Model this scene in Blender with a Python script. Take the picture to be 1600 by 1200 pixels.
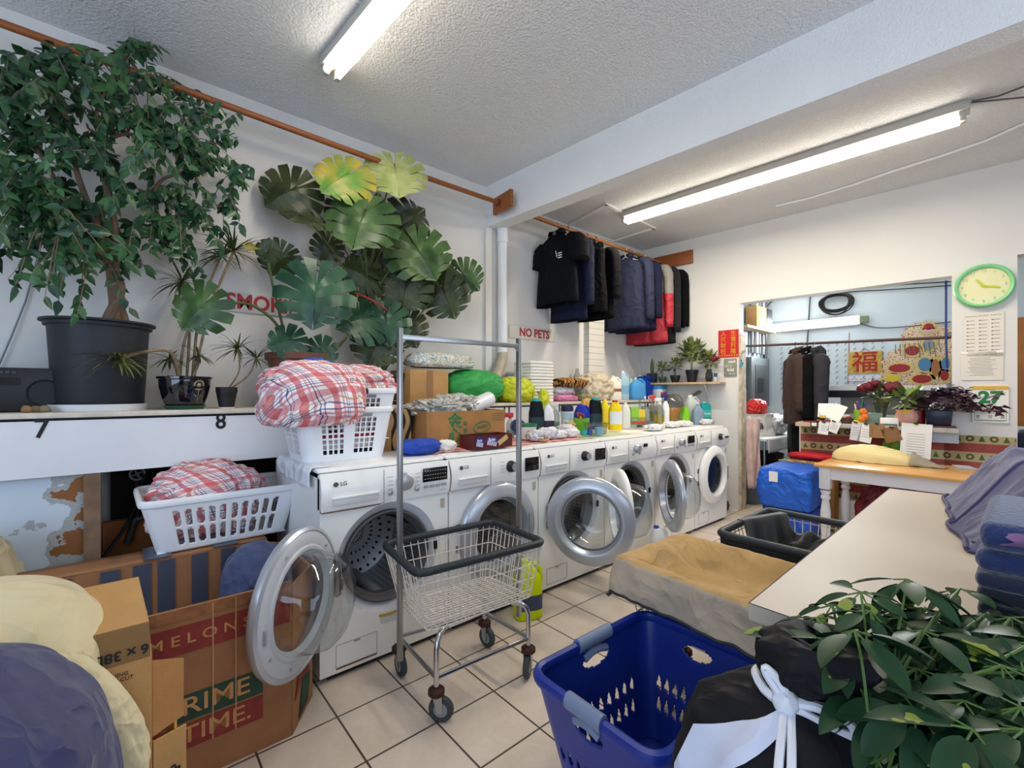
import bpy, bmesh, math, random
from math import sin, cos, pi, sqrt, radians as rad
from mathutils import Vector, Matrix, noise, Euler
random.seed(7)
SC = bpy.context.scene
COL = SC.collection
for o in list(bpy.data.objects):
    bpy.data.objects.remove(o)

# ---------------- camera -------------------------------------------------
FPX, HZ, CAMZ = 705.0, 612.0, 1.346
ANG = math.atan2(817, 705)
CA, SA = cos(ANG), sin(ANG)
cam_d = bpy.data.cameras.new('camera')
cam_d.sensor_width = 36.0
cam_d.lens = 36.0 * FPX / 1600.0
cam_d.shift_y = (HZ - 600.0) / 1600.0
cam_d.clip_start = 0.05
cam = bpy.data.objects.new('camera', cam_d)
COL.objects.link(cam)
cam.location = (0, 0, CAMZ)
cam.rotation_euler = (pi / 2, 0, -math.atan2(CA, SA))
SC.camera = cam

# ---------------- world, daylight, exposure ------------------------------
SC.view_settings.view_transform = 'Standard'
SC.view_settings.look = 'None'
SC.view_settings.gamma = 1.0
SC.view_settings.use_curve_mapping = False
SC.view_settings.exposure = 0.2
SC.cycles.max_bounces = 10
SC.cycles.transparent_max_bounces = 16
SC.cycles.sample_clamp_indirect = 6.0
SC.cycles.caustics_refractive = False
SC.cycles.caustics_reflective = False
w = bpy.data.worlds.new('daylight'); SC.world = w
w.use_nodes = True
bg = w.node_tree.nodes['Background']
bg.inputs[0].default_value = (0.55, 0.72, 1.0, 1)
bg.inputs[1].default_value = .6

def area_light(name, loc, target, sx, sy, power, col):
    l = bpy.data.lights.new(name, 'AREA'); l.shape = 'RECTANGLE'
    l.size, l.size_y, l.energy, l.color = sx, sy, power, col
    o = bpy.data.objects.new(name, l); COL.objects.link(o)
    o.location = loc
    o.rotation_euler = (Vector(target) - Vector(loc)).to_track_quat('-Z', 'Y').to_euler()
    return o
# daylight falling through the two shop windows behind the camera
area_light('window_daylight', (-2.72, -0.2, 1.75), (2.0, 1.2, 2.0), 3.2, 2.2, 70, (0.58, 0.75, 1.0))
area_light('window_daylight', (1.2, -2.9, 1.75), (1.7, 2.0, 1.75), 3.6, 2.1, 55, (0.72, 0.84, 1.0))

# ---------------- placing: a pixel of the photo on a known plane ----------
def ray(px, py):
    r = (px - 800.0) / FPX
    return Vector((CA + SA * r, SA - CA * r, (HZ - py) / FPX))
CAMP = Vector((0, 0, CAMZ))
def atz(px, py, z): d = ray(px, py); return CAMP + d * ((z - CAMZ) / d.z)
def aty(px, py, y): d = ray(px, py); return CAMP + d * (y / d.y)
def atx(px, py, x): d = ray(px, py); return CAMP + d * (x / d.x)
BKO = Vector((5.205, 3.4)); BKD = Vector((0.077, -0.997)); BKN = Vector((0.997, 0.077))
def atb(px, py, off=0.0):       # on the back wall (off = distance in front of it)
    d = ray(px, py); k = BKO.dot(BKN) - off
    return CAMP + d * (k / (d.x * BKN.x + d.y * BKN.y))
def depth(p): return p[0] * CA + p[1] * SA
BKROT = -math.atan2(0.077, 0.997)   # yaw of things set square on the back wall (local -y faces the room after +90)

# ---------------- materials ---------------------------------------------
def lin(h):
    if isinstance(h, str):
        h = h.lstrip('#'); v = [int(h[i:i+2], 16) / 255 for i in (0, 2, 4)]
    else: v = list(h)
    return [(c / 12.92 if c <= .04045 else ((c + .055) / 1.055) ** 2.4) for c in v] + [1.0]
_M = {}
def mat(name, h, rough=.5, metal=0., var=0., vscale=6., bump=0., bscale=40., spec=.5, trans=0., ior=1.45, alpha=1., sheen=0., sub=0., detail=3., coat=0., emit=0., wr=0., wrs=5.):
    if name in _M: return _M[name]
    m = bpy.data.materials.new(name); m.use_nodes = True; _M[name] = m
    nt = m.node_tree; b = nt.nodes['Principled BSDF']
    c = lin(h)
    b.inputs['Base Color'].default_value = c
    b.inputs['Roughness'].default_value = rough
    b.inputs['Metallic'].default_value = metal
    b.inputs['Specular IOR Level'].default_value = spec
    b.inputs['Transmission Weight'].default_value = trans
    b.inputs['IOR'].default_value = ior
    b.inputs['Alpha'].default_value = alpha
    b.inputs['Sheen Weight'].default_value = sheen
    b.inputs['Coat Weight'].default_value = coat
    if emit:
        b.inputs['Emission Color'].default_value = c
        b.inputs['Emission Strength'].default_value = emit
    if sub:
        b.inputs['Subsurface Weight'].default_value = sub
        b.inputs['Subsurface Radius'].default_value = (.02, .02, .02)
    if var or bump or wr:
        tc = nt.nodes.new('ShaderNodeTexCoord')
        if var:
            n = nt.nodes.new('ShaderNodeTexNoise'); n.inputs['Scale'].default_value = vscale; n.inputs['Detail'].default_value = detail
            nt.links.new(tc.outputs['Object'], n.inputs['Vector'])
            r = nt.nodes.new('ShaderNodeValToRGB')
            r.color_ramp.elements[0].position = .3; r.color_ramp.elements[1].position = .7
            r.color_ramp.elements[0].color = [max(0, x * (1 - var)) for x in c[:3]] + [1]
            r.color_ramp.elements[1].color = [min(1, x * (1 + var)) for x in c[:3]] + [1]
            nt.links.new(n.outputs['Fac'], r.inputs['Fac']); nt.links.new(r.outputs['Color'], b.inputs['Base Color'])
        if bump:
            n2 = nt.nodes.new('ShaderNodeTexNoise'); n2.inputs['Scale'].default_value = bscale; n2.inputs['Detail'].default_value = 4
            nt.links.new(tc.outputs['Object'], n2.inputs['Vector'])
            bp = nt.nodes.new('ShaderNodeBump'); bp.inputs['Strength'].default_value = bump; bp.inputs['Distance'].default_value = .01
            nt.links.new(n2.outputs['Fac'], bp.inputs['Height']); nt.links.new(bp.outputs['Normal'], b.inputs['Normal'])
        if wr:      # cloth creases
            n3 = nt.nodes.new('ShaderNodeTexNoise'); n3.noise_type = 'RIDGED_MULTIFRACTAL'; n3.inputs['Scale'].default_value = wrs; n3.inputs['Detail'].default_value = 3; n3.inputs['Distortion'].default_value = .8; n3.inputs['Offset'].default_value = .9; n3.inputs['Gain'].default_value = 1.6; n3.normalize = False
            nt.links.new(tc.outputs['Object'], n3.inputs['Vector'])
            b3 = nt.nodes.new('ShaderNodeBump'); b3.inputs['Strength'].default_value = wr; b3.inputs['Distance'].default_value = .03
            nt.links.new(n3.outputs['Fac'], b3.inputs['Height'])
            if bump: nt.links.new(bp.outputs['Normal'], b3.inputs['Normal'])
            nt.links.new(b3.outputs['Normal'], b.inputs['Normal'])
    return m

class NT:                       # tiny node-building helper for the few patterned materials
    def __init__(s, name, rough=.6, spec=.5, metal=0.):
        s.m = bpy.data.materials.new(name); s.m.use_nodes = True; s.t = s.m.node_tree
        s.b = s.t.nodes['Principled BSDF']; s.b.inputs['Roughness'].default_value = rough
        s.b.inputs['Specular IOR Level'].default_value = spec; s.b.inputs['Metallic'].default_value = metal
        _M[name] = s.m
    def n(s, typ, **kw):
        o = s.t.nodes.new(typ)
        for k, v in kw.items(): setattr(o, k, v)
        return o
    def l(s, a, b): s.t.links.new(a, b)
    def coord(s, which='Object'):
        tc = s.n('ShaderNodeTexCoord'); sp = s.n('ShaderNodeSeparateXYZ'); s.l(tc.outputs[which], sp.inputs[0])
        return tc.outputs[which], sp.outputs[0], sp.outputs[1], sp.outputs[2]
    def m_(s, op, a, b=None, c=None):
        o = s.n('ShaderNodeMath', operation=op)
        for i, v in enumerate((a, b, c)):
            if v is None: continue
            if isinstance(v, (int, float)): o.inputs[i].default_value = v
            else: s.l(v, o.inputs[i])
        return o.outputs[0]
    def mix(s, fac, a, b):
        o = s.n('ShaderNodeMix', data_type='RGBA')
        for sock, v in ((o.inputs['Factor'], fac), (o.inputs['A'], a), (o.inputs['B'], b)):
            if isinstance(v, (int, float)): sock.default_value = v
            elif isinstance(v, (list, tuple, str)): sock.default_value = lin(v) if isinstance(v, str) else v
            else: s.l(v, sock)
        return o.outputs['Result']
    def noise(s, vec, scale, detail=3.):
        o = s.n('ShaderNodeTexNoise'); o.inputs['Scale'].default_value = scale; o.inputs['Detail'].default_value = detail
        s.l(vec, o.inputs['Vector']); return o.outputs['Fac']
    def band(s, x, lo, hi):      # 1 between lo and hi
        return s.m_('MULTIPLY', s.m_('GREATER_THAN', x, lo), s.m_('LESS_THAN', x, hi))
    def bump(s, h, strength=.3, dist=.01):
        o = s.n('ShaderNodeBump'); o.inputs['Strength'].default_value = strength; o.inputs['Distance'].default_value = dist
        s.l(h, o.inputs['Height']); s.l(o.outputs['Normal'], s.b.inputs['Normal'])
    def done(s, col): s.l(col, s.b.inputs['Base Color']); return s.m

# ---------------- mesh building -----------------------------------------
def rotm(rx=0, ry=0, rz=0): return Euler((rx, ry, rz)).to_matrix().to_4x4()
def TR(x=0, y=0, z=0): return Matrix.Translation((x, y, z))
def frame(o, x, y=None, z=None):   # matrix with given axes (orthonormalised from x, z)
    x = Vector(x).normalized()
    if z is not None:
        z = Vector(z); y = z.cross(x).normalized(); z = x.cross(y)
    else:
        y = Vector(y); z = x.cross(y).normalized(); y = z.cross(x)
    m = Matrix.Identity(4)
    for i in range(3): m[i][0], m[i][1], m[i][2], m[i][3] = x[i], y[i], z[i], o[i]
    return m
class MB:
    def __init__(s, X=None): s.v = []; s.f = []; s.mi = []; s.uv = []; s.has_uv = False; s.X = X or Matrix.Identity(4)
    def add(s, vs, fs, M=None, mi=0, uvs=None):
        k = len(s.v); T = s.X @ M if M is not None else s.X
        s.v += [T @ Vector(p) for p in vs]
        if uvs: s.has_uv = True
        for f in fs:
            s.f.append([k + i for i in f]); s.mi.append(mi)
            s.uv.append([uvs[i] for i in f] if uvs else [(0, 0)] * len(f))
        return s
    def box(s, c, d, M=None, bev=0., mi=0, seg=2, taper=1.):
        bm = bmesh.new(); bmesh.ops.create_cube(bm, size=1)
        for v in bm.verts:
            k = taper if v.co.z < 0 else 1.
            v.co = Vector((v.co.x * d[0] * k, v.co.y * d[1] * k, v.co.z * d[2]))
        if bev: bmesh.ops.bevel(bm, geom=list(bm.edges), offset=bev, segments=seg, affect='EDGES', profile=.5)
        s._bm(bm, TR(*c) if M is None else M @ TR(*c), mi); return s
    def _bm(s, bm, M, mi):
        bm.verts.index_update()
        s.add([v.co.copy() for v in bm.verts], [[v.index for v in f.verts] for f in bm.faces], M, mi); bm.free()
    def tube(s, pts, r, n=8, M=None, mi=0, closed=False, caps=True, flat=1.):
        pts = [Vector(p) for p in pts]; N = len(pts); R = r if isinstance(r, (list, tuple)) else [r] * N
        vs = []; up = None
        for i, p in enumerate(pts):
            a = pts[(i - 1) % N] if (closed or i > 0) else p; b = pts[(i + 1) % N] if (closed or i < N - 1) else p
            t = (b - a); t = t.normalized() if t.length > 1e-9 else Vector((0, 0, 1))
            if up is None: up = Vector((0, 0, 1)) if abs(t.z) < .9 else Vector((1, 0, 0))
            u = up - t * up.dot(t)
            if u.length < 1e-6: u = t.orthogonal()
            u.normalize(); w_ = t.cross(u); up = u
            for k in range(n):
                q = 2 * pi * k / n; vs.append(p + (u * cos(q) * flat + w_ * sin(q)) * R[i])
        fs = []
        for i in range(N if closed else N - 1):
            j = (i + 1) % N
            for k in range(n): fs.append([i*n+k, i*n+(k+1) % n, j*n+(k+1) % n, j*n+k])
        if caps and not closed: fs.append(list(range(n))[::-1]); fs.append([(N-1)*n+k for k in range(n)])
        return s.add(vs, fs, M, mi)
    def rod(s, a, b, r, n=8, M=None, mi=0): return s.tube([a, b], r, n, M, mi)
    def lathe(s, prof, n=24, M=None, mi=0, sx=1., sy=1., a0=0., a1=2*pi):
        vs = []; full = abs(a1 - a0 - 2*pi) < 1e-6; m = n if full else n + 1
        for (r, z) in prof:
            for k in range(m):
                q = a0 + (a1 - a0) * k / n; vs.append((r * cos(q) * sx, r * sin(q) * sy, z))
        fs = []
        for i in range(len(prof) - 1):
            for k in range(n):
                k2 = (k + 1) % m
                fs.append([i*m+k, i*m+k2, (i+1)*m+k2, (i+1)*m+k])
        return s.add(vs, fs, M, mi)
    def prism(s, pts, d, M=None, mi=0):  # outline in local xz, thickness d along y (0..d)
        n = len(pts); vs = [(p[0], 0, p[1]) for p in pts] + [(p[0], d, p[1]) for p in pts]
        fs = [list(range(n)), [2*n-1-i for i in range(n)]] + [[i, i+n, (i+1) % n+n, (i+1) % n] for i in range(n)]
        return s.add(vs, fs, M, mi)
    def grid(s, nu, nv, fn, M=None, mi=0, closed_u=False, uvs=(1, 1), keep=None):
        vs = [fn(i / nu, j / nv) for j in range(nv + 1) for i in range(nu + 1)]
        uv = [(i / nu * uvs[0], j / nv * uvs[1]) for j in range(nv + 1) for i in range(nu + 1)]
        fs = [[j*(nu+1)+i, j*(nu+1)+i+1, (j+1)*(nu+1)+i+1, (j+1)*(nu+1)+i] for j in range(nv) for i in range(nu) if keep is None or keep((i + .5) / nu, (j + .5) / nv)]
        return s.add(vs, fs, M, mi, uv)
    def blob(s, c, rd, seed=0, amp=.08, freq=3., crease=.5, sub=4, flat=None, M=None, mi=0, pw=1., uvk=1., vert=1.):
        bm = bmesh.new(); bmesh.ops.create_icosphere(bm, subdivisions=sub, radius=1)
        sd = Vector((seed * 3.7, seed * 1.9, seed * 5.3)); uv = []
        for v in bm.verts:
            p = v.co.copy()
            q = Vector([math.copysign(abs(x) ** pw, x) for x in p]) if pw != 1. else p
            k = Vector((p.x, p.y, p.z * vert)) * freq + sd
            h = noise.noise(k) * .7 + (.45 - max(0, 1 - 2.2 * abs(noise.noise(k * 1.3 + sd))) ** 2.5) * crease * 1.1 + (.3 - max(0, 1 - 2.2 * abs(noise.noise(k * 2.9 + sd))) ** 2) * crease * .45
            q = q * (1 + amp * h)
            uv.append(((p.x + .45 * p.y + .25 * p.z) * .5 * uvk + h * .03, (p.z * .8 - .45 * p.x * .5 + p.y * .4) * .5 * uvk + h * .03))
            v.co = Vector((q.x * rd[0], q.y * rd[1], q.z * rd[2]))
            if flat is not None and v.co.z < -flat * rd[2]: v.co.z = -flat * rd[2] - (abs(v.co.z) - flat * rd[2]) * .02
        bm.verts.index_update()
        s.add([v.co.copy() for v in bm.verts], [[v.index for v in f.verts] for f in bm.faces], TR(*c) if M is None else M @ TR(*c), mi, uv); bm.free(); return s
    def build(s, name, m, parent=None, smooth=True, ang=40, solid=0., sub=0):
        me = bpy.data.meshes.new(name); me.from_pydata([tuple(v) for v in s.v], [], s.f)
        for q in (m if isinstance(m, (list, tuple)) else [m]): me.materials.append(q)
        me.polygons.foreach_set('material_index', s.mi)
        if s.has_uv:
            ul = me.uv_layers.new(name='uv'); flat = [c for f in s.uv for p in f for c in p]; ul.data.foreach_set('uv', flat)
        me.validate(); me.update()
        o = bpy.data.objects.new(name, me); COL.objects.link(o)
        if smooth:
            me.polygons.foreach_set('use_smooth', [True] * len(me.polygons))
            if ang < 180: me.set_sharp_from_angle(angle=rad(ang))
        if solid:
            md = o.modifiers.new('solid', 'SOLIDIFY'); md.thickness = solid; md.offset = 0
        if sub:
            md = o.modifiers.new('sub', 'SUBSURF'); md.levels = sub; md.render_levels = sub
        if parent is not None: o.parent = parent
        return o
def tag(o, label, cat, group=None, kind=None):
    o['label'] = label; o['category'] = cat
    if group: o['group'] = group
    if kind: o['kind'] = kind
    return o
def thing(name, label, cat, loc=(0, 0, 0), rz=0., group=None):
    o = bpy.data.objects.new(name, None); COL.objects.link(o); o.empty_display_size = .05
    o.location = loc; o.rotation_euler = (0, 0, rz); return tag(o, label, cat, group)
def solo(mb, name, m, label, cat, loc=None, rz=0., group=None, **kw):
    o = mb.build(name, m, **kw)
    if loc is not None: o.location = loc; o.rotation_euler = (0, 0, rz)
    return tag(o, label, cat, group)
def struct(mb, name, m, **kw):
    o = mb.build(name, m, **kw); o['kind'] = 'structure'; return o
def copy_tree(o, parent=None):
    c = o.copy(); COL.objects.link(c)
    if parent is not None: c.parent = parent
    for ch in list(o.children): copy_tree(ch, c)
    return c
def text(s, size, m, M, parent=None, name='lettering', bold=0., ext=.0004, align='CENTER', sx=1., label=None):
    cu = bpy.data.curves.new(name, 'FONT'); cu.body = s; cu.size = size; cu.align_x = align; cu.align_y = 'CENTER'
    cu.extrude = ext; cu.offset = bold * size; cu.resolution_u = 3
    t = bpy.data.objects.new(name, cu); COL.objects.link(t)
    bpy.context.view_layer.update()
    me = bpy.data.meshes.new_from_object(t.evaluated_get(bpy.context.evaluated_depsgraph_get()))
    bpy.data.objects.remove(t); bpy.data.curves.remove(cu)
    me.transform(M @ Matrix.Diagonal((sx, 1, 1, 1))); me.materials.clear(); me.materials.append(m); me.name = name
    o = bpy.data.objects.new(name, me); COL.objects.link(o)
    if parent is not None: o.parent = parent
    return o
FX = rotm(pi / 2, 0, 0)      # text standing up, read from -y
def rrect(w_, h, r, n=5):    # rounded rectangle outline
    o = []
    for cx, cy, a in ((w_/2-r, h/2-r, 0), (-w_/2+r, h/2-r, pi/2), (-w_/2+r, -h/2+r, pi), (w_/2-r, -h/2+r, 3*pi/2)):
        for k in range(n + 1): q = a + pi/2*k/n; o.append((cx + r*cos(q), cy + r*sin(q)))
    return o
def nz(x, y=0., z=0.): return noise.noise(Vector((x, y, z)))

WHITE = mat('white_enamel', '#efeeea', .28, var=.015, vscale=3, coat=.2)
CHROME = mat('chrome', '#c4c4c6', .22, 1.)
STEEL = mat('brushed_steel', '#a9abad', .35, 1., bump=.05, bscale=120)
SILVER = mat('silver_paint', '#a9acb2', .38, .55)
BLACK = mat('black_plastic', '#121315', .45)
DARK = mat('dark_rubber', '#1d2226', .7, bump=.15, bscale=60)
def thin_glass(name, tint, rough=.03, ior=1.45):
    g = NT(name); t = g.t; mx = g.n('ShaderNodeMixShader'); tr = g.n('ShaderNodeBsdfTransparent'); gl = g.n('ShaderNodeBsdfGlossy'); lw = g.n('ShaderNodeLayerWeight'); lw.inputs['Blend'].default_value = .5
    tr.inputs[0].default_value = lin(tint); gl.inputs['Roughness'].default_value = rough
    g.l(g.m_('ADD', .06, g.m_('MULTIPLY', .55, g.m_('POWER', lw.outputs['Facing'], 2.6))), mx.inputs[0]); g.l(tr.outputs[0], mx.inputs[1]); g.l(gl.outputs[0], mx.inputs[2])
    g.l(mx.outputs[0], t.nodes['Material Output'].inputs['Surface']); return g.m
GLASS = thin_glass('clear_glass', '#eef2f3')
CLEARP = thin_glass('clear_plastic', '#dfe3df', .12)
WPLASTIC = mat('white_plastic', '#e9eaec', .4, sub=.05)
CARD = mat('brown_cardboard', '#a8794a', .85, var=.12, vscale=9, bump=.12, bscale=90, spec=.2)
CARD2 = mat('tan_cardboard', '#b98f5c', .85, var=.1, vscale=7, bump=.12, bscale=90, spec=.2)
SOIL = mat('potting_soil', '#3a2c20', .95, var=.4, vscale=60, bump=.8, bscale=80)
WHT_P = mat('white_paper', '#eceae4', .8)
PRINT = mat('black_print', '#1b1b1d', .7)
REDP = mat('red_print', '#a82a33', .6)
GREENP = mat('green_print', '#2c7443', .7)
# ================= setting =================================================
wall_m = NT('painted_wall', .75, .3)
_v, _x, _y, _z = wall_m.coord()
wall_m.bump(wall_m.noise(_v, 140, 4), .12, .004)
wall_m = wall_m.done(wall_m.mix(wall_m.noise(_v, 2.5, 4), '#d9d6d0', '#e2dfda'))
ceil_m = NT('stippled_ceiling', .9, .2)
_v, _x, _y, _z = ceil_m.coord()
_n = ceil_m.noise(_v, 75, 5)
ceil_m.bump(_n, .8, .02)
ceil_m = ceil_m.done(ceil_m.mix(_n, '#dcdddf', '#f0f0ef'))
beam_m = NT('painted_beam', .8, .3)
_v, _x, _y, _z = beam_m.coord(); _n = beam_m.noise(_v, 90, 4)
beam_m.bump(_n, .6, .01); beam_m = beam_m.done(beam_m.mix(beam_m.noise(_v, 3), '#e2e2e2', '#ededec'))
tile_m = NT('floor_tiles', .32, .5)
_v, _x, _y, _z = tile_m.coord()
TS = .2955
fx = tile_m.m_('FRACT', tile_m.m_('DIVIDE', tile_m.m_('ADD', _x, -0.672 + 40 * TS), TS))
fy = tile_m.m_('FRACT', tile_m.m_('DIVIDE', tile_m.m_('ADD', _y, -1.885 + 40 * TS), TS))
def edge(f): return tile_m.m_('LESS_THAN', tile_m.m_('ABSOLUTE', tile_m.m_('SUBTRACT', f, .5)), .4865)
inside = tile_m.m_('MULTIPLY', edge(fx), edge(fy))
_n = tile_m.noise(_v, 7, 6); _n2 = tile_m.noise(_v, 40, 3)
tc_ = tile_m.mix(_n, '#c6b6a5', '#e9ddd0'); tc_ = tile_m.mix(tile_m.m_('MULTIPLY', _n2, .35), tc_, '#c0a890')
tile_m.bump(tile_m.m_('ADD', inside, tile_m.m_('MULTIPLY', _n2, .05)), .35, .004)
tile_m = tile_m.done(tile_m.mix(inside, '#4d4036', tc_))
back_m = mat('pale_blue_wall', '#b9c6cc', .7, var=.03, vscale=4)

HC, HC2 = 3.285, 3.21
X0, Y0 = -2.8, -3.0
struct(MB().box((2.6, .5, -.05), (12, 7.2, .1)), 'floor', tile_m, smooth=False)
def slab(pts, z, t):
    n = len(pts); return MB().add([(p[0], p[1], z) for p in pts] + [(p[0], p[1], z + t) for p in pts], [list(range(n)), list(range(n, 2*n))[::-1]] + [[i, (i+1) % n, (i+1) % n + n, i + n] for i in range(n)])
struct(slab([(-2.9, 3.5), (-2.9, -3.1), (3.17, -3.1), (2.67, 3.5)], HC, .1), 'ceiling', ceil_m, smooth=False)
struct(slab([(2.69, 3.5), (3.19, -3.1), (5.78, -3.1), (5.26, 3.5)], HC2, .1), 'ceiling', ceil_m, smooth=False)
# main wall behind the ledge; its lower part stands forward below the ledge
wl = MB(); wl.box((1.3, 3.45, 1.66), (8.2, .1, 3.3)); struct(wl, 'wall_left', wall_m, smooth=False)
# back wall with its opening, built square to its own skewed line: local x runs along the wall to the right
BW = Matrix.Translation((BKO.x, BKO.y, 0)) @ rotm(0, 0, math.atan2(BKD.y, BKD.x))   # local x along wall, local -y towards the room
J0, J1, J2 = 1.212, 2.94, 3.318       # jamb, right side of opening, end of wall
OPT, HWL = 2.35, 1.80                 # opening top, half wall start
wb = MB(BW); T = .14
wb.box((J0/2 - .05, T/2, 1.62), (J0 + .1, T, 3.24)); wb.box(((J0+J1)/2, T/2, (OPT+3.24)/2), (J1-J0, T, 3.24-OPT))
wb.box(((J1+J2)/2, T/2, 1.62), (J2-J1, T, 3.24)); wb.box(((J2+5.2)/2, T/2, (2.45+3.24)/2), (5.2-J2, T, .79))
struct(wb, 'wall_back', wall_m, smooth=False)
struct(MB(BW).box(((HWL+J1)/2, T/2, .5), (J1-HWL, T, 1.0)), 'wall_half', wall_m, smooth=False)
struct(MB(BW).box((J0+.012, T/2, 1.0), (.024, T + .02, 2.0)).box((J0+.012, T/2, .72), (.03, T+.026, 1.3)), 'trim_1', mat('worn_jamb', '#c2b49c', .7, var=.35, vscale=14), smooth=False)
# beam
BMW = Matrix.Translation((2.60, 3.4, 0)) @ rotm(0, 0, math.atan2(BKD.y, BKD.x))
struct(MB(BMW).box((3.0, .075, 3.10), (6.4, .15, .395)), 'trim_2', beam_m, smooth=False)
# walls behind the camera with shop windows
ws = MB(); ws.box((X0-.05, 0, .35), (.1, 6.8, .7)); ws.box((X0-.05, 0, 3.1), (.1, 6.8, .5)); ws.box((X0-.05, 2.6, 1.7), (.1, 1.7, 3.3)); ws.box((X0-.05, -2.6, 1.7), (.1, 1.2, 3.3))
struct(ws, 'wall_front', wall_m, smooth=False)
wr = MB(); wr.box((1.5, Y0-.05, .32), (12, .1, .64)); wr.box((1.5, Y0-.05, 3.1), (12, .1, .5)); wr.box((-1.9, Y0-.05, 1.7), (1.9, .1, 3.3)); wr.box((5.4, Y0-.05, 1.7), (3.9, .1, 3.3))
struct(wr, 'wall_right', wall_m, smooth=False)
# back room
BX = 7.42
peg_m = NT('peg_wall', .7, .3)
_v, _x, _y, _z = peg_m.coord()
peg_m = peg_m.done(peg_m.mix(peg_m.noise(_v, 3), '#c3d0d6', '#d4dee2'))
struct(MB().box((BX+.05, .6, 1.5), (.1, 5.2, 3.0)), 'wall_far', peg_m, smooth=False)
struct(MB().box((6.42, 2.72, 1.5), (2.0, .1, 3.0)), 'wall_side', mat('grey_side_wall', '#8d949a', .8, var=.2, vscale=8), smooth=False)
struct(MB().box((6.62, .6, 3.0), (1.7, 5.2, .1)), 'ceiling', wall_m, smooth=False)
# end wall right of the passage
struct(MB().box((6.4, -2.05, 1.5), (2.2, .1, 3.0)), 'wall_end', wall_m, smooth=False)

# under the ledge: peeled plaster, board and stud, dark pipe recess
peel = NT('peeling_plaster', .8, .3)
_v, _x, _y, _z = peel.coord()
_n = peel.noise(_v, 9, 6); _h = peel.m_('ADD', peel.m_('MULTIPLY', _n, .55), peel.m_('MULTIPLY', _x, .75))
f1 = peel.m_('GREATER_THAN', _h, .105); f2 = peel.m_('GREATER_THAN', _h, .175)
cc = peel.mix(f1, '#c5d0da', peel.mix(peel.noise(_v, 120), '#8b929b', '#b9b7ae'))
cc = peel.mix(f2, cc, '#8a5a32'); peel.bump(peel.m_('ADD', f1, f2), .6, -.01); peel = peel.done(cc)
struct(MB().box((-1.45, 3.0, .48), (2.62, .06, .96)), 'wall_lower', peel, smooth=False)
struct(MB().box((-.11, 2.985, .48), (.06, .09, .955)), 'trim_3', mat('old_stud', '#7b614d', .85, var=.25, vscale=12), smooth=False)
rec = MB(); rec.box((.30, 3.2, .33), (.76, .04, .66)); struct(rec, 'wall_recess', mat('stained_board', '#94592a', .8, var=.25, vscale=6), smooth=False)
struct(MB().box((2.6, 3.3, .48), (5.3, .03, .955)), 'wall_cavity', mat('cavity_shade', '#15120f', .9), smooth=False)  # near-black sheet; the shade of the recess is put into its colour
# ================= fluorescent fixtures ====================================
TUBE = mat('lit_tube', '#fff6e6', .5, emit=9.0)
TUBE2 = mat('lit_cool_tube', '#f3f8ff', .5, emit=7.0)
FIXM = mat('fixture_enamel', '#b9b6ae', .5)
def fixture(label, a, b, zc, tubes, m, drop=.09, wd=.12, power=0, col=(1, .93, .8)):
    a = Vector((a[0], a[1], zc)); b = Vector((b[0], b[1], zc)); L = (b - a).length
    t = thing('fluorescent_fixture', label, 'ceiling light', (a + b) / 2, math.atan2((b-a).y, (b-a).x))
    MB().box((0, 0, -.03), (L, wd, .058), bev=.006).build('housing', FIXM, t)
    for dy in tubes:
        MB().tube([(-L/2+.05, dy, -drop), (L/2-.05, dy, -drop)], .019, 12).build('tube', m, t)
        for s in (-1, 1):
            MB().box((s*(L/2-.035), dy, -.075), (.035, .03, .075), bev=.004).build('lamp_holder', FIXM, t)
    if power:
        l = bpy.data.lights.new('tube_light', 'AREA'); l.shape = 'RECTANGLE'; l.size = L*.95; l.size_y = .1; l.energy = power; l.color = col
        o = bpy.data.objects.new('tube_light', l); COL.objects.link(o); o.parent = t; o.location = (0, 0, -drop - .03)
    return t
p = atz(972, 338, HC2 - .03); q = atz(1516, 166, HC2 - .03)
fixture('long lit strip light on the ceiling behind the beam', p, q, HC2, (-.028, .028), TUBE, power=50, drop=.10, col=(1, .89, .72))
p = atz(514, 112, HC - .06)
fixture('lit strip light on front ceiling above the hanging rail', p, (p.x + .19, p.y - 2.4), HC, (-.035, .035), TUBE, power=16, col=(1, .9, .76))
# ceiling access frame
h = MB()
c0 = atz(888, 352, HC2); c1 = atz(947, 318, HC2); c2 = atz(1022, 356, HC2); c3 = atz(958, 376, HC2)
for u_, v_ in ((c0, c1), (c1, c2), (c2, c3), (c3, c0)):
    d = v_ - u_; h.box((0, 0, -.008), (d.length + .03, .03, .016), TR(*((u_ + v_) / 2)) @ rotm(0, 0, math.atan2(d.y, d.x)))
struct(h, 'trim_4', WHITE, smooth=False)
# white cable run and grey cables at the far end of the rear light
pts = [atz(x, y, HC2 - .012) for x, y in ((1212, 322), (1260, 311), (1330, 290), (1400, 266), (1470, 244), (1540, 220), (1600, 193), (1660, 165))]
solo(MB().tube(pts, .010, 8), 'ceiling_cable', WPLASTIC, 'white cable run curving across the rear ceiling', 'cable')
for k, pp in enumerate((((1519, 158), (1560, 150), (1600, 135), (1640, 120)), ((1519, 160), (1550, 157), (1600, 152), (1650, 150)))):
    pts = [atz(x, y, HC2 - .02) for x, y in pp]
    solo(MB().tube(pts, .006, 6), 'light_cable', mat('grey_cable', '#5d5c5a', .6), ('upper grey cable leaving the end of the rear strip light', 'lower grey cable leaving the end of the rear strip light')[k], 'cable')

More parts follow.
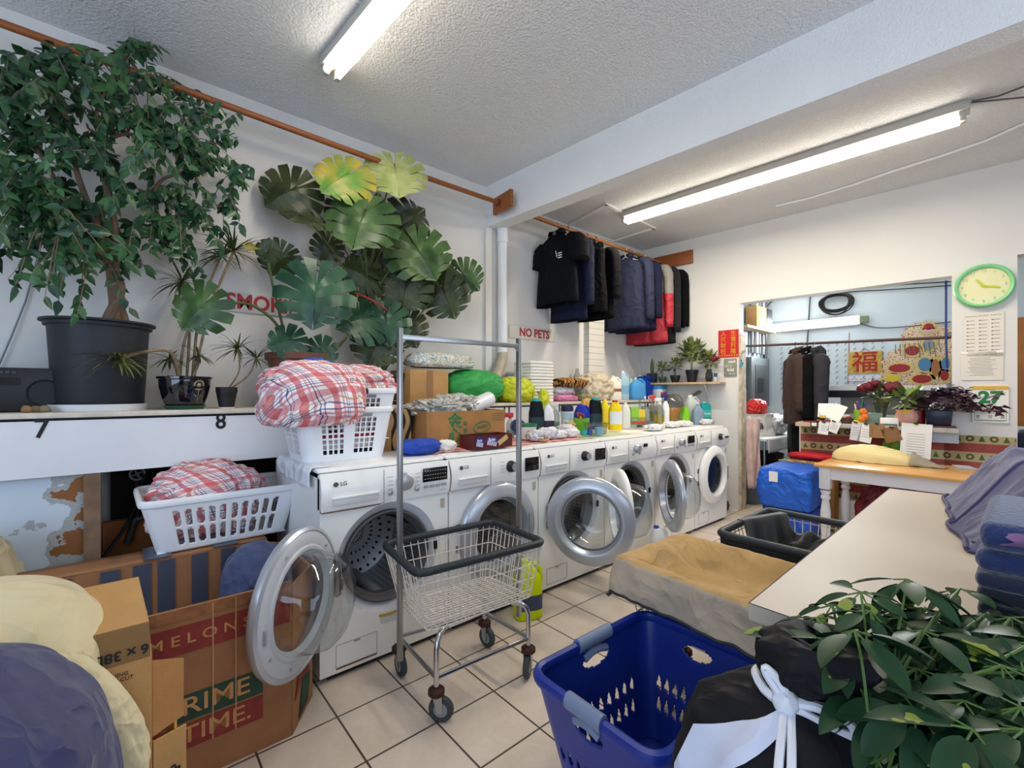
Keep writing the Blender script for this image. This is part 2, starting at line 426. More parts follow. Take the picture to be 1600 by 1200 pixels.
# ================= ledge with machine numbers ===============================
ledge = thing('wall_ledge', 'long white boxed ledge with black machine numbers along the wall', 'ledge', (1.2, 3.1, 1.2))
LX0, LX1 = -2.6, 5.0
paint = mat('ledge_paint', '#dcdde0', .45, var=.03, vscale=5)
k = MB(TR(-1.2, -3.1, -1.2)); k.box(((LX0+LX1)/2, 3.165, 1.2375), (LX1-LX0, .49, .025), bev=.003); k.build('top_board', mat('ledge_top', '#cfc4b4', .6, var=.12, vscale=20), ledge)
k = MB(TR(-1.2, -3.1, -1.2)); k.box(((LX0+LX1)/2, 2.944, 1.085), (LX1-LX0, .022, .255)); k.build('fascia', paint, ledge)
k = MB(TR(-1.2, -3.1, -1.2)); k.box(((LX0+LX1)/2, 2.934, 1.2215), (LX1-LX0, .006, .004)); k.build('groove', PRINT, ledge)
k = MB(TR(-1.2, -3.1, -1.2)); k.box(((LX0+LX1)/2, 3.18, .963), (LX1-LX0, .45, .014)); k.build('bottom_board', mat('ledge_underside', '#4a3327', .8), ledge)
for num, px, py in (('7', 65, 671), ('8', 345, 659), ('11', 792, 640), ('12', 877, 637), ('13', 952, 636), ('14', 1010, 634)):
    p = aty(px, py, 2.931)
    text(num, .12, PRINT, TR(p.x - 1.2, p.y - 3.1, p.z - 1.2) @ FX, ledge, 'number', bold=.02, sx=.85)
LZ = 1.25

# ================= washers ================================================
drum_m = NT('perforated_drum', .3, metal=1.)
_v, _x, _y, _z = drum_m.coord('UV')
fx = drum_m.m_('FRACT', drum_m.m_('MULTIPLY', _x, 60)); fy = drum_m.m_('FRACT', drum_m.m_('MULTIPLY', _y, 16))
dd = drum_m.m_('ADD', drum_m.m_('POWER', drum_m.m_('SUBTRACT', fx, .5), 2), drum_m.m_('POWER', drum_m.m_('SUBTRACT', fy, .5), 2))
drum_m = drum_m.done(drum_m.mix(drum_m.m_('LESS_THAN', dd, .035), '#b4b6ba', '#24262a'))
RECESS = mat('porthole_grey', '#c6c8cd', .35)
GASKET = mat('door_gasket', '#4a4b4c', .5)
DISPLAY = mat('display_black', '#101012', .15)
RUSTM = mat('rust', '#7c4a1e', .9, var=.4, vscale=40)
WGREY = mat('panel_grey', '#9a9ca0', .4)
WH = .965; ZC = .515
def washer(label, x, style, ang, ring, number):
    t = thing('washing_machine', label, 'washing machine', (x, 2.13, 0), 0, 'row of front loading washers')
    R, hw = .287, .343
    b = MB()
    # front skin with a round opening
    zt, zb, n = .79, .03, 96
    def rect(q):
        dx, dz = cos(q), sin(q); k = min(hw/abs(dx) if abs(dx) > 1e-6 else 9, ((zt-ZC) if dz > 0 else (ZC-zb))/abs(dz) if abs(dz) > 1e-6 else 9)
        return (dx*k, dz*k)
    ring_n = [2*pi*i/n for i in range(n)]
    corner = [math.atan2(zz-ZC, xx) % (2*pi) for xx in (-hw, hw) for zz in (zb, zt)]
    for cq in corner:
        j = min(range(n), key=lambda i: abs(ring_n[i]-cq)); ring_n[j] = cq
    Rt = min(R, zt-ZC-.004)
    vs = [(rect(q)[0], 0, ZC+rect(q)[1]) for q in ring_n] + [(Rt*cos(q), 0, ZC+Rt*sin(q)) for q in ring_n]
    b.add(vs, [[i, (i+1) % n, n+(i+1) % n, n+i] for i in range(n)])
    d = .755
    b.add([(-hw,0,zb),(hw,0,zb),(hw,0,zt),(-hw,0,zt),(-hw,d,zb),(hw,d,zb),(hw,d,WH),(-hw,d,WH),(hw,0,WH-.02),(-hw,0,WH-.02)],
          [[0,3,9,7,4],[1,5,6,8,2],[4,7,6,5],[0,4,5,1]])
    b.build('cabinet', WHITE, t, ang=30)
    MB().box((0, d/2+.012, WH+.009), (2*hw, d-.05, .02), bev=.007).build('top_panel', WHITE, t)
    # control panel
    c = MB(); c.grid(2, 6, lambda u, v: (hw*(2*u-1), -.012 - .014*sin(pi*min(1, v*1.15)) + .05*max(0, v-.75), .792 + (WH-.79)*v)); c.box((0, .02, .878), (2*hw, .045, .172), bev=.01)
    c.build('control_panel', WHITE, t)
    yp = -.029
    dw = -.045 if style == 'A' else -.07
    MB().box((dw, yp+.0015, .876), (.0025, .004, .165)).box(((-hw+dw)/2, -.014, .7935), (hw+dw, .006, .003)).build('drawer_gap', WGREY, t)
    hx0 = -hw + .05; hx1 = dw - .03
    k = MB(); k.box(((hx0+hx1)/2, yp, .838), (hx1-hx0, .008, .036), bev=.003); k.build('drawer_handle', mat('handle_shade', '#cfcfcd', .4), t)
    MB().box(((hx0+hx1)/2, yp-.003, .855), (hx1-hx0+.01, .012, .008), bev=.002).build('handle_lip', WHITE, t)
    lg = MB().lathe([(.0, 0), (.0115, 0), (.0115, .003)], 20, TR(-hw+.062, yp-.001, .918) @ rotm(pi/2))
    lg.build('logo_disc', mat('logo_grey', '#55565a', .5), t)
    text('LG', .026, mat('logo_grey', '#55565a', .5), TR(-hw+.098, yp-.002, .918) @ FX, t, 'logo_letters', bold=.02)
    kx, kr, km = {'A': (.065, .041, SILVER), 'B': (.085, .032, BLACK), 'C': (.03, .032, SILVER), 'D': (.12, .03, BLACK), 'E': (.04, .032, SILVER)}[style]
    kz = .888
    kn = MB().lathe([(kr*1.12, 0), (kr*1.12, .006), (kr, .01), (kr*.93, .03), (kr*.8, .034), (0, .035)], 28, TR(kx, yp, kz) @ rotm(pi/2)); kn.build('knob', km, t)
    if style in 'BD':
        MB().lathe([(kr*.74, 0), (kr*.74, .006), (0, .008)], 24, TR(kx+.004, yp-.033, kz) @ rotm(pi/2)).build('knob_face', SILVER if style == 'B' else WHITE, t)
    if style == 'A':
        MB().box((.245, yp-.002, .905), (.15, .006, .072), bev=.002).build('display', DISPLAY, t)
        r = MB()
        for i in range(9):
            for j in range(3): r.box((.182+i*.0155, yp-.006, .885+j*.02), (.008, .002, .0035))
        r.build('display_text', mat('display_text', '#9aa0a4', .5), t)
        for i in range(4): MB().box((.19+i*.037, yp-.002, .845), (.026, .008, .016), bev=.003).build('button', WGREY, t)
        for bx, bz in ((-.012, .842), (.137, .842)):
            MB().lathe([(.014, 0), (.014, .004), (.0095, .008), (0, .009)], 18, TR(bx, yp, bz) @ rotm(pi/2)).build('round_button', SILVER, t)
        text('6.1 cu.ft', .012, WGREY, TR(.29, yp-.001, .815) @ FX, t, 'capacity_text')
        MB().tube([(-hw+.002, -.016, .792), (-.18, -.016, .7895), (-.06, -.016, .791)], .003, 5).build('rust_line', RUSTM, t)
    elif style == 'B':
        MB().box((.262, yp-.002, .885), (.118, .006, .085), bev=.002).build('display', DISPLAY, t)
    elif style == 'C':
        MB().box((.16, yp-.002, .905), (.055, .006, .028), bev=.002).build('display', DISPLAY, t)
        for bx in (-.015, .075): MB().lathe([(.009, 0), (.009, .006), (0, .007)], 14, TR(bx, yp, .845) @ rotm(pi/2)).build('round_button', SILVER, t)
    elif style == 'E':
        MB().box((.225, yp-.002, .9), (.12, .006, .07), bev=.002).build('display', DISPLAY, t)
        for i in range(4): MB().box((.175+i*.033, yp-.002, .845), (.022, .008, .016), bev=.003).build('button', WGREY, t)
        for bx in (-.03, .11): MB().lathe([(.009, 0), (.009, .006), (0, .007)], 14, TR(bx, yp, .845) @ rotm(pi/2)).build('round_button', SILVER, t)
    elif style == 'D':
        MB().box((.26, yp-.002, .875), (.11, .006, .018), bev=.002).build('display', DISPLAY, t)
    for sx in (-1, 1):
        r = MB()
        for i in range(4): r.box((kx+sx*(kr+.035), yp-.0005, .86+i*.02), (.03, .002, .0022))
        if kx + sx*(kr+.035) < hw - .02: r.build('dial_marks', WGREY, t)
    MB().box((hw-.035, -.002, .735), (.026, .003, .05)).build('rating_sticker', mat('beige_sticker', '#b9ad97', .7), t)
    # porthole: dished ring, gasket, drum
    f = MB().lathe([(Rt, 0), (Rt-.004, -.005), (.236, -.026), (.230, -.034)], 64, TR(0, 0, ZC) @ rotm(pi/2)); f.build('porthole', RECESS, t)
    g = MB().lathe([(.231, -.036), (.229, -.014), (.221, -.010), (.211, -.018), (.204, -.05), (.198, -.055), (.195, -.09)], 64, TR(0, 0, ZC) @ rotm(pi/2)); g.build('gasket', GASKET, t)
    dr = MB(); dr.grid(64, 8, lambda u, v: (.255*cos(2*pi*u), .085+.4*v, ZC+.255*sin(2*pi*u)))
    dr.grid(64, 3, lambda u, v: (.255*(1-v)*cos(2*pi*u), .485+.03*sin(pi*v/2), ZC+.255*(1-v)*sin(2*pi*u)), uvs=(.5, .3)); dr.lathe([(.195, -.086), (.255, -.086)], 48, TR(0, 0, ZC) @ rotm(pi/2))
    dr = dr.build('drum', drum_m, t)
    for a in (.5, 2.6, 4.7):
        p0 = (.235*cos(a), .12, ZC+.235*sin(a)); p1 = (.235*cos(a), .47, ZC+.235*sin(a))
        MB().tube([p0, p1], [.028, .034], 10).build('lifter', BLACK if a != 4.7 else WGREY, dr)
    MB().box((.262, -.004, ZC), (.02, .012, .045), bev=.003).box((.262, -.009, ZC), (.01, .006, .02)).build('latch', BLACK, t)
    # drain flap, feet and the painted shade under the cabinet
    k = MB()
    for q in (((-.17, -.001, .16), (.2, .002, .002)), ((-.17, -.001, .055), (.2, .002, .002)), ((-.27, -.001, .1075), (.002, .002, .105)), ((-.07, -.001, .1075), (.002, .002, .105)), ((-.17, -.001, .152), (.03, .002, .008))): k.box(*q)
    k.build('drain_flap', WGREY, t)
    if style == 'A':
        MB().grid(10, 1, lambda u, v: (-.06 + .14*u, -.0025, ZC - sqrt(.283**2 - (-.06 + .14*u)**2) - .012*v)).build('caution_strip', mat('caution_yellow', '#c79a2a', .6), t, ang=180)
        MB().grid(10, 1, lambda u, v: (-.05 + .12*u, -.0025, ZC - sqrt(.297**2 - (-.05 + .12*u)**2) - .03*v)).build('caution_label', mat('label_pale_grey', '#c9cacb', .6), t, ang=180)
    if style == 'A': MB().box((-.17, -.002, .05), (.2, .003, .005)).build('rust_edge', RUSTM, t)
    for s in (-1, 1):
        for yy in (.06, .7): MB().lathe([(0, 0), (.025, 0), (.025, .02), (.012, .03), (.012, .032)], 14, TR(s*.28, yy, 0)).build('foot', DARK, t)
    MB().box((0, .03, .017), (2*hw-.08, .02, .025)).build('gap_shade', BLACK, t)  # black strip painting the shade in the gap below the cabinet
    # door on its hinge at the left
    hx = -.285
    dm = TR(hx, -.02, ZC) @ rotm(0, 0, -rad(ang)) @ TR(.285, 0, 0)
    o = MB(dm)
    o.lathe([(.19, .006), (.197, -.02), (.203, -.038), (.212, -.043), (.222, -.042), (.268, -.026), (.281, -.016), (.287, -.002), (.284, .012), (.27, .018), (.262, .012)], 72, rotm(-pi/2))
    door = o.build('door', ring, t)
    q = MB(dm).lathe([(.268, .012), (.255, .020), (.215, .020), (.208, .026), (.196, .026), (.19, .014), (.178, .006)], 72, rotm(-pi/2)); q.build('inner_ring', mat('inner_ring_grey', '#b8bbc0', .4), door)
    q = MB(dm)
    q.lathe([(.196, .02), (.193, .05), (.183, .10), (.168, .15), (.14, .175), (.09, .184), (0, .187)], 56, rotm(-pi/2))
    q.build('door_glass', GLASS, door)
    if ang == 0:
        MB(dm).lathe([(.178, -.012), (.09, -.02), (0, -.022)], 48, rotm(-pi/2)).build('window_pane', GLASS, door)
        MB(dm).box((.215, -.047, 0), (.02, .008, .14), bev=.003).build('pull', mat('pull_shade', '#8b8e93', .4), door)
    h_ = MB(dm)
    for s in (-1, 1): h_.box((-.275, .028, s*.06), (.05, .02, .045), bev=.004)
    h_.box((-.262, .03, 0), (.03, .016, .2), bev=.004); h_.build('hinge', STEEL, door)
    if ang > 60:
        for a in (.5, 1.2, 2.2, 3.9, 5.2): MB(dm).lathe([(.006, .02), (.006, .026), (0, .027)], 8, rotm(-pi/2) @ TR(.238*cos(a), .238*sin(a), 0)).build('screw', WGREY, door)
        MB(dm).box((.24, .024, -.02), (.01, .012, .05)).build('door_hook', WGREY, door)
    return t
WX = [.676 + .695*(i + .5) for i in range(6)]
SRING = mat('door_silver', '#b5b9c1', .3, .5)
W_ = []
for i, (lab, st, an, rm) in enumerate((
    ('first white washer from the left, door swung wide open with rust line', 'A', 137, SRING),
    ('second washer from the left, silver door shut, behind the tall wire cart', 'B', 0, SRING),
    ('third washer, its big silver door standing half open towards the room', 'B', 60, SRING),
    ('fourth washer, white door open edge-on behind the big silver door', 'C', 130, WHITE),
    ('fifth washer from the left with narrow open door and four small buttons', 'E', 132, SRING),
    ('last washer in the row, white round door shut, beside the passage', 'D', 0, WHITE))):
    W_.append(washer(lab, WX[i], st, an, rm, i))
TOPZ = WH + .019
# ================= carts ==================================================
WIRE = mat('cart_wire', '#d2cabf', .4)
VINYL = mat('dark_vinyl', '#1f272c', .5, bump=.25, bscale=45)
RUST2 = mat('rusty_caster', '#43281f', .8, .2, var=.4, vscale=60)
TYRE = mat('grey_tyre', '#3c4042', .7)
def lerp(a, b, t): return a + (b - a) * t
def quad(cs, u, v): return lerp(lerp(cs[0], cs[1], u), lerp(cs[3], cs[2], u), v)
def caster(t, p, yaw, R=.052):
    M_ = TR(p[0], p[1], 0) @ rotm(0, 0, yaw)
    c = MB(M_).lathe([(0, .135), (.026, .135), (.034, .128), (.034, .112), (.026, .104), (0, .104)], 18); cs = c.build('caster', RUST2, t)
    f = MB(M_)
    for s in (-1, 1): f.prism([(-.028, .11), (.012, .11), (-.008, .04), (-.03, .04)], .003, TR(-.0, s*.018-.0015, 0))
    f.build('fork', STEEL, cs)
    wl_ = MB(M_).lathe([(.014, -.011), (R*.72, -.012), (R*.9, -.013), (R, -.006), (R, .006), (R*.9, .013), (R*.72, .012), (.014, .011)], 28, TR(-.02, 0, R) @ rotm(pi/2)); wl_.build('wheel', TYRE, cs)
    MB(M_).lathe([(0, -.014), (R*.55, -.0135), (R*.55, .0135), (0, .014)], 20, TR(-.02, 0, R) @ rotm(pi/2)).build('hub', mat('wheel_hub', '#8b8f92', .5), cs)
def wire_cart(name, label, rim, bot, legs, rack=None, yaws=(2.6, 1.2, 1.4, -.6), group='wire laundry carts', rim_z=.62, bot_z=.36, n=(15, 11), cat='laundry cart', vinyl=.017):
    o = sum((Vector((*p, 0)) for p in legs), Vector()) / 4
    t = thing(name, label, cat, (o.x, o.y, 0), 0, group)
    I = TR(-o.x, -o.y, 0)
    Rm = [Vector((*p, rim_z)) for p in rim]; Bt = [Vector((*p, bot_z)) for p in bot]
    # padded rim with rounded corners
    pts = []
    for i in range(4):
        a, b, c = Rm[i-1], Rm[i], Rm[(i+1) % 4]
        for s in (.0, .3, .6, 1.):
            p0 = b + (a-b).normalized()*.05; p1 = b + (c-b).normalized()*.05
            pts.append(p0*(1-s)**2 + b*2*s*(1-s) + p1*s*s)
        for s in (.25, .5, .75): pts.append(lerp(b + (c-b).normalized()*.05, c + (b-c).normalized()*.05, s))
    MB(I).tube(pts, vinyl, 10, closed=True).build('padded_rim', VINYL, t)
    wr_ = MB(I); r = .0029
    for i in range(4):
        a, b, a2, b2 = Rm[i], Rm[(i+1) % 4], Bt[i], Bt[(i+1) % 4]
        m = n[0] if (b-a).length > .55 else n[1]
        for k in range(m + 1):
            s = (k + .5) / (m + 1); wr_.tube([lerp(a, b, s) - Vector((0, 0, .01)), lerp(a2, b2, s)], r, 5)
    for h in (.12, .38, .64, .86, 1.0):
        q = []
        for i in range(4):
            c0 = lerp(Rm[i], Bt[i], h); a = lerp(Rm[i-1], Bt[i-1], h); c = lerp(Rm[(i+1) % 4], Bt[(i+1) % 4], h)
            for s in (0, .5, 1): p0 = c0 + (a-c0).normalized()*.03; p1 = c0 + (c-c0).normalized()*.03; q.append(p0*(1-s)**2 + c0*2*s*(1-s) + p1*s*s)
        wr_.tube(q, .0034 if h in (1.0, .86) else .0026, 6, closed=True)
    for k in range(1, n[0] + 1): s = k/(n[0]+1); wr_.tube([lerp(Bt[0], Bt[1], s), lerp(Bt[3], Bt[2], s)], r, 5)
    for k in range(1, n[1] + 1): s = k/(n[1]+1); wr_.tube([lerp(Bt[0], Bt[3], s), lerp(Bt[1], Bt[2], s)], r, 5)
    wr_.build('wire_basket', WIRE, t)
    L = [Vector((*p, 0)) for p in legs]; cen = sum(L, Vector())/4
    for i, p in enumerate(L):
        d = (cen - p).normalized(); top = Vector((p.x, p.y, bot_z - .015))
        MB(I).tube([Vector((p.x, p.y, .125)), Vector((p.x, p.y, bot_z-.07)), top + d*.012 - Vector((0, 0, .025)), top + d*.035 - Vector((0, 0, .006)), top + d*.08 - Vector((0, 0, .002))], .0115, 10).build('leg', CHROME, t)
        caster(t, (p.x-o.x, p.y-o.y), yaws[i])
    for i in range(4):
        MB(I).rod(L[i] + Vector((0, 0, .175)), L[(i+1) % 4] + Vector((0, 0, .175)), .0095, 8).build('base_rail', CHROME if i % 2 else STEEL, t)
    if rack:
        (a, b, zt, za, zb) = rack; a = Vector((*a, 0)); b = Vector((*b, 0))
        for p, z0 in ((a, za), (b, zb)):
            MB(I).box((p.x, p.y, (z0+zt)/2), (.020, .026, zt - z0), bev=.003).build('rack_post', STEEL, t)
            MB(I).prism([(0, -.05), (.05*(1 if p is a else -1), 0), (0, 0)], .006, TR(p.x, p.y-.003, zt-.03)).build('gusset', STEEL, t)
        m = (a+b)/2; d = b-a; MB(I).box((0, 0, 0), (d.length, .022, .022), TR(m.x, m.y, zt-.04) @ rotm(0, 0, math.atan2(d.y, d.x)), bev=.002).build('rack_bar', STEEL, t)
    return t
C1L = [(1.0, 1.985), (.972, 1.60), (1.462, 1.575), (1.455, 1.91)]
wire_cart('laundry_cart', 'chrome wire laundry cart with tall hanging frame, before the washers',
          [(.94, 2.03), (.885, 1.60), (1.54, 1.545), (1.565, 1.98)], [(.985, 1.965), (.95, 1.625), (1.50, 1.585), (1.475, 1.91)], C1L,
          rack=((.918, 1.815), (1.57, 1.765), 1.625, .17, .17), yaws=(1.5, 2.3, .6, 1.7))
# cart under the tan cloth
R2 = [(1.62, 1.17), (1.575, .55), (2.08, .57), (2.11, 1.15)]
wire_cart('laundry_cart', 'low wire cart hidden under a tan cloth cover beside the counter', R2, [(1.68, 1.12), (1.66, .62), (2.02, .62), (2.04, 1.1)],
          [(1.70, 1.10), (1.70, .66), (2.00, .66), (2.01, 1.08)], yaws=(.3, 1.2, 2.2, -.5))
# tan fitted cover, sagging into the cart, with its dark zip hem
tan = mat('tan_cotton', '#b3915c', .9, var=.1, vscale=8, wr=.45, wrs=4, sheen=.1)
def cov(u, v):      # u around? grid over the rim rectangle with overhang
    U, V = u*1.36-.18, v*1.36-.18; cu, cv = min(1, max(0, U)), min(1, max(0, V))
    q = quad([Vector((*p, .64)) for p in R2], cv, cu)
    out = max(0, -U, U-1, -V, V-1)
    dx = Vector((0, 0, 0)); e = min(cu, 1-cu, cv, 1-cv)
    if out > 0:
        w2 = quad([Vector((*p, .64)) for p in R2], V, U); d = (w2 - q); d.z = 0
        L = d.length; d = d.normalized() if L > 1e-6 else d
        drop = min(L*1.6, .175 + .01*nz(u*7, v*7))
        q = q + d*(.022 + .012*nz(u*9, v*9) + .10*min(1, out/.18)*.25); q.z -= drop*.97 - .01*nz(u*14, v*14, 3)
    else:
        s = min(1, e/.3); q.z -= .085*(s*s*(3-2*s)) + .018*nz(u*6, v*3)*s + .008*abs(nz(u*13+v*8, v*5, 4))
        q.z += .006
    return q
g = MB().grid(70, 70, cov); 
cover = g.build('cart_cover', [tan, mat('tan_cotton_face', '#ab9b88', .9, var=.08, vscale=8, wr=.45, wrs=4, sheen=.1)], None, ang=180, solid=.003, sub=1)
for i, p in enumerate(cover.data.polygons):
    u_, v_ = (i % 70 + .5)/70*1.36 - .18, (i // 70 + .5)/70*1.36 - .18
    p.material_index = 0 if 0 < u_ < 1 and 0 < v_ < 1 else 1
tag(cover, 'tan cotton cover with zip hem draped over the low cart', 'cloth cover')
hem = []
for k in range(60): hem.append(cov(0, k/59.) + Vector((0, 0, -.004)))
zh = MB().tube(hem, .006, 6); zh.build('zip_hem', mat('dark_zip', '#20242b', .6), cover)
hem2 = [cov(k/59., 0) + Vector((0, 0, -.004)) for k in range(60)]
MB().tube(hem2, .006, 6).build('zip_hem', mat('dark_zip', '#20242b', .6), cover)
# cart with black liner
R3 = [(2.31, 1.06), (2.31, .55), (2.98, .57), (3.0, 1.07)]
t3 = wire_cart('laundry_cart', 'low white wire cart with black cloth side panel and black rim beyond the tan cover', R3, [(2.38, 1.0), (2.38, .6), (2.92, .62), (2.93, 1.01)],
               [(2.42, .99), (2.42, .63), (2.88, .64), (2.9, .99)], yaws=(.3, 1.2, 2.2, -.5), vinyl=.02)
o3 = t3.location
k = MB(TR(-o3.x, -o3.y, 0)); k.grid(20, 6, lambda u, v: Vector((2.30 + .055*v - .012*sin(pi*v), 1.045 - .49*u, .615 - .21*v + .01*nz(u*8, v*3))))
k.build('side_panel', mat('black_cloth', '#15171a', .85, bump=.3, bscale=30), t3, ang=180, solid=.004)
# black garment lying over it
blk = mat('black_satin', '#17181a', .6, bump=.1, bscale=30, sheen=.4)
def gar(u, v):
    x = 2.50 + .34*v; y = 1.05 - .40*u - .1*v
    z = .645 - .20*sin(pi*min(1, .15+.85*u))*(.4+.6*sin(pi*v)) + .03*sin(u*22 + 3*nz(v*3, u))*min(1, .3+v)*.8 + .02*nz(u*5, v*9)
    return (x + .02*nz(u*9, v*4, 2), y, max(z, .47) if u > .12 else .66 - .01*u)
gm = MB().grid(40, 30, gar); solo(gm, 'folded_garment', blk, 'black garment thrown over the corner of the black lined cart', 'clothing', ang=180, solid=.006, sub=1)

# ================= blue basket ============================================
BLUE = mat('blue_plastic', '#162e84', .35, var=.12, vscale=8)
HAND = mat('grey_grip', '#71809c', .5)
bk = thing('laundry_basket', 'large blue plastic laundry basket with grey grips', 'laundry basket', (1.335, .835, 0), 0)
I = TR(-1.335, -.835, 0)
br = [Vector((1.005, 1.075, .43)), Vector((.99, .60, .43)), Vector((1.64, .585, .43)), Vector((1.635, 1.06, .43))]
bb = [Vector((1.09, 1.0, .012)), Vector((1.08, .66, .012)), Vector((1.55, .655, .012)), Vector((1.55, .99, .012))]
def rr(cs, s, r=.07):      # point on a rounded quad outline, s in 0..4
    i = int(s) % 4; f = s - int(s); a, b = cs[i], cs[(i+1) % 4]; z_ = cs[i-1]; c2 = cs[(i+2) % 4]; L = (b-a).length; q = r/L
    if f < q: k = .5 + .5*f/q; p0 = a+(z_-a).normalized()*r; p1 = a+(b-a).normalized()*r; return p0*(1-k)**2+a*2*k*(1-k)+p1*k*k
    if f > 1-q: k = .5*(f-(1-q))/q; p0 = b+(a-b).normalized()*r; p1 = b+(c2-b).normalized()*r; return p0*(1-k)**2+b*2*k*(1-k)+p1*k*k
    return lerp(a, b, f)
NU, NV = 260, 70
def hole(u, v):
    s = u*4; f = s % 1
    if .38 < f < .62 and .10 < v < .21: return ((f-.5)/.12)**2 + ((v-.155)/.055)**2 > 1
    if .14 < f < .88 and .42 < v < .86:
        row = int((v-.42)/.18); cx = round(f/.085)*.085; cy = .42 + (row+.5)*.18; dx = (f-cx)/.027; dv = (v-cy)/.065
        if row > 1: return True
        return not (dv < .9 - .3*dx and dv > -.9 + 1.3*abs(dx+.1) and abs(dx) < 1)
    return True
def bside(u, v):
    p = lerp(rr(br, u*4 % 4), rr(bb, u*4 % 4), v); return p
b = MB(I).grid(NU*2, NV, bside, keep=hole); b.grid(12, 12, lambda u, v: quad(bb, u, v) * 1 + Vector((0, 0, .0)))
b.build('shell', BLUE, bk, ang=60, solid=.005)
rp = [rr(br, k/20) for k in range(80)]
MB(I).tube(rp, .016, 8, closed=True, flat=1.3).build('rim', BLUE, bk)
for i in (0, 3):
    a, c_ = br[i], br[(i+1) % 4]
    seg = [lerp(a, c_, .36 + .28*k/8) + Vector((0, 0, .004)) for k in range(9)]
    MB(I).tube(seg, .021, 10, flat=1.25).build('grip', HAND, bk)
    inn = [lerp(lerp(a, c_, .40 + .2*k/6), lerp(bb[i], bb[(i+1) % 4], .40+.2*k/6), .115 - .03*sin(pi*k/6)) for k in range(7)]
    MB(I).tube(inn, .014, 8).build('grip_lip', HAND, bk)

# ================= floor jugs =============================================
def jug(name, label, cat, loc, h, wd, dp, col, cap, rz=0., group=None, handle=True, neck=.25, lab=None, labh=.4, labz=.4, rough=.35, trans=0., capr=.3, shoulder=.72, liquid=None, text_=None):
    t = thing(name, label, cat, loc, rz, group)
    m = mat('jug_' + col[1:] + ('t' if trans else ''), col, rough, trans=trans, sub=0 if trans else .0, ior=1.2) if isinstance(col, str) else col
    sx = wd/2; sy = dp/2; sh = shoulder
    prof = [(0, 0), (.9, 0), (1, .02), (1, sh*.55), (.98, sh*.85), (.86, sh*1.02), (neck*1.5, .93), (neck, .945), (neck, .97), (0, .97)]
    b = MB(); n = 28
    def p2(u, v):
        k = v*(len(prof)-1); i = min(int(k), len(prof)-2); f = k-i
        r = lerp(prof[i][0], prof[i+1][0], f); z = lerp(prof[i][1], prof[i+1][1], f)
        q = 2*pi*u; e = .62 if r > .5 else 1
        cx = math.copysign(abs(cos(q))**e, cos(q)); sy_ = math.copysign(abs(sin(q))**e, sin(q))
        rr_ = r if r > .5 else r
        ry = r*sy if r > .5 else r*sx
        return (r*sx*cx - (.25*sx*max(0, (z-sh)/(1-sh)) if handle else 0), ry*sy_, z*h)
    b.grid(n, len(prof)*2-2, p2); b.build('bottle', m, t, ang=70)
    ox = -.25*sx if handle else 0
    cr = max(.010, sx*capr)
    MB().lathe([(cr, .93*h), (cr, h), (cr*.9, h*1.008), (0, h*1.008)], 18, TR(ox, 0, 0)).build('cap', mat('cap_' + cap[1:], cap, .4), t)
    if handle:
        MB().tube([(sx*.15, 0, .93*h), (sx*.55, 0, .92*h), (sx*.95, 0, .80*h), (sx*.98, 0, .62*h), (sx*.9, 0, .52*h)], [sx*.16, sx*.17, sx*.17, sx*.17, sx*.13], 8).build('handle', m, t)
    if lab:
        l = MB(); l.grid(12, 2, lambda u, v: (sx*1.012*math.copysign(abs(cos(pi*(1.12+.76*u)))**.62, cos(pi*(1.12+.76*u))), sy*1.012*-abs(sin(pi*(1.12+.76*u)))**.62, h*(labz - labh/2 + labh*v)))
        lb = l.build('label', mat('label_' + lab[1:], lab, .5), t, ang=180)
        if text_: text(text_[0], h*text_[1], mat('print_' + text_[2][1:], text_[2], .6), TR(0, -sy*1.03-.001, h*labz) @ FX, lb, 'label_text', bold=.03)
    return t
CAMYAW = -math.atan2(CA, SA)        # turns local -y towards the camera
p = atz(838, 960, 0)
jug('detergent_jug', 'big fluorescent yellow detergent jug on floor between cart and third washer', 'jug', (1.84, 1.99, 0), .34, .17, .13, '#d3e600', '#c9dc10', rz=CAMYAW + .3, lab='#3a4664', labh=.26, labz=.30, neck=.3)
jug('bleach_jug', 'white jug with blue cap on floor under the narrow open door', 'jug', (3.25, 1.97, 0), .27, .14, .11, '#e6e9ee', '#2a4aa8', rz=CAMYAW, neck=.28)

# ================= white laundry baskets and plaid bags ===================
def plaid_mat(name, sx_, sy_):
    P = NT(name, .75, .3)
    _v, x, y, z = P.coord('UV')
    def stripes(c, k):
        f = P.m_('FRACT', P.m_('MULTIPLY', c, k)); return f
    a = stripes(x, sx_); b_ = stripes(y, sy_)
    base = '#ebe4e4'
    col = P.mix(P.m_('MULTIPLY', P.band(a, .0, .28), .75), base, '#c93f45')
    col = P.mix(P.m_('MULTIPLY', P.band(b_, .0, .28), .6), col, '#c8424a')
    col = P.mix(P.m_('MULTIPLY', P.band(a, .42, .50), .8), col, '#d87f86'); col = P.mix(P.m_('MULTIPLY', P.band(b_, .42, .50), .8), col, '#cf6f74')
    col = P.mix(P.m_('MULTIPLY', P.band(a, .60, .64), .85), col, '#2f3763'); col = P.mix(P.m_('MULTIPLY', P.band(b_, .60, .64), .85), col, '#39406e')
    col = P.mix(P.m_('MULTIPLY', P.band(a, .72, .75), .8), col, '#3b4270'); col = P.mix(P.m_('MULTIPLY', P.band(b_, .72, .75), .8), col, '#3b4270')
    col = P.mix(P.m_('MULTIPLY', P.band(b_, .86, .9), .8), col, '#c08a52')
    tc = P.n('ShaderNodeTexCoord'); P.bump(P.noise(tc.outputs['Object'], 28, 4), .5, .012)
    return P.done(col)
PL1 = plaid_mat('plaid_weave', 5.0, 5.0); PL2 = plaid_mat('plaid_weave_small', 6.0, 6.0)
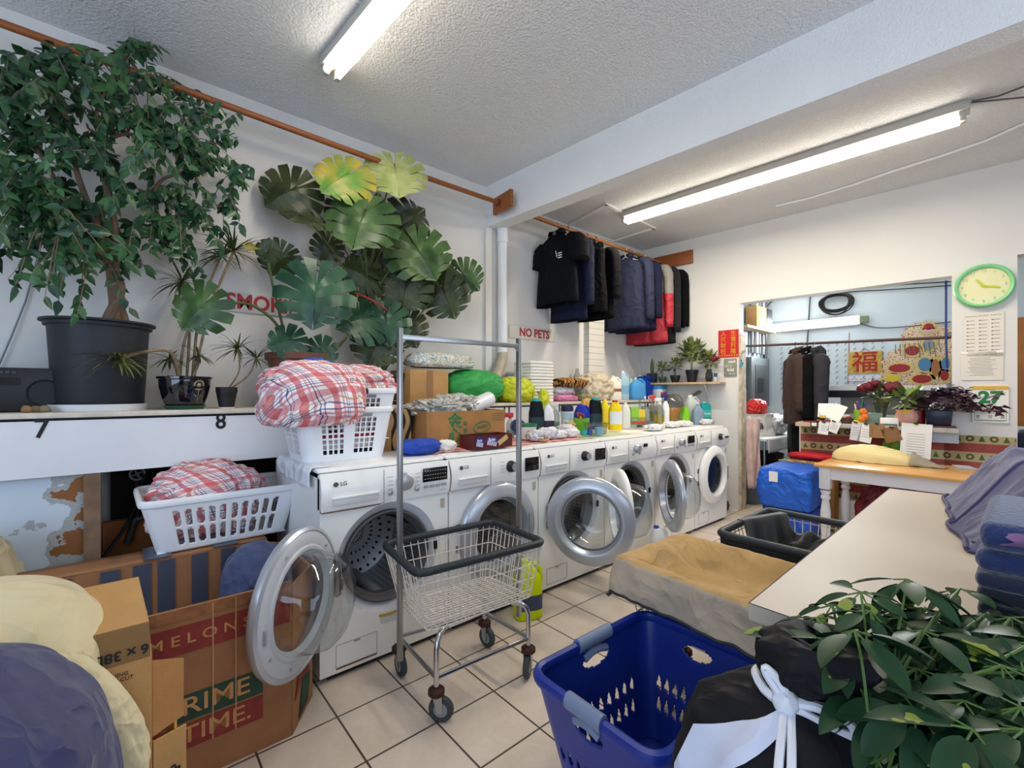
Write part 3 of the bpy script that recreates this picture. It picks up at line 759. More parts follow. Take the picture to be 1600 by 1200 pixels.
def slot_basket(name, label, loc, rz, L, W, H, slots, group=None, m=WPLASTIC, tap=.82, rimr=.012, rows=2):
    t = thing(name, label, 'laundry basket', loc, rz, group)
    top = [Vector((-L/2, -W/2, H)), Vector((L/2, -W/2, H)), Vector((L/2, W/2, H)), Vector((-L/2, W/2, H))]
    bot = [Vector((p.x*tap, p.y*tap, 0)) for p in top]
    def keep(u, v):
        s = (u*4); i = int(s) % 4; f = s % 1; n = slots if i in (0, 2) else max(3, int(slots*W/L))
        if slots < 0: return True
        if not (.14 < f < .88 and .15 < v < .92): return True
        g_ = (f-.14)/.74*n; c = g_ % 1; rw = (v-.15)/.77*rows; d = rw % 1
        dx, dy = abs(c-.5)/.29, abs(d-.5)/.42
        return not (dx < 1 and dy < 1 and (dx**4 + dy**4) < 1)
    b = MB().grid(400, 34, lambda u, v: lerp(rr(top, u*4 % 4, .05), rr(bot, u*4 % 4, .05), v), keep=keep)
    b.grid(4, 4, lambda u, v: quad(bot, u, v)); b.build('shell', m, t, ang=60, solid=.004)
    MB().tube([rr(top, k/16, .05) for k in range(64)], rimr, 8, closed=True, flat=1.5).build('rim', m, t)
    return t
sb = slot_basket('laundry_basket', 'white basket with oval slots holding a plaid bag, on the melon bin edge', (.385, 2.80, .605), .02, .66, .46, .235, 10)
def crumple(name, label, cat, c, rd, seed, m, amp=.16, freq=2.2, crease=.7, flat=.55, parts=(), group=None, rz=0., sub=5, pw=.8, vert=1., uvk=1.):
    k = MB(); k.blob((0, 0, 0), rd, seed, amp, freq, crease, sub, flat, pw=pw, vert=vert, uvk=uvk)
    return solo(k, name, m, label, cat, c, rz, group, ang=180)
pb = crumple('plaid_bag', 'red and blue plaid bag slumped in the slotted white basket', 'bag', (.34, 2.80, .78), (.25, .17, .20), 3, PL2, amp=.14, flat=.7, crease=.9)
# two nested baskets on the first washer
def grid_basket(label, loc, rz, L, W, H, tape, group):
    t = thing('laundry_basket', label, 'laundry basket', loc, rz, group)
    top = [Vector((-L/2, -W/2, H)), Vector((L/2, -W/2, H)), Vector((L/2, W/2, H)), Vector((-L/2, W/2, H))]
    bot = [Vector((p.x*.84, p.y*.84, 0)) for p in top]
    def keep(u, v):
        s = u*4; f = s % 1
        for a in (.20, .56):
            if a < f < a+.25 and .14 < v < .86:
                c = (f-a)/.25*4 % 1; d = (v-.14)/.72*7 % 1
                return not (.14 < c < .86 and .1 < d < .9)
        return True
    b = MB().grid(480, 60, lambda u, v: lerp(rr(top, u*4 % 4, .07), rr(bot, u*4 % 4, .07), v), keep=keep); b.grid(4, 4, lambda u, v: quad(bot, u, v))
    b.build('shell', WPLASTIC, t, ang=60, solid=.004)
    MB().tube([rr(top, k/16, .07) for k in range(64)], .013, 8, closed=True, flat=1.3).build('rim', WPLASTIC, t)
    MB().box((.03, -W/2-.002, H), (.085, .04, .034), bev=.01).build('tape', tape, t, )
    k = MB().grid(8, 4, lambda u, v: (-.04+.16*u, -W/2-.001 + .035*v*H/.28 - .006, H-.02-.055*v - .01*nz(u*9, 0)*v)); k.build('duct_tape', mat('duct_tape', '#8f9299', .35, .4, bump=.3, bscale=30), t, ang=180)
    return t
bx, by = .90, 2.53
grid_basket('lower white grid basket, blue tape on rim, on the first washer', (bx, by, TOPZ), -.02, .50, .40, .265, mat('blue_tape', '#3c78c8', .5), 'nested white grid baskets')
grid_basket('upper white basket with grey taped rim, nested in the basket on the first washer', (bx + .035, by + .03, TOPZ+.10), -.02, .50, .40, .265, mat('black_tape', '#1d1e22', .5), 'nested white grid baskets')
for i, (col, z, lab) in enumerate((('#1d3a3a', .03, 'dark green folded cloth at the bottom of the lower grid basket'), ('#d9d4d3', .08, 'pale folded cloth in the middle of the lower grid basket'), ('#b03038', .125, 'red folded cloth near the top of the lower grid basket'))):
    k = MB().box((0, 0, 0), (.395, .30, (.035, .05, .03)[i]), bev=.012)
    solo(k, 'folded_cloth', mat('cloth_' + col[1:], col, .9, var=.3, vscale=20, bump=.3, bscale=30), lab, 'cloth', (bx, by, TOPZ+z), -.02, 'cloths folded in the grid basket')
crumple('plaid_bag', 'big red plaid bag bulging over the stacked baskets on the first washer', 'bag', (.745, 2.45, TOPZ + .335), (.25, .22, .19), 11, PL1, amp=.12, freq=1.7, crease=.7, flat=.75, pw=.75)
crumple('plaid_bag_flap', 'loose plaid cloth trailing right over the stacked baskets', 'cloth', (1.03, 2.58, TOPZ + .405), (.21, .15, .10), 5, PL1, amp=.2, freq=2.0, crease=.9, flat=.6)
crumple('blue_cloth', 'small bright blue cloth poking up behind the big plaid bag', 'cloth', (.84, 2.68, TOPZ + .50), (.085, .06, .05), 8, mat('royal_blue_cloth', '#1f55b5', .7), amp=.3, flat=.6, sub=4)

# ================= melon bin, boxes and laundry bags ======================
bin_ = thing('cardboard_bin', 'large brown cardboard melon bin with red and green print, duct taped inside', 'cardboard bin', (0, 2.25, 0))
I = TR(0, -2.25, 0)
MELON = mat('melon_cardboard', '#966641', .7, var=.14, vscale=7, bump=.15, bscale=60)
REDB = mat('red_band', '#842e26', .7, var=.15, vscale=20); GRNB = mat('green_band', '#23412f', .7, var=.15, vscale=20)
OCHR = mat('ochre_letter', '#c08a55', .7, var=.15, vscale=30)
bz = .605
def panel(a, b, zt, m, name, par, th=.012, z0=0.):
    a = Vector(a); b = Vector(b); d = b-a; M_ = I @ TR(a.x, a.y, 0) @ rotm(0, 0, math.atan2(d.y, d.x))
    MB(M_).box((d.length/2, 0, (zt+z0)/2), (d.length, th, zt-z0)).build(name, m, par); return M_
fr = panel((-.62, 1.92), (.50, 1.905), bz, MELON, 'front_panel', bin_)
panel((.50, 1.905), (.63, 2.09), bz-.02, MELON, 'corner_panel', bin_); panel((.63, 2.09), (.63, 2.5), bz-.03, MELON, 'side_panel', bin_); panel((.63, 2.5), (.56, 2.575), bz-.03, MELON, 'corner_panel', bin_)
bkp = panel((.56, 2.575), (-.9, 2.575), bz-.015, MELON, 'back_panel', bin_)
def onf(x0, x1, z0, z1, m, name, M_=fr, y=-.0075):
    return MB(M_).box(((x0+x1)/2, y, (z0+z1)/2), (x1-x0, .003, z1-z0)).build(name, m, bin_)
F0 = -.62
onf(.50, 1.115, .45, .545, REDB, 'red_band'); onf(.40, 1.115, .565, .605, mat('worn_edge', '#8d5b37', .8, var=.3, vscale=30), 'worn_edge')
onf(.60, 1.02, .215, .305, GRNB, 'green_band'); onf(.60, 1.02, .12, .205, REDB, 'red_band')
for s, sz, x, z, bo in (('M E L O N S', .05, .83, .498, .006), ('PRIME', .085, .85, .262, .006), ('TIME.', .08, .875, .165, .006)):
    text(s, sz, OCHR, fr @ TR(x, -.0095, z) @ FX, bin_, 'printed_word', bold=bo, sx=1.15)
for x in (.66, .86, .93): onf(x, x+.004, .12, .6, mat('clear_tape_edge', '#b88d62', .3), 'tape_edge', y=-.009)
cpm = I @ TR(.50, 1.905, 0) @ rotm(0, 0, math.atan2(.185, .13))
MB(cpm).add([(.06, -.009, .02), (.16, -.009, .03), (.19, -.009, .14), (.10, -.009, .16)], [[0, 1, 2, 3]]).build('green_print', GRNB, bin_, solid=.002)
MB(cpm).add([(.02, -.009, .12), (.10, -.009, .17), (.17, -.009, .15), (.19, -.009, .25), (.06, -.009, .24)], [[0, 1, 2, 3, 4]]).build('red_print', REDB, bin_, solid=.002)
TAPE = mat('grey_duct_tape', '#565c6c', .32, .35, bump=.35, bscale=18)
for x in (.06, .17, .285, .41, .495, .60, .75):   # vertical tape strips inside the back panel
    MB(bkp).box((x, .009, .30), (.062, .004, .57)).build('tape_strip', TAPE, bin_)
fl = MB(I); fl.grid(20, 3, lambda u, v: (.56-1.3*u, 2.57+.19*v, bz-.012+.004*nz(u*6, v*2)-.004*v)); fl.build('back_flap', MELON, bin_, ang=180, solid=.008)
for x in (.38, .12): MB(I).box((x, 2.66, bz-.003), (.10, .2, .004)).build('tape_strip', TAPE, bin_)
NAVY = mat('navy_nylon', '#3d4a74', .6, wr=.6, wrs=5, sheen=.2)
crumple('laundry_bag', 'navy cloth bag lying inside the melon bin behind the open door', 'laundry bag', (.465, 2.33, .40), (.145, .17, .255), 21, NAVY, amp=.07, freq=1.6, crease=.6, flat=.9, group='navy laundry bags', sub=5)
k = MB(); k.box((.0, 2.3, .09), (.9, .44, .16), bev=.03); solo(k, 'packed_bedding', mat('grey_bedding', '#77727a', .9, bump=.4, bscale=12), 'grey bedding packed in the bottom of the melon bin', 'bedding')

box = thing('cardboard_box', 'tan cardboard box with opened flaps standing before the melon bin', 'cardboard box', (-.25, 1.66, 0))
I = TR(.25, -1.66, 0)
def bquad(ps, m, name, par, th=.006): return MB(I).add(ps, [[0, 1, 2, 3]]).build(name, m, par, smooth=False, solid=th)
bt = .66
bquad([(-.60, 1.50, 0), (.055, 1.50, 0), (.055, 1.50, bt), (-.60, 1.50, bt)], CARD2, 'front_panel', box)
bquad([(.055, 1.50, 0), (.055, 1.82, 0), (.055, 1.82, bt), (.055, 1.50, bt)], CARD2, 'side_panel', box)
bquad([(-.60, 1.82, 0), (.055, 1.82, 0), (.055, 1.82, bt), (-.60, 1.82, bt)], CARD2, 'back_panel', box)
bquad([(-.60, 1.50, 0), (-.60, 1.82, 0), (-.60, 1.82, bt), (-.60, 1.50, bt)], CARD2, 'side_panel', box)
bquad([(-.60, 1.502, bt), (.055, 1.502, bt), (.052, 1.51, bt+.085), (-.60, 1.51, bt+.085)], mat('dark_cardboard_face', '#86673f', .85, var=.1, vscale=9), 'lower_flap', box)
bquad([(-.60, 1.51, bt+.085), (.052, 1.51, bt+.085), (.035, 1.72, bt+.14), (-.60, 1.72, bt+.14)], CARD2, 'raised_flap', box)
bquad([(.065, 1.52, .16), (.065, 1.72, .16), (.12, 1.70, .40), (.11, 1.53, .40)], CARD2, 'loose_flap', box)
bquad([(.058, 1.515, .44), (.128, 1.56, .44), (.128, 1.56, .60), (.058, 1.515, .64)], CARD, 'hanging_flap', box)
bquad([(.06, 1.508, 0), (.132, 1.53, 0), (.132, 1.53, .43), (.06, 1.508, .43)], CARD2, 'outer_panel', box)
fm = I @ TR(0, 1.4965, 0) @ FX
text('6 x 38L', .034, PRINT, I @ TR(-.0, 1.4975, bt+.025) @ FX @ rotm(0, 0, pi), box, 'printed_word', bold=.02)
text('WARNING\nDO NOT CUT', .013, PRINT, TR(0, 0, 0) @ I @ TR(-.02, 1.4955, bt-.03) @ FX, box, 'printed_word')
for q_, z_ in (('E', .49), ('UP', .45), ('5L', .40)): text(q_, .04, mat('blue_black_print', '#2a3340', .7), I @ TR(.0, 1.4955, z_) @ FX, box, 'printed_word', bold=.02)
pm = I @ TR(.06, 1.508, 0) @ rotm(0, 0, math.atan2(.022, .072))
text('FLAT CAP', .032, PRINT, pm @ TR(.05, -.0045, .27) @ FX @ rotm(0, 0, pi/2), box, 'printed_word', bold=.03)
text('PLEASE', .026, PRINT, pm @ TR(.018, -.0045, .27) @ FX @ rotm(0, 0, pi/2), box, 'printed_word', bold=.03)

CREAM = mat('cream_cotton', '#cdbf98', .85, var=.05, vscale=6, wr=.5, wrs=4, sheen=.2)
INDIGO = mat('indigo_cloth', '#2f3058', .55, var=.1, vscale=5, wr=.5, wrs=4, sheen=.2)
crumple('laundry_bag', 'large cream cotton laundry bag slumped on the tan cardboard box', 'laundry bag', (-.335, 1.60, .67), (.31, .22, .235), 31, CREAM, amp=.05, freq=1.3, vert=.5, crease=.35, flat=.9, sub=6, pw=.85)
k = MB().blob((0, 0, 0), (.062, .05, .19), 5, .10, 1.6, .5, 5, None, M=rotm(0, -.38, 0)); solo(k, 'bag_neck', CREAM, 'gathered cream bag end hanging over the tan box edge', 'cloth', (-.04, 1.42, .58), ang=180)
crumple('laundry_bag', 'dark indigo laundry bag in the near left corner below the cream bag', 'laundry bag', (-.28, 1.19, .52), (.285, .22, .375), 41, INDIGO, amp=.045, freq=1.4, crease=.45, flat=.95, sub=6, vert=.4)
k = MB().box((0, 0, 0), (.52, .40, .20), bev=.006); solo(k, 'cardboard_box', CARD, 'closed brown cardboard carton under the indigo laundry bag', 'cardboard box', (-.30, 1.19, .10))
crumple('laundry_bag', 'small pale cream bag against the peeling wall at far left', 'laundry bag', (-.47, 2.79, .385), (.16, .14, .38), 51, CREAM, amp=.12, freq=1.5, crease=.8, flat=.98, sub=4)
# valves and pipes in the recess
PIPE = mat('old_pipe', '#4a4541', .6, .4, var=.3, vscale=20)
for x, lab in ((.06, 'left water valve with grey wheel in the dark recess'), (.27, 'right water valve with grey wheel in the dark recess')):
    t = thing('water_valve', lab, 'valve', (x, 3.22, .90), 0, 'water valves under the ledge')
    MB().rod((0, .06, .05), (0, .06, -.26), .014, 10).build('riser', PIPE, t); MB().rod((0, .06, 0), (0, -.03, 0), .012, 10).build('body', PIPE, t)
    h = MB().tube([(.032*cos(a*pi/8), -.04, .032*sin(a*pi/8)) for a in range(16)], .006, 6, closed=True)
    for a in range(4): h.rod((0, -.04, 0), (.032*cos(a*pi/2+.4), -.04, .032*sin(a*pi/2+.4)), .005, 5)
    h.build('wheel', mat('valve_wheel', '#85827e', .6, .4), t)
solo(MB().tube([(-.07, 3.05, .52), (.0, 3.10, .62), (.05, 3.14, .72), (.08, 3.17, .86), (.12, 3.2, .955)], .008, 8), 'drain_hose', BLACK, 'thin black hose curving up beside the old stud', 'hose')
k = MB().tube([(.02, 3.16, .54), (.05, 3.16, .66), (.12, 3.15, .67), (.34, 3.15, .67)], .018, 10); solo(k, 'drain_pipe', PIPE, 'dark drain pipe in front of the stained board', 'pipe')
# ================= plants ================================================
def leaf_mat(name, a, b, scale=4., rough=.45, veins=None):
    L = NT(name, rough, .4); _v, x, y, z = L.coord(); n = L.noise(_v, scale, 3)
    r = L.n('ShaderNodeMapRange'); r.inputs[1].default_value = .35; r.inputs[2].default_value = .65; L.l(n, r.inputs[0])
    L.b.inputs['Subsurface Weight'].default_value = .0
    return L.done(L.mix(r.outputs[0], a, b))
FICUS = leaf_mat('ficus_leaf', '#173626', '#386135', 9., .36)
BARK = mat('pale_bark', '#7a6452', .85, var=.25, vscale=18, bump=.4, bscale=40)
def viewbasis(p):
    v = (Vector(p) - CAMP).normalized(); r = v.cross(Vector((0, 0, 1))).normalized(); return v, r, r.cross(v).normalized()
def pot(name, label, cat, loc, r0, r1, h, m, group=None, rim=.012, soil=True, lip=.0, prof=None):
    t = thing(name, label, cat, loc, 0, group)
    P = prof or [(0, 0), (r0, 0), (r1, h - .03), (r1 + rim, h - .03), (r1 + rim, h), (r1 - .004, h), (r1 - .008, h - .02), (r0 - .01, .02)]
    MB().lathe(P, 40).build('pot', m, t)
    if soil: MB().lathe([(0, h*.86 + .004), (r1*.94, h*.86)], 24).build('soil', SOIL, t)
    return t
# ---- weeping fig
fp = aty(157, 620, 3.155); FO = Vector((fp.x, 3.155, LZ))
sau = MB().lathe([(0, 0), (.185, 0), (.205, .034), (.199, .034), (.182, .006), (0, .006)], 40)
solo(sau, 'plant_saucer', WPLASTIC, 'white plastic saucer under the huge black tub of the fig tree', 'saucer', FO)
FO = FO + Vector((0, 0, .007))
fig = thing('potted_fig_tree', 'tall weeping fig tree with pale twisted trunk in a huge black tub', 'potted tree', FO)
MB().lathe([(0, 0), (.168, 0), (.176, .02), (.198, .415), (.21, .415), (.212, .43), (.226, .435), (.226, .445), (.2, .447), (.19, .43), (.17, .05)], 48).build('tub', mat('black_tub', '#212328', .55, bump=.05, bscale=20), fig)
MB().lathe([(0, .392), (.187, .385)], 24).build('soil', SOIL, fig)
TI = TR(-FO.x, -FO.y, -FO.z)
tr = MB(TI); rnd = random.Random(3)
base = aty(180, 484, 3.15); fork = aty(172, 408, 3.13)
def curve(ps, n=10):
    out = []; ps = [Vector(p) for p in ps]; ps = [ps[0]*2-ps[1]] + ps + [ps[-1]*2-ps[-2]]
    for i in range(1, len(ps)-2):
        for k in range(n):
            t = k/n; a, b, c, d = ps[i-1:i+3]
            out.append(.5*((2*b) + (c-a)*t + (2*a-5*b+4*c-d)*t*t + (3*b-a-3*c+d)*t**3))
    out.append(ps[-2]); return out
for k, (bx0, dx) in enumerate(((168, .0), (181, .01), (193, -.01))):
    b0 = aty(bx0, 500, 3.13 + .02*k); mid = aty(180 + 8*cos(k*2.1), 450, 3.14); tr.tube(curve([b0 - Vector((0, 0, .06)), b0, mid, fork + Vector((.02*(k-1), .0, 0))]), [.024]*16 + [.022]*15, 8)
limbs_px = [[(172, 408), (150, 350), (120, 270), (100, 170), (60, 90)], [(172, 408), (180, 360), (160, 250), (190, 210), (280, 225)], [(172, 408), (205, 375), (240, 362), (290, 330), (360, 320)],
            [(172, 408), (130, 380), (80, 340), (20, 300)], [(205, 375), (230, 330), (255, 280), (320, 270)], [(150, 350), (170, 280), (150, 180), (190, 100)], [(130, 380), (90, 290), (40, 200), (0, 120)]]
limbs = []
for i, L in enumerate(limbs_px):
    y0 = 3.13; ye = (2.95, 2.92, 3.0, 2.9, 3.1, 3.15, 3.1)[i]
    c = curve([aty(px, py, lerp(y0, ye, k/(len(L)-1))) for k, (px, py) in enumerate(L)], 8); n = len(c)
    tr.tube(c, [lerp(.02 if i < 4 else .015, .005, k/(n-1)) for k in range(n)], 7); limbs.append(c)
trunk = tr.build('trunk', BARK, fig)
tw = MB(TI); lf = MB(TI)
def ficus_leaf(p, d, L, W):
    d = Vector(d).normalized(); s = d.cross(Vector((rnd.uniform(-.4, .4), rnd.uniform(-1, -.3), rnd.uniform(-.2, .6)))); 
    s = s.normalized() if s.length > 1e-4 else d.orthogonal(); nrm = s.cross(d)
    P = [p, p + d*L*.3 + s*W*.85 - nrm*W*.25, p + d*L*.62 + s*W*.7 - nrm*W*.2, p + d*L + Vector((0, 0, -L*.1)), p + d*L*.62 - s*W*.7 - nrm*W*.2, p + d*L*.3 - s*W*.85 - nrm*W*.25, p + d*L*.35, p + d*L*.66]
    lf.add(P, [[0, 6, 1], [0, 5, 6], [6, 7, 2, 1], [6, 5, 4, 7], [7, 3, 2], [7, 4, 3]])
tips = []
for i in range(255):
    for _ in range(30):
        px, py = rnd.uniform(-90, 395), rnd.uniform(20, 500)
        e = ((px-150)/245)**2 + ((py-255)/230)**2
        if e < 1 and not (px > 215 and py > 430) and not (px > 250 and py < 120) and not (120 < px < 230 and py > 440 and rnd.random() < .6): break
    tips.append((px, py))
for px, py in tips:
    e = aty(px, py, rnd.uniform(2.62, 3.3)); src = min((q for c in limbs for q in c[4::3]), key=lambda q: (q - e).length + rnd.uniform(0, .12))
    v = e - src
    if v.length > .55: src = e - v*(.5/v.length); 
    mid = src + (e-src)*.5 + Vector((0, 0, .05)); end = e + Vector((0, 0, -.05))
    c = curve([src, mid, end], 5); tw.tube(c, [.0035, .003, .003, .0028, .0025, .0022, .002, .002, .0018, .0015, .0012], 4)
    for k in range(2, len(c)):
        for s in range(2 if k % 2 else 1):
            q = c[k]; d = Vector((rnd.uniform(-.7, .7), rnd.uniform(-.7, .7), rnd.uniform(-1.1, .05)))
            L = rnd.uniform(.046, .078)
            if (q + d.normalized()*L).y > 3.385: continue
            ficus_leaf(q, d, L, L*.29)
tw.build('twigs', BARK, trunk); lf.build('foliage', FICUS, fig, ang=180)
# ---- spiky dracaenas
SPIKE = leaf_mat('dracaena_leaf', '#2b3a1c', '#55602f', 9., .45); SPIKE2 = leaf_mat('pale_dracaena_leaf', '#4a5a2c', '#7c7f45', 9., .45)
CANE = mat('dracaena_cane', '#7e6a50', .8, var=.3, vscale=30)
def rosette(mb, p, n, L, seed, up=.9, droop=1.2, wdt=.006, ymax=3.385):
    r_ = random.Random(seed); p = Vector(p)
    for i in range(n):
        a = r_.uniform(0, 2*pi); e = r_.uniform(-.5, up); ln = L*r_.uniform(.65, 1.1)
        d = Vector((cos(a)*cos(e), sin(a)*cos(e), sin(e))); side = d.cross(Vector((0, 0, 1))).normalized()
        vs = []; q = p.copy(); dd = d.copy(); N = 7
        for k in range(N + 1):
            w_ = wdt*(1 - (k/N)**2)*(.5 + min(1, k/2)*.5) + .0004
            if q.y > ymax: q.y = ymax - .002
            vs += [q + side*w_, q - side*w_ + Vector((0, 0, .001))]
            q = q + dd*(ln/N); dd = (dd + Vector((0, 0, -droop/N*(.3 + k/N)))).normalized()
        mb.add(vs, [[2*k, 2*k+1, 2*k+3, 2*k+2] for k in range(N)])
cp = aty(290, 640, 3.03); CO = Vector((cp.x, 3.06, LZ))
solo(MB().lathe([(0, 0), (.085, 0), (.098, .022), (.092, .022), (.08, .005), (0, .005)], 32), 'plant_saucer', mat('dark_green_glaze', '#1e4a35', .3), 'dark green saucer under the black glazed sunflower pot', 'saucer', CO)
CO = CO + Vector((0, 0, .0055))
cer = pot('potted_dracaena', 'many headed dracaena in black glazed pot painted with a sunflower', 'potted plant', CO, .075, .115, .175, mat('black_glaze', '#0c0d18', .08, coat=1.),
          prof=[(0, 0), (.08, 0), (.085, .01), (.105, .06), (.117, .12), (.119, .155), (.127, .16), (.128, .172), (.118, .175), (.11, .165), (.095, .05)])
pm_ = mat('painted_sunflower', '#8f8a6c', .4); fl = MB()
v, r_, u_ = viewbasis(CO + Vector((0, -.12, .1))); az0 = math.atan2(-CO.y, -CO.x) + .55
def onpot(a, z): 
    rad_ = .1065 + .10*(z-.06) if z < .12 else .1185
    rad_ = [.082, .0965, .1065, .112, .1175, .1195][min(5, int(z/.03))] if z < .15 else .121
    return Vector((cos(az0 + a)*(rad_+.002), sin(az0 + a)*(rad_+.002), z))
for k in range(14):
    q = 2*pi*k/14; a0, z0 = .13*cos(q), .125 + .016*sin(q); a1, z1 = .27*cos(q), .125 + .032*sin(q); da, dz = -.045*sin(q), .006*cos(q)
    fl.add([onpot(a0, z0), onpot((a0+a1)/2+da, (z0+z1)/2+dz), onpot(a1, z1), onpot((a0+a1)/2-da, (z0+z1)/2-dz)], [[0, 1, 2, 3]])
fl.add([onpot(.1*cos(2*pi*k/16), .125 + .012*sin(2*pi*k/16)) for k in range(16)], [list(range(16))])
fl.add([onpot(-.008, .095), onpot(.012, .095), onpot(.012, .03), onpot(-.008, .03)], [[0, 1, 2, 3]])
for s in (-1, 1): fl.add([onpot(0, .04), onpot(.2*s, .055), onpot(.28*s, .085), onpot(.1*s, .07)], [[0, 1, 2, 3]])
fl.build('painted_flower', pm_, cer, ang=180, solid=.0006)
CI = TR(*(-CO)); sp = MB(CI); cn = MB(CI)
heads = [((365, 392), 3.22, 60, .24), ((285, 440), 3.18, 40, .2), ((300, 500), 3.10, 34, .13), ((265, 560), 3.08, 30, .13), ((310, 555), 3.0, 26, .11), ((345, 400), 3.3, 30, .2)]
top = CO + Vector((0, 0, .15))
for k, ((px, py), y, n, L) in enumerate(heads):
    e = aty(px, py, y); cn.tube(curve([top + Vector((.03*cos(k*1.3), .03*sin(k*1.3), -.03)), lerp(top, e, .5) + Vector((.03*sin(k*2), .02, .02)), e], 6), .007, 6); rosette(sp, e, n, L, k + 5)
e = aty(185, 562, 2.90); cn.tube(curve([top + Vector((-.02, -.03, -.02)), aty(268, 552, 2.98), aty(225, 550, 2.93), e], 6), .008, 6)
sp.build('foliage', SPIKE, cer, ang=180); cn.build('canes', CANE, cer)
s2 = MB(CI); rosette(s2, e, 46, .19, 77, up=.7, droop=1.5, wdt=.007); s2.build('pale_head', SPIKE2, cer, ang=180)
sp0 = aty(356, 634, 3.02); SO = Vector((sp0.x, 3.06, LZ))
solo(MB().lathe([(0, 0), (.04, 0), (.044, .007), (0, .007)], 24), 'plant_saucer', WPLASTIC, 'small white saucer under the little black pot beside number 8', 'saucer', SO)
SO = SO + Vector((0, 0, .0075))
smp = pot('potted_dracaena', 'spindly dracaena in a small plain black pot above number 8', 'potted plant', SO, .038, .052, .115, mat('matt_black_pot', '#17181b', .6), rim=.002)
s3 = MB(TR(*(-SO))); c3 = MB(TR(*(-SO)))
for (px, py), y, n in (((372, 545), 3.0, 40), ((400, 560), 3.05, 30)):
    e = aty(px, py, y); c3.tube(curve([SO + Vector((0, 0, .09)), lerp(SO + Vector((0, 0, .1)), e, .5) + Vector((.03, -.02, -.01)), e], 6), .005, 6); rosette(s3, e, n, .15, int(px), wdt=.005)
s3.build('foliage', SPIKE, smp, ang=180); c3.build('canes', CANE, smp)
# ---- swiss cheese plants
def cheese(mb, p, size, dirv, nrm, droop=.35, nf=7, curl=.0, seed=0, gap=.075):
    r_ = random.Random(seed); d = Vector(dirv).normalized(); n = Vector(nrm); n = (n - d*n.dot(d)).normalized(); s = d.cross(n).normalized(); p = Vector(p)
    def pt(x, y):       # x across (-1..1), y along (-.35..1)
        z = -droop*(x*x)*.55 - droop*.5*max(0, y)**2 + .05*sin(abs(x)*9 + y*3) - curl*x
        return p + (s*x*.52 + d*y*.62 + n*z*.5)*size
    for sd in (-1, 1):
        for i in range(nf):
            a0, a1 = i/nf, (i+1)/nf
            vs = []; U = 6
            for k in range(U + 1):
                u = k/U; g = 0 if u < .45 else gap*((u-.45)/.55)**.6 + (.05 if u > .97 else 0)
                if i == 0: gl, gr = 0, g
                elif i == nf-1: gl, gr = g, 0
                else: gl, gr = g, g
                for t in (a0 + gl/nf*(1.6), a1 - gr/nf*(1.6)):
                    # outline of a heart: basal lobe to tip
                    th = pi*(.98 - t*.98); R = (.78 + .30*sin(th)**1.0 + .10*(1 - t))*(1 if t < .9 else 1 - .0)
                    bx = sin(th)*R*1.0; by = -cos(pi - th)*0 + cos(th)*R*.92 + .12
                    my = lerp(-.05, .98, t**1.15); 
                    if t > .93: bx *= .75
                    x = lerp(0.012, bx, u)*sd; y = lerp(my, by if t < .97 else 1.06, u**.9)
                    vs.append(pt(x, y))
            mb.add(vs, [[2*k, 2*k+1, 2*k+3, 2*k+2] for k in range(U)])
    mb.tube([pt(0, -.05) + n*.002, pt(0, .4) + n*.003, pt(0, .95) + n*.001], [.0035*size/.2, .0025*size/.2, .001], 5)
MLEAF = leaf_mat('monstera_leaf', '#243f1e', '#4a6633', 7., .38); MDARK = leaf_mat('dark_monstera_leaf', '#1e2b14', '#3e4820', 7., .4); MPALE = leaf_mat('pale_monstera_leaf', '#94a055', '#bcbf80', 8., .4); MYEL = leaf_mat('yellowing_monstera_leaf', '#5f8a35', '#b39a35', 7., .4); MBLUE = leaf_mat('bluish_monstera_leaf', '#1b3c2a', '#355a3e', 7., .35)
gp = aty(603, 610, 3.17); GO = Vector((gp.x, 3.19, LZ))
mon = pot('potted_monstera', 'big swiss cheese plant tied to a pole in a large dark pot', 'potted plant', GO, .11, .15, .235, mat('charcoal_pot', '#2a2a2b', .7), rim=.006)
MI = TR(*(-GO)); pole_b = aty(578, 560, 3.2); pole_t = aty(548, 330, 3.22)
MB(MI).rod(GO + Vector((-.03, 0, .15)), pole_t, .011, 10).build('support_pole', mat('grey_pole', '#5d6270', .4, .3), mon)
stem = MB(MI); TWIG = mat('monstera_stem', '#4c5a32', .6, var=.2, vscale=20)
GTOP = GO + Vector((0, 0, .2))
stem.tube(curve([GTOP, aty(585, 470, 3.2), aty(570, 400, 3.2), aty(560, 350, 3.2)], 8), .014, 8)
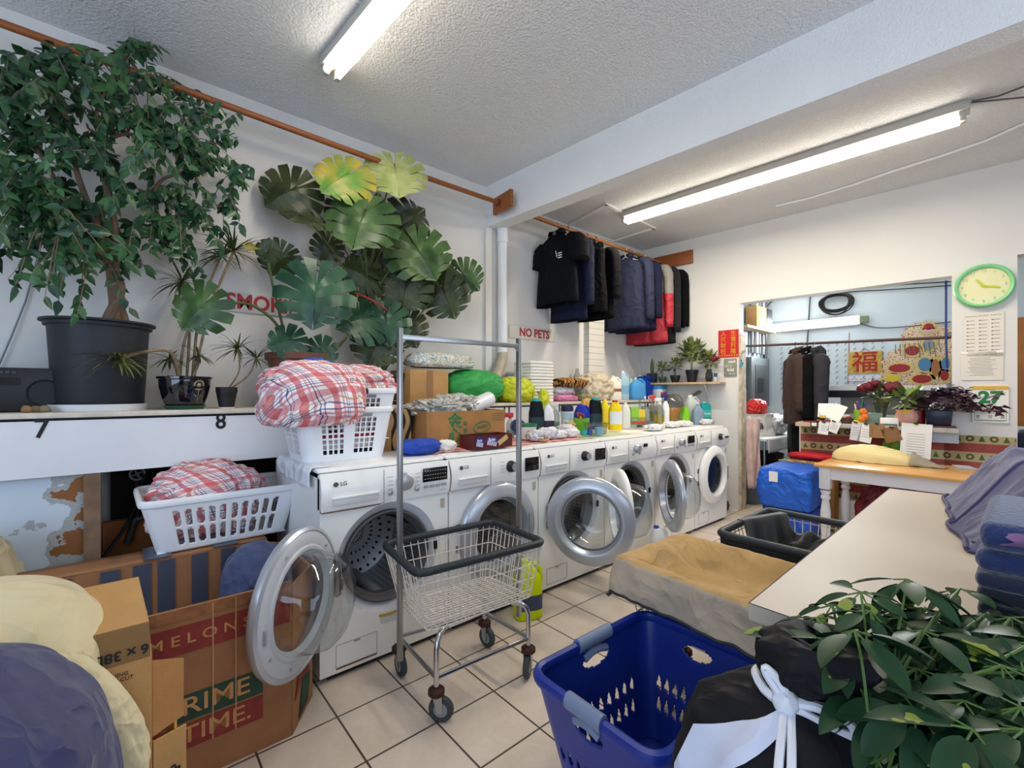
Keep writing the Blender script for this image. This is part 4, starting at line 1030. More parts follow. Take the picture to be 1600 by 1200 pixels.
LV = [  # px, py, y, size px across, image angle of tip (deg, 0 = right, 90 = up), facing up amount, material
 (620, 278, 2.98, 96, -80, 1.7, MPALE), (528, 280, 2.98, 92, 215, .8, MYEL), (444, 302, 3.2, 92, 215, .5, MDARK), (468, 338, 3.05, 70, 190, 2.2, MDARK),
 (562, 352, 2.86, 112, 250, 1.1, MLEAF), (640, 345, 3.12, 84, 40, .0, MDARK), (663, 405, 2.92, 102, -55, .7, MLEAF), (733, 438, 3.0, 60, -40, .2, MLEAF),
 (492, 470, 2.84, 118, -95, .6, MBLUE), (632, 460, 3.05, 82, -100, .3, MDARK), (700, 470, 3.02, 80, -65, .3, MDARK), (432, 412, 3.2, 60, -115, .0, MDARK), (394, 385, 3.15, 38, 180, 1.5, MYEL),
 (556, 500, 3.05, 88, 200, .6, MBLUE), (605, 512, 3.0, 78, -80, .5, MBLUE), (545, 322, 3.2, 62, 60, .2, MDARK), (592, 322, 3.18, 52, 120, .8, MLEAF), (560, 425, 3.15, 75, 160, .4, MDARK), (600, 400, 3.22, 78, 20, .2, MDARK), (640, 520, 3.1, 70, -60, .4, MDARK), (508, 392, 3.2, 50, -110, .3, MDARK), (690, 428, 3.2, 70, -20, .2, MDARK), (585, 545, 3.06, 80, -110, .4, MDARK)]
petm = MB(MI)
for k, (px, py, y, w_, a, up, m) in enumerate(LV):
    p = aty(px, py, y); v, r, u = viewbasis(p); sz = w_*.92*depth(p)/FPX; T_ = math.atan(up)*.85; d = (r*cos(rad(a)) + u*sin(rad(a)))*cos(T_) - v*sin(T_); n = -v*cos(T_) + u*sin(T_)*1.4
    base = p - d.normalized()*sz*.25
    g = MB(MI); cheese(g, base, sz, d, n, droop=.3 + .2*((k*7) % 3)/2, nf=7 + k % 2, seed=k); g.build('leaf', m, mon, ang=180)
    src = GTOP + Vector((0, 0, .05)) if py > 440 else aty(575, 430 + (k*37) % 60, 3.2)
    petm.tube(curve([src, lerp(src, base, .55) + Vector((0, .02, .05)), base], 6), .0055, 6)
petm.build('petioles', TWIG, mon); stem.build('stem', TWIG, mon)
k = MB(MI).tube(curve([aty(555, 458, 3.0), aty(575, 466, 2.96), aty(598, 480, 3.0), aty(612, 492, 3.08)], 6), .005, 6); k.build('red_ribbon', mat('red_ribbon', '#b02a2a', .6), mon)
tb = aty(468, 570, 3.12); TO = Vector((tb.x, 3.12, LZ))
tc_m = mat('brown_terracotta', '#6a4030', .55, var=.15, vscale=10)
terr = pot('potted_monstera', 'low brown bowl planter with one broad monstera leaf leaning left', 'potted plant', TO, .12, .19, .34, tc_m, prof=[(0, 0), (.11, 0), (.12, .012), (.17, .22), (.188, .295), (.2, .298), (.202, .338), (.19, .34), (.18, .30), (.12, .03)])
tI = TR(*(-TO))
e = aty(318, 474, 2.86); v, r, u = viewbasis(e); g = MB(tI); cheese(g, e + Vector((.0, 0, .0)), 80*depth(e)/FPX, r*-.55 + u*-.75, -v + u*.9, nf=6, seed=50); g.build('leaf', MLEAF, terr, ang=180)
st = MB(tI); st.tube(curve([TO + Vector((-.05, -.02, .16)), aty(440, 520, 3.05), aty(400, 480, 3.0), aty(350, 472, 2.92), e], 6), .009, 7); st.tube(curve([TO + Vector((-.02, 0, .16)), aty(425, 440, 3.1), aty(418, 398, 3.1)], 6), .008, 7)
st.tube(curve([TO + Vector((.05, -.02, .17)), aty(540, 530, 3.05), aty(525, 540, 3.0)], 6), .006, 6); st.build('stems', TWIG, terr)
for k, (px, py, w_, a, m) in enumerate(((455, 530, 55, 200, MBLUE), (500, 545, 50, -60, MBLUE), (418, 395, 34, 70, MDARK))):
    p = aty(px, py, 2.98); v, r, u = viewbasis(p); g = MB(tI); cheese(g, p, w_*depth(p)/FPX, r*cos(rad(a)) + u*sin(rad(a)) - v*.2, -v + u*.5, nf=5, seed=90 + k); g.build('leaf', m, terr, ang=180)
# ---- stereo and nuts at the far left
p = aty(0, 640, 3.0); t = thing('stereo', 'black portable stereo at the far left end of the ledge', 'stereo', (-.42, 3.18, LZ))
MB().box((0, 0, .105), (.46, .2, .205), bev=.008).build('case', BLACK, t)
for x in (-.14, .14): MB().lathe([(.0, 0), (.055, 0), (.06, .006), (.064, 0)], 24, TR(x, -.101, .09) @ rotm(pi/2)).build('speaker', DARK, t)
for i in range(5): MB().box((-.04+.02*i, -.102, .185), (.014, .006, .01)).build('button', mat('stereo_button', '#3a3d42', .4), t)
MB().box((0, -.101, .145), (.12, .004, .035)).build('tape_window', DISPLAY, t)
for k, (px, c) in enumerate(((42, '#8a6a44'), (56, '#6f5a40'), (68, '#7e735f'))):
    p = aty(px, 636, 2.97); g = MB().blob((0, 0, 0), (.022, .018, .018), 60 + k, .3, 2., .4, 2); solo(g, 'dried_nut', mat('nut_' + c[1:], c, .8), 'small dried brown nut shell lying between stereo and fig saucer', 'nut', (p.x, 2.99, LZ + .016), group='dried nut shells')
solo(MB().tube([aty(58, 405, 3.39), aty(40, 470, 3.385), aty(18, 525, 3.38), aty(-6, 580, 3.38)], .004, 5), 'aerial_wire', mat('wire_grey', '#7a7f86', .5), 'thin grey wire slanting down the left wall to the stereo', 'wire')
# ================= left wall: signs, pipe, rails, clothes ==================
def wall_sign(name, label, px0, py0, px1, py1, txt, sz, y=3.385, sx=1., z1=None, m=None, bold=.03, toff=0.):
    a = aty(px0, py0, y); b = aty(px1, py1, y); zc = (a.z + b.z)/2 if z1 is None else z1
    t = thing(name, label, 'sign', ((a.x+b.x)/2, y, zc)); h = abs(a.z-b.z) if z1 is None else .13
    MB().box((0, .006, 0), (b.x-a.x, .006, h), bev=.001).build('board', m or mat('sign_cream', '#d9d2c3', .5), t)
    text(txt, sz, REDP, TR(toff, .002, 0) @ FX, t, 'sign_letters', bold=bold, sx=sx)
    return t
wall_sign('wall_sign', 'cream NO PETS sign with red letters beside the vertical pipe', 796, 509, 866, 534, 'NO PETS', .118, sx=.92, z1=1.945, toff=.03)
wall_sign('wall_sign', 'NO SMOKING wall sign with red letters half hidden behind plants', 300, 452, 500, 486, 'NO SMOKING', .135, sx=.92, z1=1.93, m=mat('sign_white', '#c9c6c3', .5), toff=-.04)
pt = aty(783, 372, 3.36); pb = aty(786, 548, 3.36)
k = thing('standpipe', 'white vertical standpipe running up the wall to the beam', 'pipe', (pt.x, 3.36, LZ))
MB().rod((0, -.02, .45), (0, -.02, 1.66), .048, 16).build('riser', WPLASTIC, k); MB().rod((0, -.02, 1.52), (0, -.02, 1.66), .054, 16).build('coupling', WPLASTIC, k)
MB().tube([(0, -.02, .47), (-.0, -.025, .42), (-.04, -.045, .36), (-.14, -.09, .22), (-.22, -.12, .12)], .05, 14).build('elbow', mat('beige_pipe', '#b7aa97', .6, var=.15, vscale=20), k)
MB().rod((-.22, -.12, .14), (-.22, -.12, 0), .05, 14).build('drain_stub', mat('beige_pipe', '#b7aa97', .6), k)
a = aty(762, 372, 3.39)
struct(MB().box((a.x, 3.385, 2.07), (.07, .03, 1.66)), 'trim_5', wall_m, smooth=False)
# chimney of white bricks
brick = NT('white_bricks', .8, .3)
_v, x, y, z = brick.coord(); fz = brick.m_('FRACT', brick.m_('MULTIPLY', z, 14)); j = brick.m_('LESS_THAN', fz, .1)
brick.bump(brick.m_('SUBTRACT', brick.noise(_v, 20), j), .5, .006); brick = brick.done(brick.mix(j, '#d9d5cb', '#b9b3a6'))
a = aty(916, 560, 3.36); b = aty(940, 560, 3.36)
struct(MB().box(((a.x+b.x)/2, 3.36, 2.0), (b.x-a.x, .08, 1.5)), 'trim_6', brick, smooth=False)

WOOD = NT('orange_wood', .45, .4); _v, x, y, z = WOOD.coord(); mp = WOOD.n('ShaderNodeMapping'); mp.inputs['Scale'].default_value = (4, 40, 40); WOOD.l(_v, mp.inputs[0])
WOOD = WOOD.done(WOOD.mix(WOOD.noise(mp.outputs[0], 1.5, 4), '#7a3f1c', '#a5602e'))
WOOD2 = NT('rod_wood', .45, .4); _v, x, y, z = WOOD2.coord(); mp = WOOD2.n('ShaderNodeMapping'); mp.inputs['Scale'].default_value = (3, 60, 60); WOOD2.l(_v, mp.inputs[0])
WOOD2 = WOOD2.done(WOOD2.mix(WOOD2.noise(mp.outputs[0], 1.5, 4), '#8a5128', '#b07540'))
RY = 3.12
a = aty(150, 78, RY); zr = aty(760, 310, RY).z
r1 = thing('hanging_rail', 'long bare wooden hanging rail near the ceiling above the plants', 'clothes rail', (2.555, RY, zr), 0, 'wooden clothes rails')
MB().tube([(-4.2, 0, .03), (-2.6, 0, .015), (-1.2, 0, -.005), (0, 0, 0)], .019, 12).build('rod', WOOD, r1)
q0 = atx(764, 325, 2.575); MB().box((-.005, -.045, -.01), (.03, .27, .145), rotm(0, 0, -.077), bev=.002).build('bracket', WOOD, r1)
MB().lathe([(.03, 0), (.03, .012), (0, .013)], 16, TR(-.02, 0, 0) @ rotm(0, -pi/2)).build('cap', mat('dark_wood', '#5a3018', .6), r1)
zr2 = 3.035; zr3 = aty(846, 343, RY).z
r2 = thing('hanging_rail', 'wooden clothes rail with dark garments between beam and back wall', 'clothes rail', (5.19, RY, 2.98), 0, 'wooden clothes rails')
def railz(x): return 3.0 - .0 + (3.0-x+.2)*.0
RZ2 = aty(1000, 399, RY).z; RZ1 = aty(846, 343, RY).z
def rail(x): return RZ1 + (RZ2-RZ1)*(x-aty(846, 343, RY).x)/(aty(1000, 399, RY).x-aty(846, 343, RY).x)
MB(TR(-5.19, -RY, -2.98)).rod((2.77, RY, rail(2.77)), (5.19, RY, rail(5.19)), .019, 12).build('rod', WOOD2, r2)
MB(TR(0, 0, rail(5.19) - 2.98)).box((.015, -.16, .0), (.03, .50, .16), rotm(0, 0, .077), bev=.002).build('bracket', WOOD, r2)
def hanger(x, label, m, ry=RY, rzf=None, w_=.40, group='clothes hangers on the rail', tilt=0.):
    z0 = (rail(x) if rzf is None else rzf) + .022
    h = MB(); h.tube([(0, .022*cos(q), .0 - .022 + .022*sin(q)) for q in [pi*(1.05 - k*1.05/8) for k in range(9)]] + [(0, .02, -.045), (0, .002, -.075), (0, 0, -.11)], .0035, 6)
    h.tube([(0, 0, -.105), (0, -w_/2, -.19), (0, -w_/2, -.20), (0, w_/2, -.20), (0, w_/2, -.19), (0, 0, -.105)], .005, 6)
    return solo(h, 'clothes_hanger', m, label, 'clothes hanger', (x, ry, z0), tilt, group)
def garment(name, label, x, m, L, W, sl=0., slm=None, dp=.09, collar=.03, openf=0., ry=RY, rz=0., zf=None, hood=False, group='garments on the rail', flare=1.1, seed=0, hem=None, yoke=None, slw=.075):
    z0 = (rail(x) if zf is None else zf) + .022 - .19
    t = thing(name, label, 'clothing', (x, ry, z0), rz, group); t['group'] = group
    rd_ = random.Random(seed)
    # body, lofted from neck to hem; local y across the shoulders, local x front (towards -x)
    prof = [(0, .045, .055, .055), (.02, .075, .065, .04), (.05, .70, .7, .02), (.09, .96, .9, 0), (.16, .94, 1.05, 0), (.4, .95, 1.15, 0), (.7, 1.0*flare**.5, 1.2, 0), (1.0, flare, 1.25, 0)]
    def body(u, v):
        k = v*(len(prof)-1); i = min(int(k), len(prof)-2); f = k-i
        zf_, wf, df, ex = [lerp(prof[i][j], prof[i+1][j], f) for j in range(4)]
        q = 2*pi*u + pi
        wd = wf*W/2 if zf_ > .03 else wf*W*.9
        shoulder = .055*min(1, abs(sin(q))*wf) if zf_ < .12 else .055
        fold = 1 + (.32*nz(q*2.2 + seed*5, v*1.2, seed) + .2*nz(q*5, v*2, seed+7))*min(1, zf_*2.2)
        zz = .085 - zf_*L - (shoulder if zf_ > .03 else 0) + (.03 if zf_ < .01 else 0)
        if zf_ > .95 and hem: zz += hem*abs(cos(q))
        return (-cos(q)*dp*df*fold*-1*-1, sin(q)*wd*(1 + .03*nz(q*2, v*3, seed+3)), zz)
    b = MB().grid(56, 42, body, keep=(lambda u, v: not (openf and v > .12 and (abs(u-.0) < openf*(.4 + v) or abs(u-1) < openf*(.4 + v)))))
    mm = [m, yoke] if yoke else m
    bo = b.build('body', mm, t, ang=180, solid=.006)
    if yoke:
        for p in bo.data.polygons: p.material_index = 1 if p.center.z > -.30 else 0
    if sl:
        for s in (-1, 1):
            q_ = .1 if s > 0 and ry > 3 else 1.; p0 = Vector((0, s*W*.36, .012)); ps = [p0, p0 + Vector((.0, s*q_*(.07 + W*.05), -.075)), p0 + Vector((-.01, s*q_*(.09 + W*.06), -.03 - sl*.45)), p0 + Vector((-.015, s*q_*(.095 + W*.06 + .01*rd_.random()), -.03 - sl))]
            c = curve(ps, 6); n = len(c); k = MB(); R = [lerp(slw, slw*.72 if sl > .35 else slw*1.1, i/(n-1))*(.55 + .45*min(1, i/4))*(1 + .12*nz(i*.6, seed, s)) for i in range(n)]
            k.tube(c, R, 14, flat=.8); so = k.build('sleeve', [slm or m, yoke] if yoke else slm or m, t, ang=180)
            if yoke:
                for p in so.data.polygons: p.material_index = 1 if p.center.z > -.32 else 0
    if collar:
        k = MB().grid(30, 4, lambda u, v: (.062*(1+.25*v)*cos(2*pi*u)*-1 - .0, .070*(1+.4*v)*sin(2*pi*u), .105 + collar*.6*(1-abs(v-.35)*2) - collar*1.2*max(0, v-.3) - .02*cos(2*pi*u)), keep=lambda u, v: abs(u-.0) > .12 and abs(u-1) > .12)
        k.build('collar', m, t, ang=180, solid=.005)
    if hood:
        k = MB().blob((.05, 0, .05), (.06, .11, .09), seed, .12, 2, .4, 3); k.build('hood', hood, t, ang=180)
    return t
NAVYC = mat('dark_navy_cloth', '#0c0d13', .9, wr=.25, wrs=6, spec=.2); NAV2 = mat('navy_cloth', '#191d33', .9, wr=.3, wrs=6, spec=.2); BLKC = mat('black_wool', '#09090b', .95, wr=.3, wrs=6, spec=.2); CHAR = mat('charcoal_cloth', '#18181b', .9, wr=.3, wrs=6)
REDC = mat('red_nylon', '#b02a36', .6, wr=.4, wrs=6); GREYC = mat('grey_knit', '#8a8680', .9, wr=.3, wrs=8)
WHH = mat('white_hanger', '#e8e6e0', .4); BKH = mat('black_hanger', '#151515', .4)
def xr(px): return aty(px, 370, RY).x
hanger(xr(872), 'white plastic hanger holding the navy polo shirt', WHH); pol = garment('polo_shirt', 'dark navy polo shirt with small white chest emblem hanging first on the rail', xr(870), NAVYC, .66, .50, .22, seed=1, dp=.075, slw=.10, openf=0)
# chest emblem: a feather stroke and three short words
e = MB(); e.tube([(-.086, -.085, -.20), (-.09, -.08, -.16), (-.088, -.068, -.125)], .004, 5); e.build('emblem', WHITE, pol)
for i in range(3): MB().box((-.0885, -.125, -.155-.022*i), (.003, .05, .009)).build('emblem_line', WHITE, pol)
MB().box((-.035, 0, .075), (.004, .04, .03)).build('neck_label', mat('grey_label', '#6a6f78', .7), pol)
garment('sweatshirt', 'navy long sleeved top hanging low directly behind the polo', xr(888), NAV2, .80, .44, .62, seed=2, dp=.06)
hanger(xr(886), 'black hanger of the navy long sleeved top', BKH)
hanger(xr(916), 'black hanger carrying the black quilted vest', BKH); garment('vest', 'black sleeveless quilted vest with dark grey lining', xr(918), BLKC, .70, .46, 0, seed=3, dp=.085, openf=.05)
garment('vest_lining', 'dark grey shirt tucked inside the black vest', xr(914), CHAR, .5, .32, 0, seed=13, dp=.05)
garment('sweater', 'thin black sweater behind the black vest', xr(930), BLKC, .74, .44, .5, seed=4, dp=.06); hanger(xr(930), 'black hanger behind the vest', BKH)
hanger(xr(977), 'white hanger under the open navy jacket collar', WHH); garment('jacket', 'open navy work jacket, sleeves hanging, in the middle of the rail', xr(978), mat('work_navy', '#191f3a', .85, wr=.3, wrs=6), .80, .54, .66, seed=5, dp=.10, openf=.03)
hanger(xr(990), 'second white hanger behind the navy jacket', WHH); garment('jacket', 'second navy jacket with grey hood pressed behind the open one', xr(993), NAV2, .80, .50, .62, seed=6, dp=.06, hood=GREYC)
hanger(xr(1006), 'white hanger of the grey and red jacket', WHH); garment('jacket', 'grey and red nylon jacket between navy and black coats', xr(1010), REDC, .92, .52, .70, seed=7, dp=.07, yoke=GREYC, slm=REDC)
garment('coat', 'long black coat right of the red jacket', xr(1022), CHAR, .92, .52, .74, seed=8, dp=.06); hanger(xr(1022), 'dark hanger of the long black coat', BKH)
garment('coat', 'last black coat with pale collar against the back wall', xr(1036) - .04, BLKC, .72, .56, .66, seed=9, dp=.06, hood=mat('pale_collar', '#c9bfae', .9)); hanger(xr(1035) - .04, 'black hanger of the last coat by the wall', BKH)

# ================= things on the ledge, right part ==========================
def lpos(px, y): return Vector((aty(px, 630, y).x, y, LZ))
def carton(name, label, c, d, m, rz=0., cat='cardboard box', tape=True, group=None):
    t = thing(name, label, cat, c, rz, group); MB().box((0, 0, d[2]/2), d, bev=.004).build('carton', m, t)
    if tape: MB().box((0, -d[1]/2-.001, d[2]*.5), (.055, .003, d[2]*.98)).build('tape', mat('brown_tape', '#9b7350', .3), t)
    return t
a = lpos(636, 2.98); b = lpos(700, 2.98)
carton('cardboard_box', 'plain brown taped carton on the ledge beside the green bag', ((a.x+b.x)/2 + .02, 3.15, LZ), (b.x-a.x-.02, .32, .26), CARD2)
GRN = mat('green_nylon', '#2f9a49', .6, wr=.45, wrs=4); YEL = mat('acid_yellow_nylon', '#c3c81e', .6, wr=.5, wrs=5)
a = lpos(738, 3.1); crumple('laundry_bag', 'stuffed bright green laundry bag on the ledge', 'laundry bag', (a.x + .02, 3.12, LZ + .135), (.29, .19, .145), 61, GRN, amp=.08, freq=1.6, crease=.9, flat=.92, pw=.85)
ro = thing('floral_towel', 'rolled pale floral towel on the carton and green bag', 'towel', (lpos(690, 3.1).x, 3.12, LZ + .335), .05)
k = MB()
flor = NT('floral_cloth', .9, .2); _v, x, y, z = flor.coord(); n1 = flor.noise(_v, 22, 3)
flor = flor.done(flor.mix(flor.band(n1, .54, .60), flor.mix(flor.band(n1, .40, .46), '#d9dad2', '#8aa0a2'), '#b9a983'))
k.blob((0, 0, 0), (.30, .14, .07), 62, .12, 2.2, .7, 4, .7, pw=.7); k.build('folded_layers', flor, ro, ang=180)
for i in range(3): MB().tube([(.20, -.13 + .0*i, -.03+.03*i), (.29, -.05, -.032+.03*i), (.29, .06, -.03+.03*i)], .010, 6).build('mint_edge', mat('mint_cloth', '#9fc2ae', .9), ro)
yb = thing('laundry_bag', 'acid yellow drawstring bag spilling over the ledge edge', 'laundry bag', (lpos(808, 3.05).x, 3.06, LZ), 0)
MB().blob((-.02, .02, .105), (.19, .17, .12), 63, .12, 1.8, .9, 5, .85, pw=.85).build('sack', YEL, yb, ang=180)
MB().blob((.17, -.178, -.03), (.06, .035, .15), 64, .25, 2.2, 1., 4).build('gathered_mouth', YEL, yb, ang=180)
k = MB()
for i in range(3): k.tube(curve([(.13 + .015*i, -.13, .10), (.15 + .01*i, -.19, .0), (.14 + .02*i, -.19, -.10 - .03*i)], 5), .004, 5)
k.build('drawstring', mat('olive_cord', '#7b7a2a', .8), yb)
WT = mat('white_terry', '#e6e3dc', .95, var=.03, vscale=30, bump=.5, bscale=120, sheen=.3)
for i in range(13):
    k = MB().box((0, 0, 0), (.30 + .012*nz(i*3.1), .24, .0285), bev=.012, seg=3)
    for j, v in enumerate(k.v): v.z += .004*nz(v.x*9, v.y*9, i); v.y += .004*nz(v.x*8, i)
    solo(k, 'folded_towel', WT, 'folded white towel in the tall towel stack on the ledge', 'towel', (lpos(841, 3.05).x + .012*nz(i*1.7, 2), 3.11 + .006*nz(i*2.3), LZ + .0148 + i*.0292), .05*nz(i*5.5), 'white towels in the tall stack')
for i in range(7):
    k = MB().box((0, 0, 0), (.22, .20, .04), bev=.017, seg=3); solo(k, 'folded_towel', WT, 'white towel in the shorter stack half hidden behind the tall one', 'towel', (lpos(815, 3.27).x, 3.285, LZ + .022 + i*.042), .04*nz(i*3.3), 'white towels in the rear stack')
PINK = mat('pink_cloth', '#d07aa5', .9, wr=.4); 
crumple('folded_cloth', 'pink folded cloth at the ledge edge right of the white towels', 'cloth', (lpos(884, 3.02).x, 3.05, LZ + .03), (.15, .10, .033), 71, PINK, amp=.15, flat=.8, sub=4, pw=.7)
crumple('plastic_wrapped_cloth', 'white cloth in clear plastic lying on the pink cloth', 'cloth', (lpos(880, 3.1).x, 3.12, LZ + .105), (.14, .10, .05), 72, mat('wrapped_white', '#d8d9dc', .35, wr=.5, wrs=9), amp=.15, flat=.7, sub=4)
tig = NT('tiger_print', .8, .2); _v, x, y, z = tig.coord(); w_ = tig.n('ShaderNodeTexWave'); w_.inputs['Scale'].default_value = 9; w_.inputs['Distortion'].default_value = 9; w_.inputs['Detail'].default_value = 3; tig.l(_v, w_.inputs['Vector'])
tig = tig.done(tig.mix(tig.m_('GREATER_THAN', w_.outputs['Fac'], .55), '#b9813c', '#2a1a10'))
crumple('tiger_blanket', 'tiger striped brown blanket fold on top of the white cloth', 'blanket', (lpos(893, 3.06).x, 3.08, LZ + .185), (.21, .12, .05), 73, tig, amp=.2, freq=2, crease=.8, flat=.7, sub=4)
BEI = mat('beige_linen', '#cdbfa4', .9, wr=.6, wrs=5)
crumple('linen_pile', 'heap of beige linen on the ledge before the white bricks', 'linen', (lpos(930, 3.1).x, 3.12, LZ + .135), (.24, .16, .15), 74, BEI, amp=.16, freq=2.2, crease=.9, flat=.85, sub=5)
crumple('floral_cloth', 'small green patterned cloth at the ledge edge below the tiger blanket', 'cloth', (lpos(915, 2.97).x, 3.0, LZ + .035), (.10, .06, .037), 75, mat('olive_print', '#7c7b52', .9, var=.5, vscale=30), amp=.25, flat=.8, sub=4)
crumple('tan_rag', 'tan rag hanging over the ledge front above the blue tub', 'cloth', (lpos(917, 2.905).x, 2.905, LZ - .05), (.085, .018, .075), 76, mat('tan_rag', '#c09a55', .9, wr=.4), amp=.2, sub=4)
jb = thing('glass_bottle', 'small clear upright bottle on the linen by the white bricks', 'bottle', (lpos(905, 3.28).x, 3.31, LZ)); MB().lathe([(0, 0), (.04, 0), (.042, .26), (.02, .31), (.018, .35), (0, .351)], 20).build('bottle', mat('frosted_bottle', '#c9cac8', .25, trans=.6), jb)
def L_(px, y): q = lpos(px, y); return (q.x, q.y, q.z)
jug('detergent_jug', 'white detergent jug with brown emblem on the ledge', 'jug', L_(960, 3.05), .27, .155, .09, '#e4e0d4', '#e8e6dd', rz=CAMYAW*.6, lab='#8a5a3a', labh=.12, labz=.42, neck=.24)
jug('softener_bottle', 'pale blue softener bottle with white cap on the ledge', 'bottle', L_(975, 3.13), .335, .12, .08, '#a9c6d6', '#eae6da', rz=CAMYAW*.6, lab='#7fb0cc', labh=.3, labz=.35)
jug('softener_bottle', 'greenish softener bottle squeezed behind the pale blue jug', 'bottle', L_(987, 3.10), .25, .10, .07, '#9fbf9a', '#b8c9a0', rz=CAMYAW*.6, lab='#6aa06a', labh=.3, labz=.35)
jug('detergent_jug', 'light blue detergent jug with big round handle on the ledge', 'jug', L_(996, 3.03), .255, .20, .11, '#4f97cf', '#f0f0ee', rz=CAMYAW*.6 + .1, neck=.14, capr=.12)
jug('detergent_jug', 'deep navy blue jug lying behind the light blue one', 'jug', L_(1004, 3.24), .30, .30, .14, '#1f3f9c', '#f0f0ee', rz=CAMYAW*.5, neck=.14, capr=.1)
tb_ = thing('pod_tub', 'clear tub with blue lid and red label at the ledge end', 'tub', L_(1030, 3.1)); MB().lathe([(0, 0), (.085, 0), (.09, .13), (.08, .15)], 28).build('tub', mat('tub_white', '#c6cdd6', .35), tb_); MB().lathe([(.094, .13), (.094, .175), (0, .178)], 28).build('lid', mat('tub_blue', '#2f86c4', .4), tb_)
MB().grid(8, 1, lambda u, v: (.0905*cos(-2.4 + 1.2*u), .0905*sin(-2.4 + 1.2*u), .03 + .06*v)).build('label', mat('tub_label', '#b03a44', .5), tb_)
for i, px in enumerate((1006, 1016)):
    k = MB().lathe([(0, -.02), (.022, -.02), (.024, .02), (0, .022)], 18, rotm(pi/2, 0, .3)); solo(k, 'bottle_cap', WHITE, ('white measuring cap lying left at the ledge end', 'white measuring cap lying right, beside the pod tub')[i], 'cap', (lpos(px, 2.98).x, 2.98, LZ + .024), group='measuring caps on the ledge')
# ================= back wall things ========================================
def BWP(px, py, off=0.):       # wall-local frame at a pixel on the back wall; local x right along wall, -y... faces the room
    p = atb(px, py, off); return Matrix.Translation(p) @ rotm(0, 0, math.atan2(BKD.y, BKD.x))
BYAW = math.atan2(BKD.y, BKD.x)
# in wall-local axes the room side is -y?  normal BKN points away from the camera, local y = BKN
def wthing(name, label, cat, px, py, off=.006, group=None):
    p = atb(px, py, off); return thing(name, label, cat, p, BYAW, group)
def wsize(px0, py0, px1, py1):
    a, b = atb(px0, py0), atb(px1, py1); return (Vector((a.x, a.y)) - Vector((b.x, b.y))).length, abs(a.z-b.z)
CL = wthing('wall_clock', 'round pale face wall clock with thick mint green rim', 'clock', 1537, 447, .02)
MINT = mat('mint_plastic', '#86d596', .35); CLF = mat('clock_face', '#e3dfb0', .5); HANDM = mat('lime_hand', '#c3cf2a', .5)
cr = .178
MB().lathe([(cr-.028, -.006), (cr-.024, -.03), (cr-.01, -.038), (cr, -.028), (cr+.003, 0), (cr, .016), (0, .016)], 64, rotm(-pi/2) @ Matrix.Diagonal((1, 1, 1, 1))).build('rim', MINT, CL)
MB().lathe([(0, 0), (cr-.026, 0)], 64, TR(0, -.004, 0) @ rotm(pi/2)).build('face', CLF, CL)
for i in range(1, 13):
    a = pi/2 - i*pi/6; text(str(i), .034, mat('clock_number', '#b9b795', .6), TR((cr-.052)*cos(a), -.006, (cr-.052)*sin(a)) @ FX, CL, 'clock_number')
for nm, ang, L in (('minute_hand', -14, .085), ('hour_hand', 126, .065)):
    q = rad(ang); MB(rotm(0, -q, 0)).prism([(-.018, -.006), (L, -.008), (L+.014, 0), (L, .008), (-.018, .006)], .003, TR(0, -.012, 0)).build(nm, HANDM, CL)
MB().lathe([(.009, 0), (.009, .008), (0, .009)], 14, TR(0, -.006, 0) @ rotm(pi/2)).build('hub', HANDM, CL)
# notices
w1, h1 = wsize(1505, 490, 1568, 555); n1 = wthing('notice_sheet', 'upper cream notice sheet printed with symbol columns under the clock', 'notice', 1537, 523, .006, 'notice sheets under the clock')
PAP = mat('cream_paper', '#e3dbcd', .8); GP = mat('grey_print', '#8b857d', .8)
MB().box((0, 0, 0), (w1, .002, h1)).build('sheet', PAP, n1)
for c in range(3):
    x0 = -w1*.42 + c*w1*.31
    k = MB()
    for i in range(9): k.box((x0 + w1*.12, -.0015, h1*.33 - i*h1*.085), (w1*(.13 + .05*((i*7 + c*3) % 4)/4), .001, .004))
    k.build('print_lines', GP, n1)
    for i in range(9): MB().box((x0 + w1*.015, -.0015, h1*.33 - i*h1*.085), (.012, .001, .009)).build('care_symbol', GP, n1)
for c, s in enumerate(('WASHING', 'DRYING', 'BLEACH')): text(s, .016, GP, TR(-w1*.32 + c*w1*.31, -.0015, h1*.43) @ FX, n1, 'heading')
w2, h2 = wsize(1501, 556, 1567, 595); h2 *= 1.05; n2 = wthing('notice_sheet', 'lower cream typed notice sheet taped above the day calendar', 'notice', 1534, 572, .006, 'notice sheets under the clock')
h2 = .235; MB().box((0, 0, 0), (w2, .002, h2)).build('sheet', PAP, n2); text('CLOTHING CARE GUIDE', .0155, GP, TR(0, -.0015, h2*.40) @ FX, n2, 'heading', bold=.02)
k = MB()
for i in range(12): k.box((-w2*.05 + .01*((i*5) % 3), -.0015, h2*.28 - i*h2*.055), (w2*(.5 + .2*((i*7) % 5)/5), .001, .003))
k.build('print_lines', GP, n2)
for s in (-1, 1): MB().box((s*w2*.42, -.002, h2*.5), (.04, .002, .02)).build('clear_tape', mat('tape_white', '#f0eee8', .3), n2)
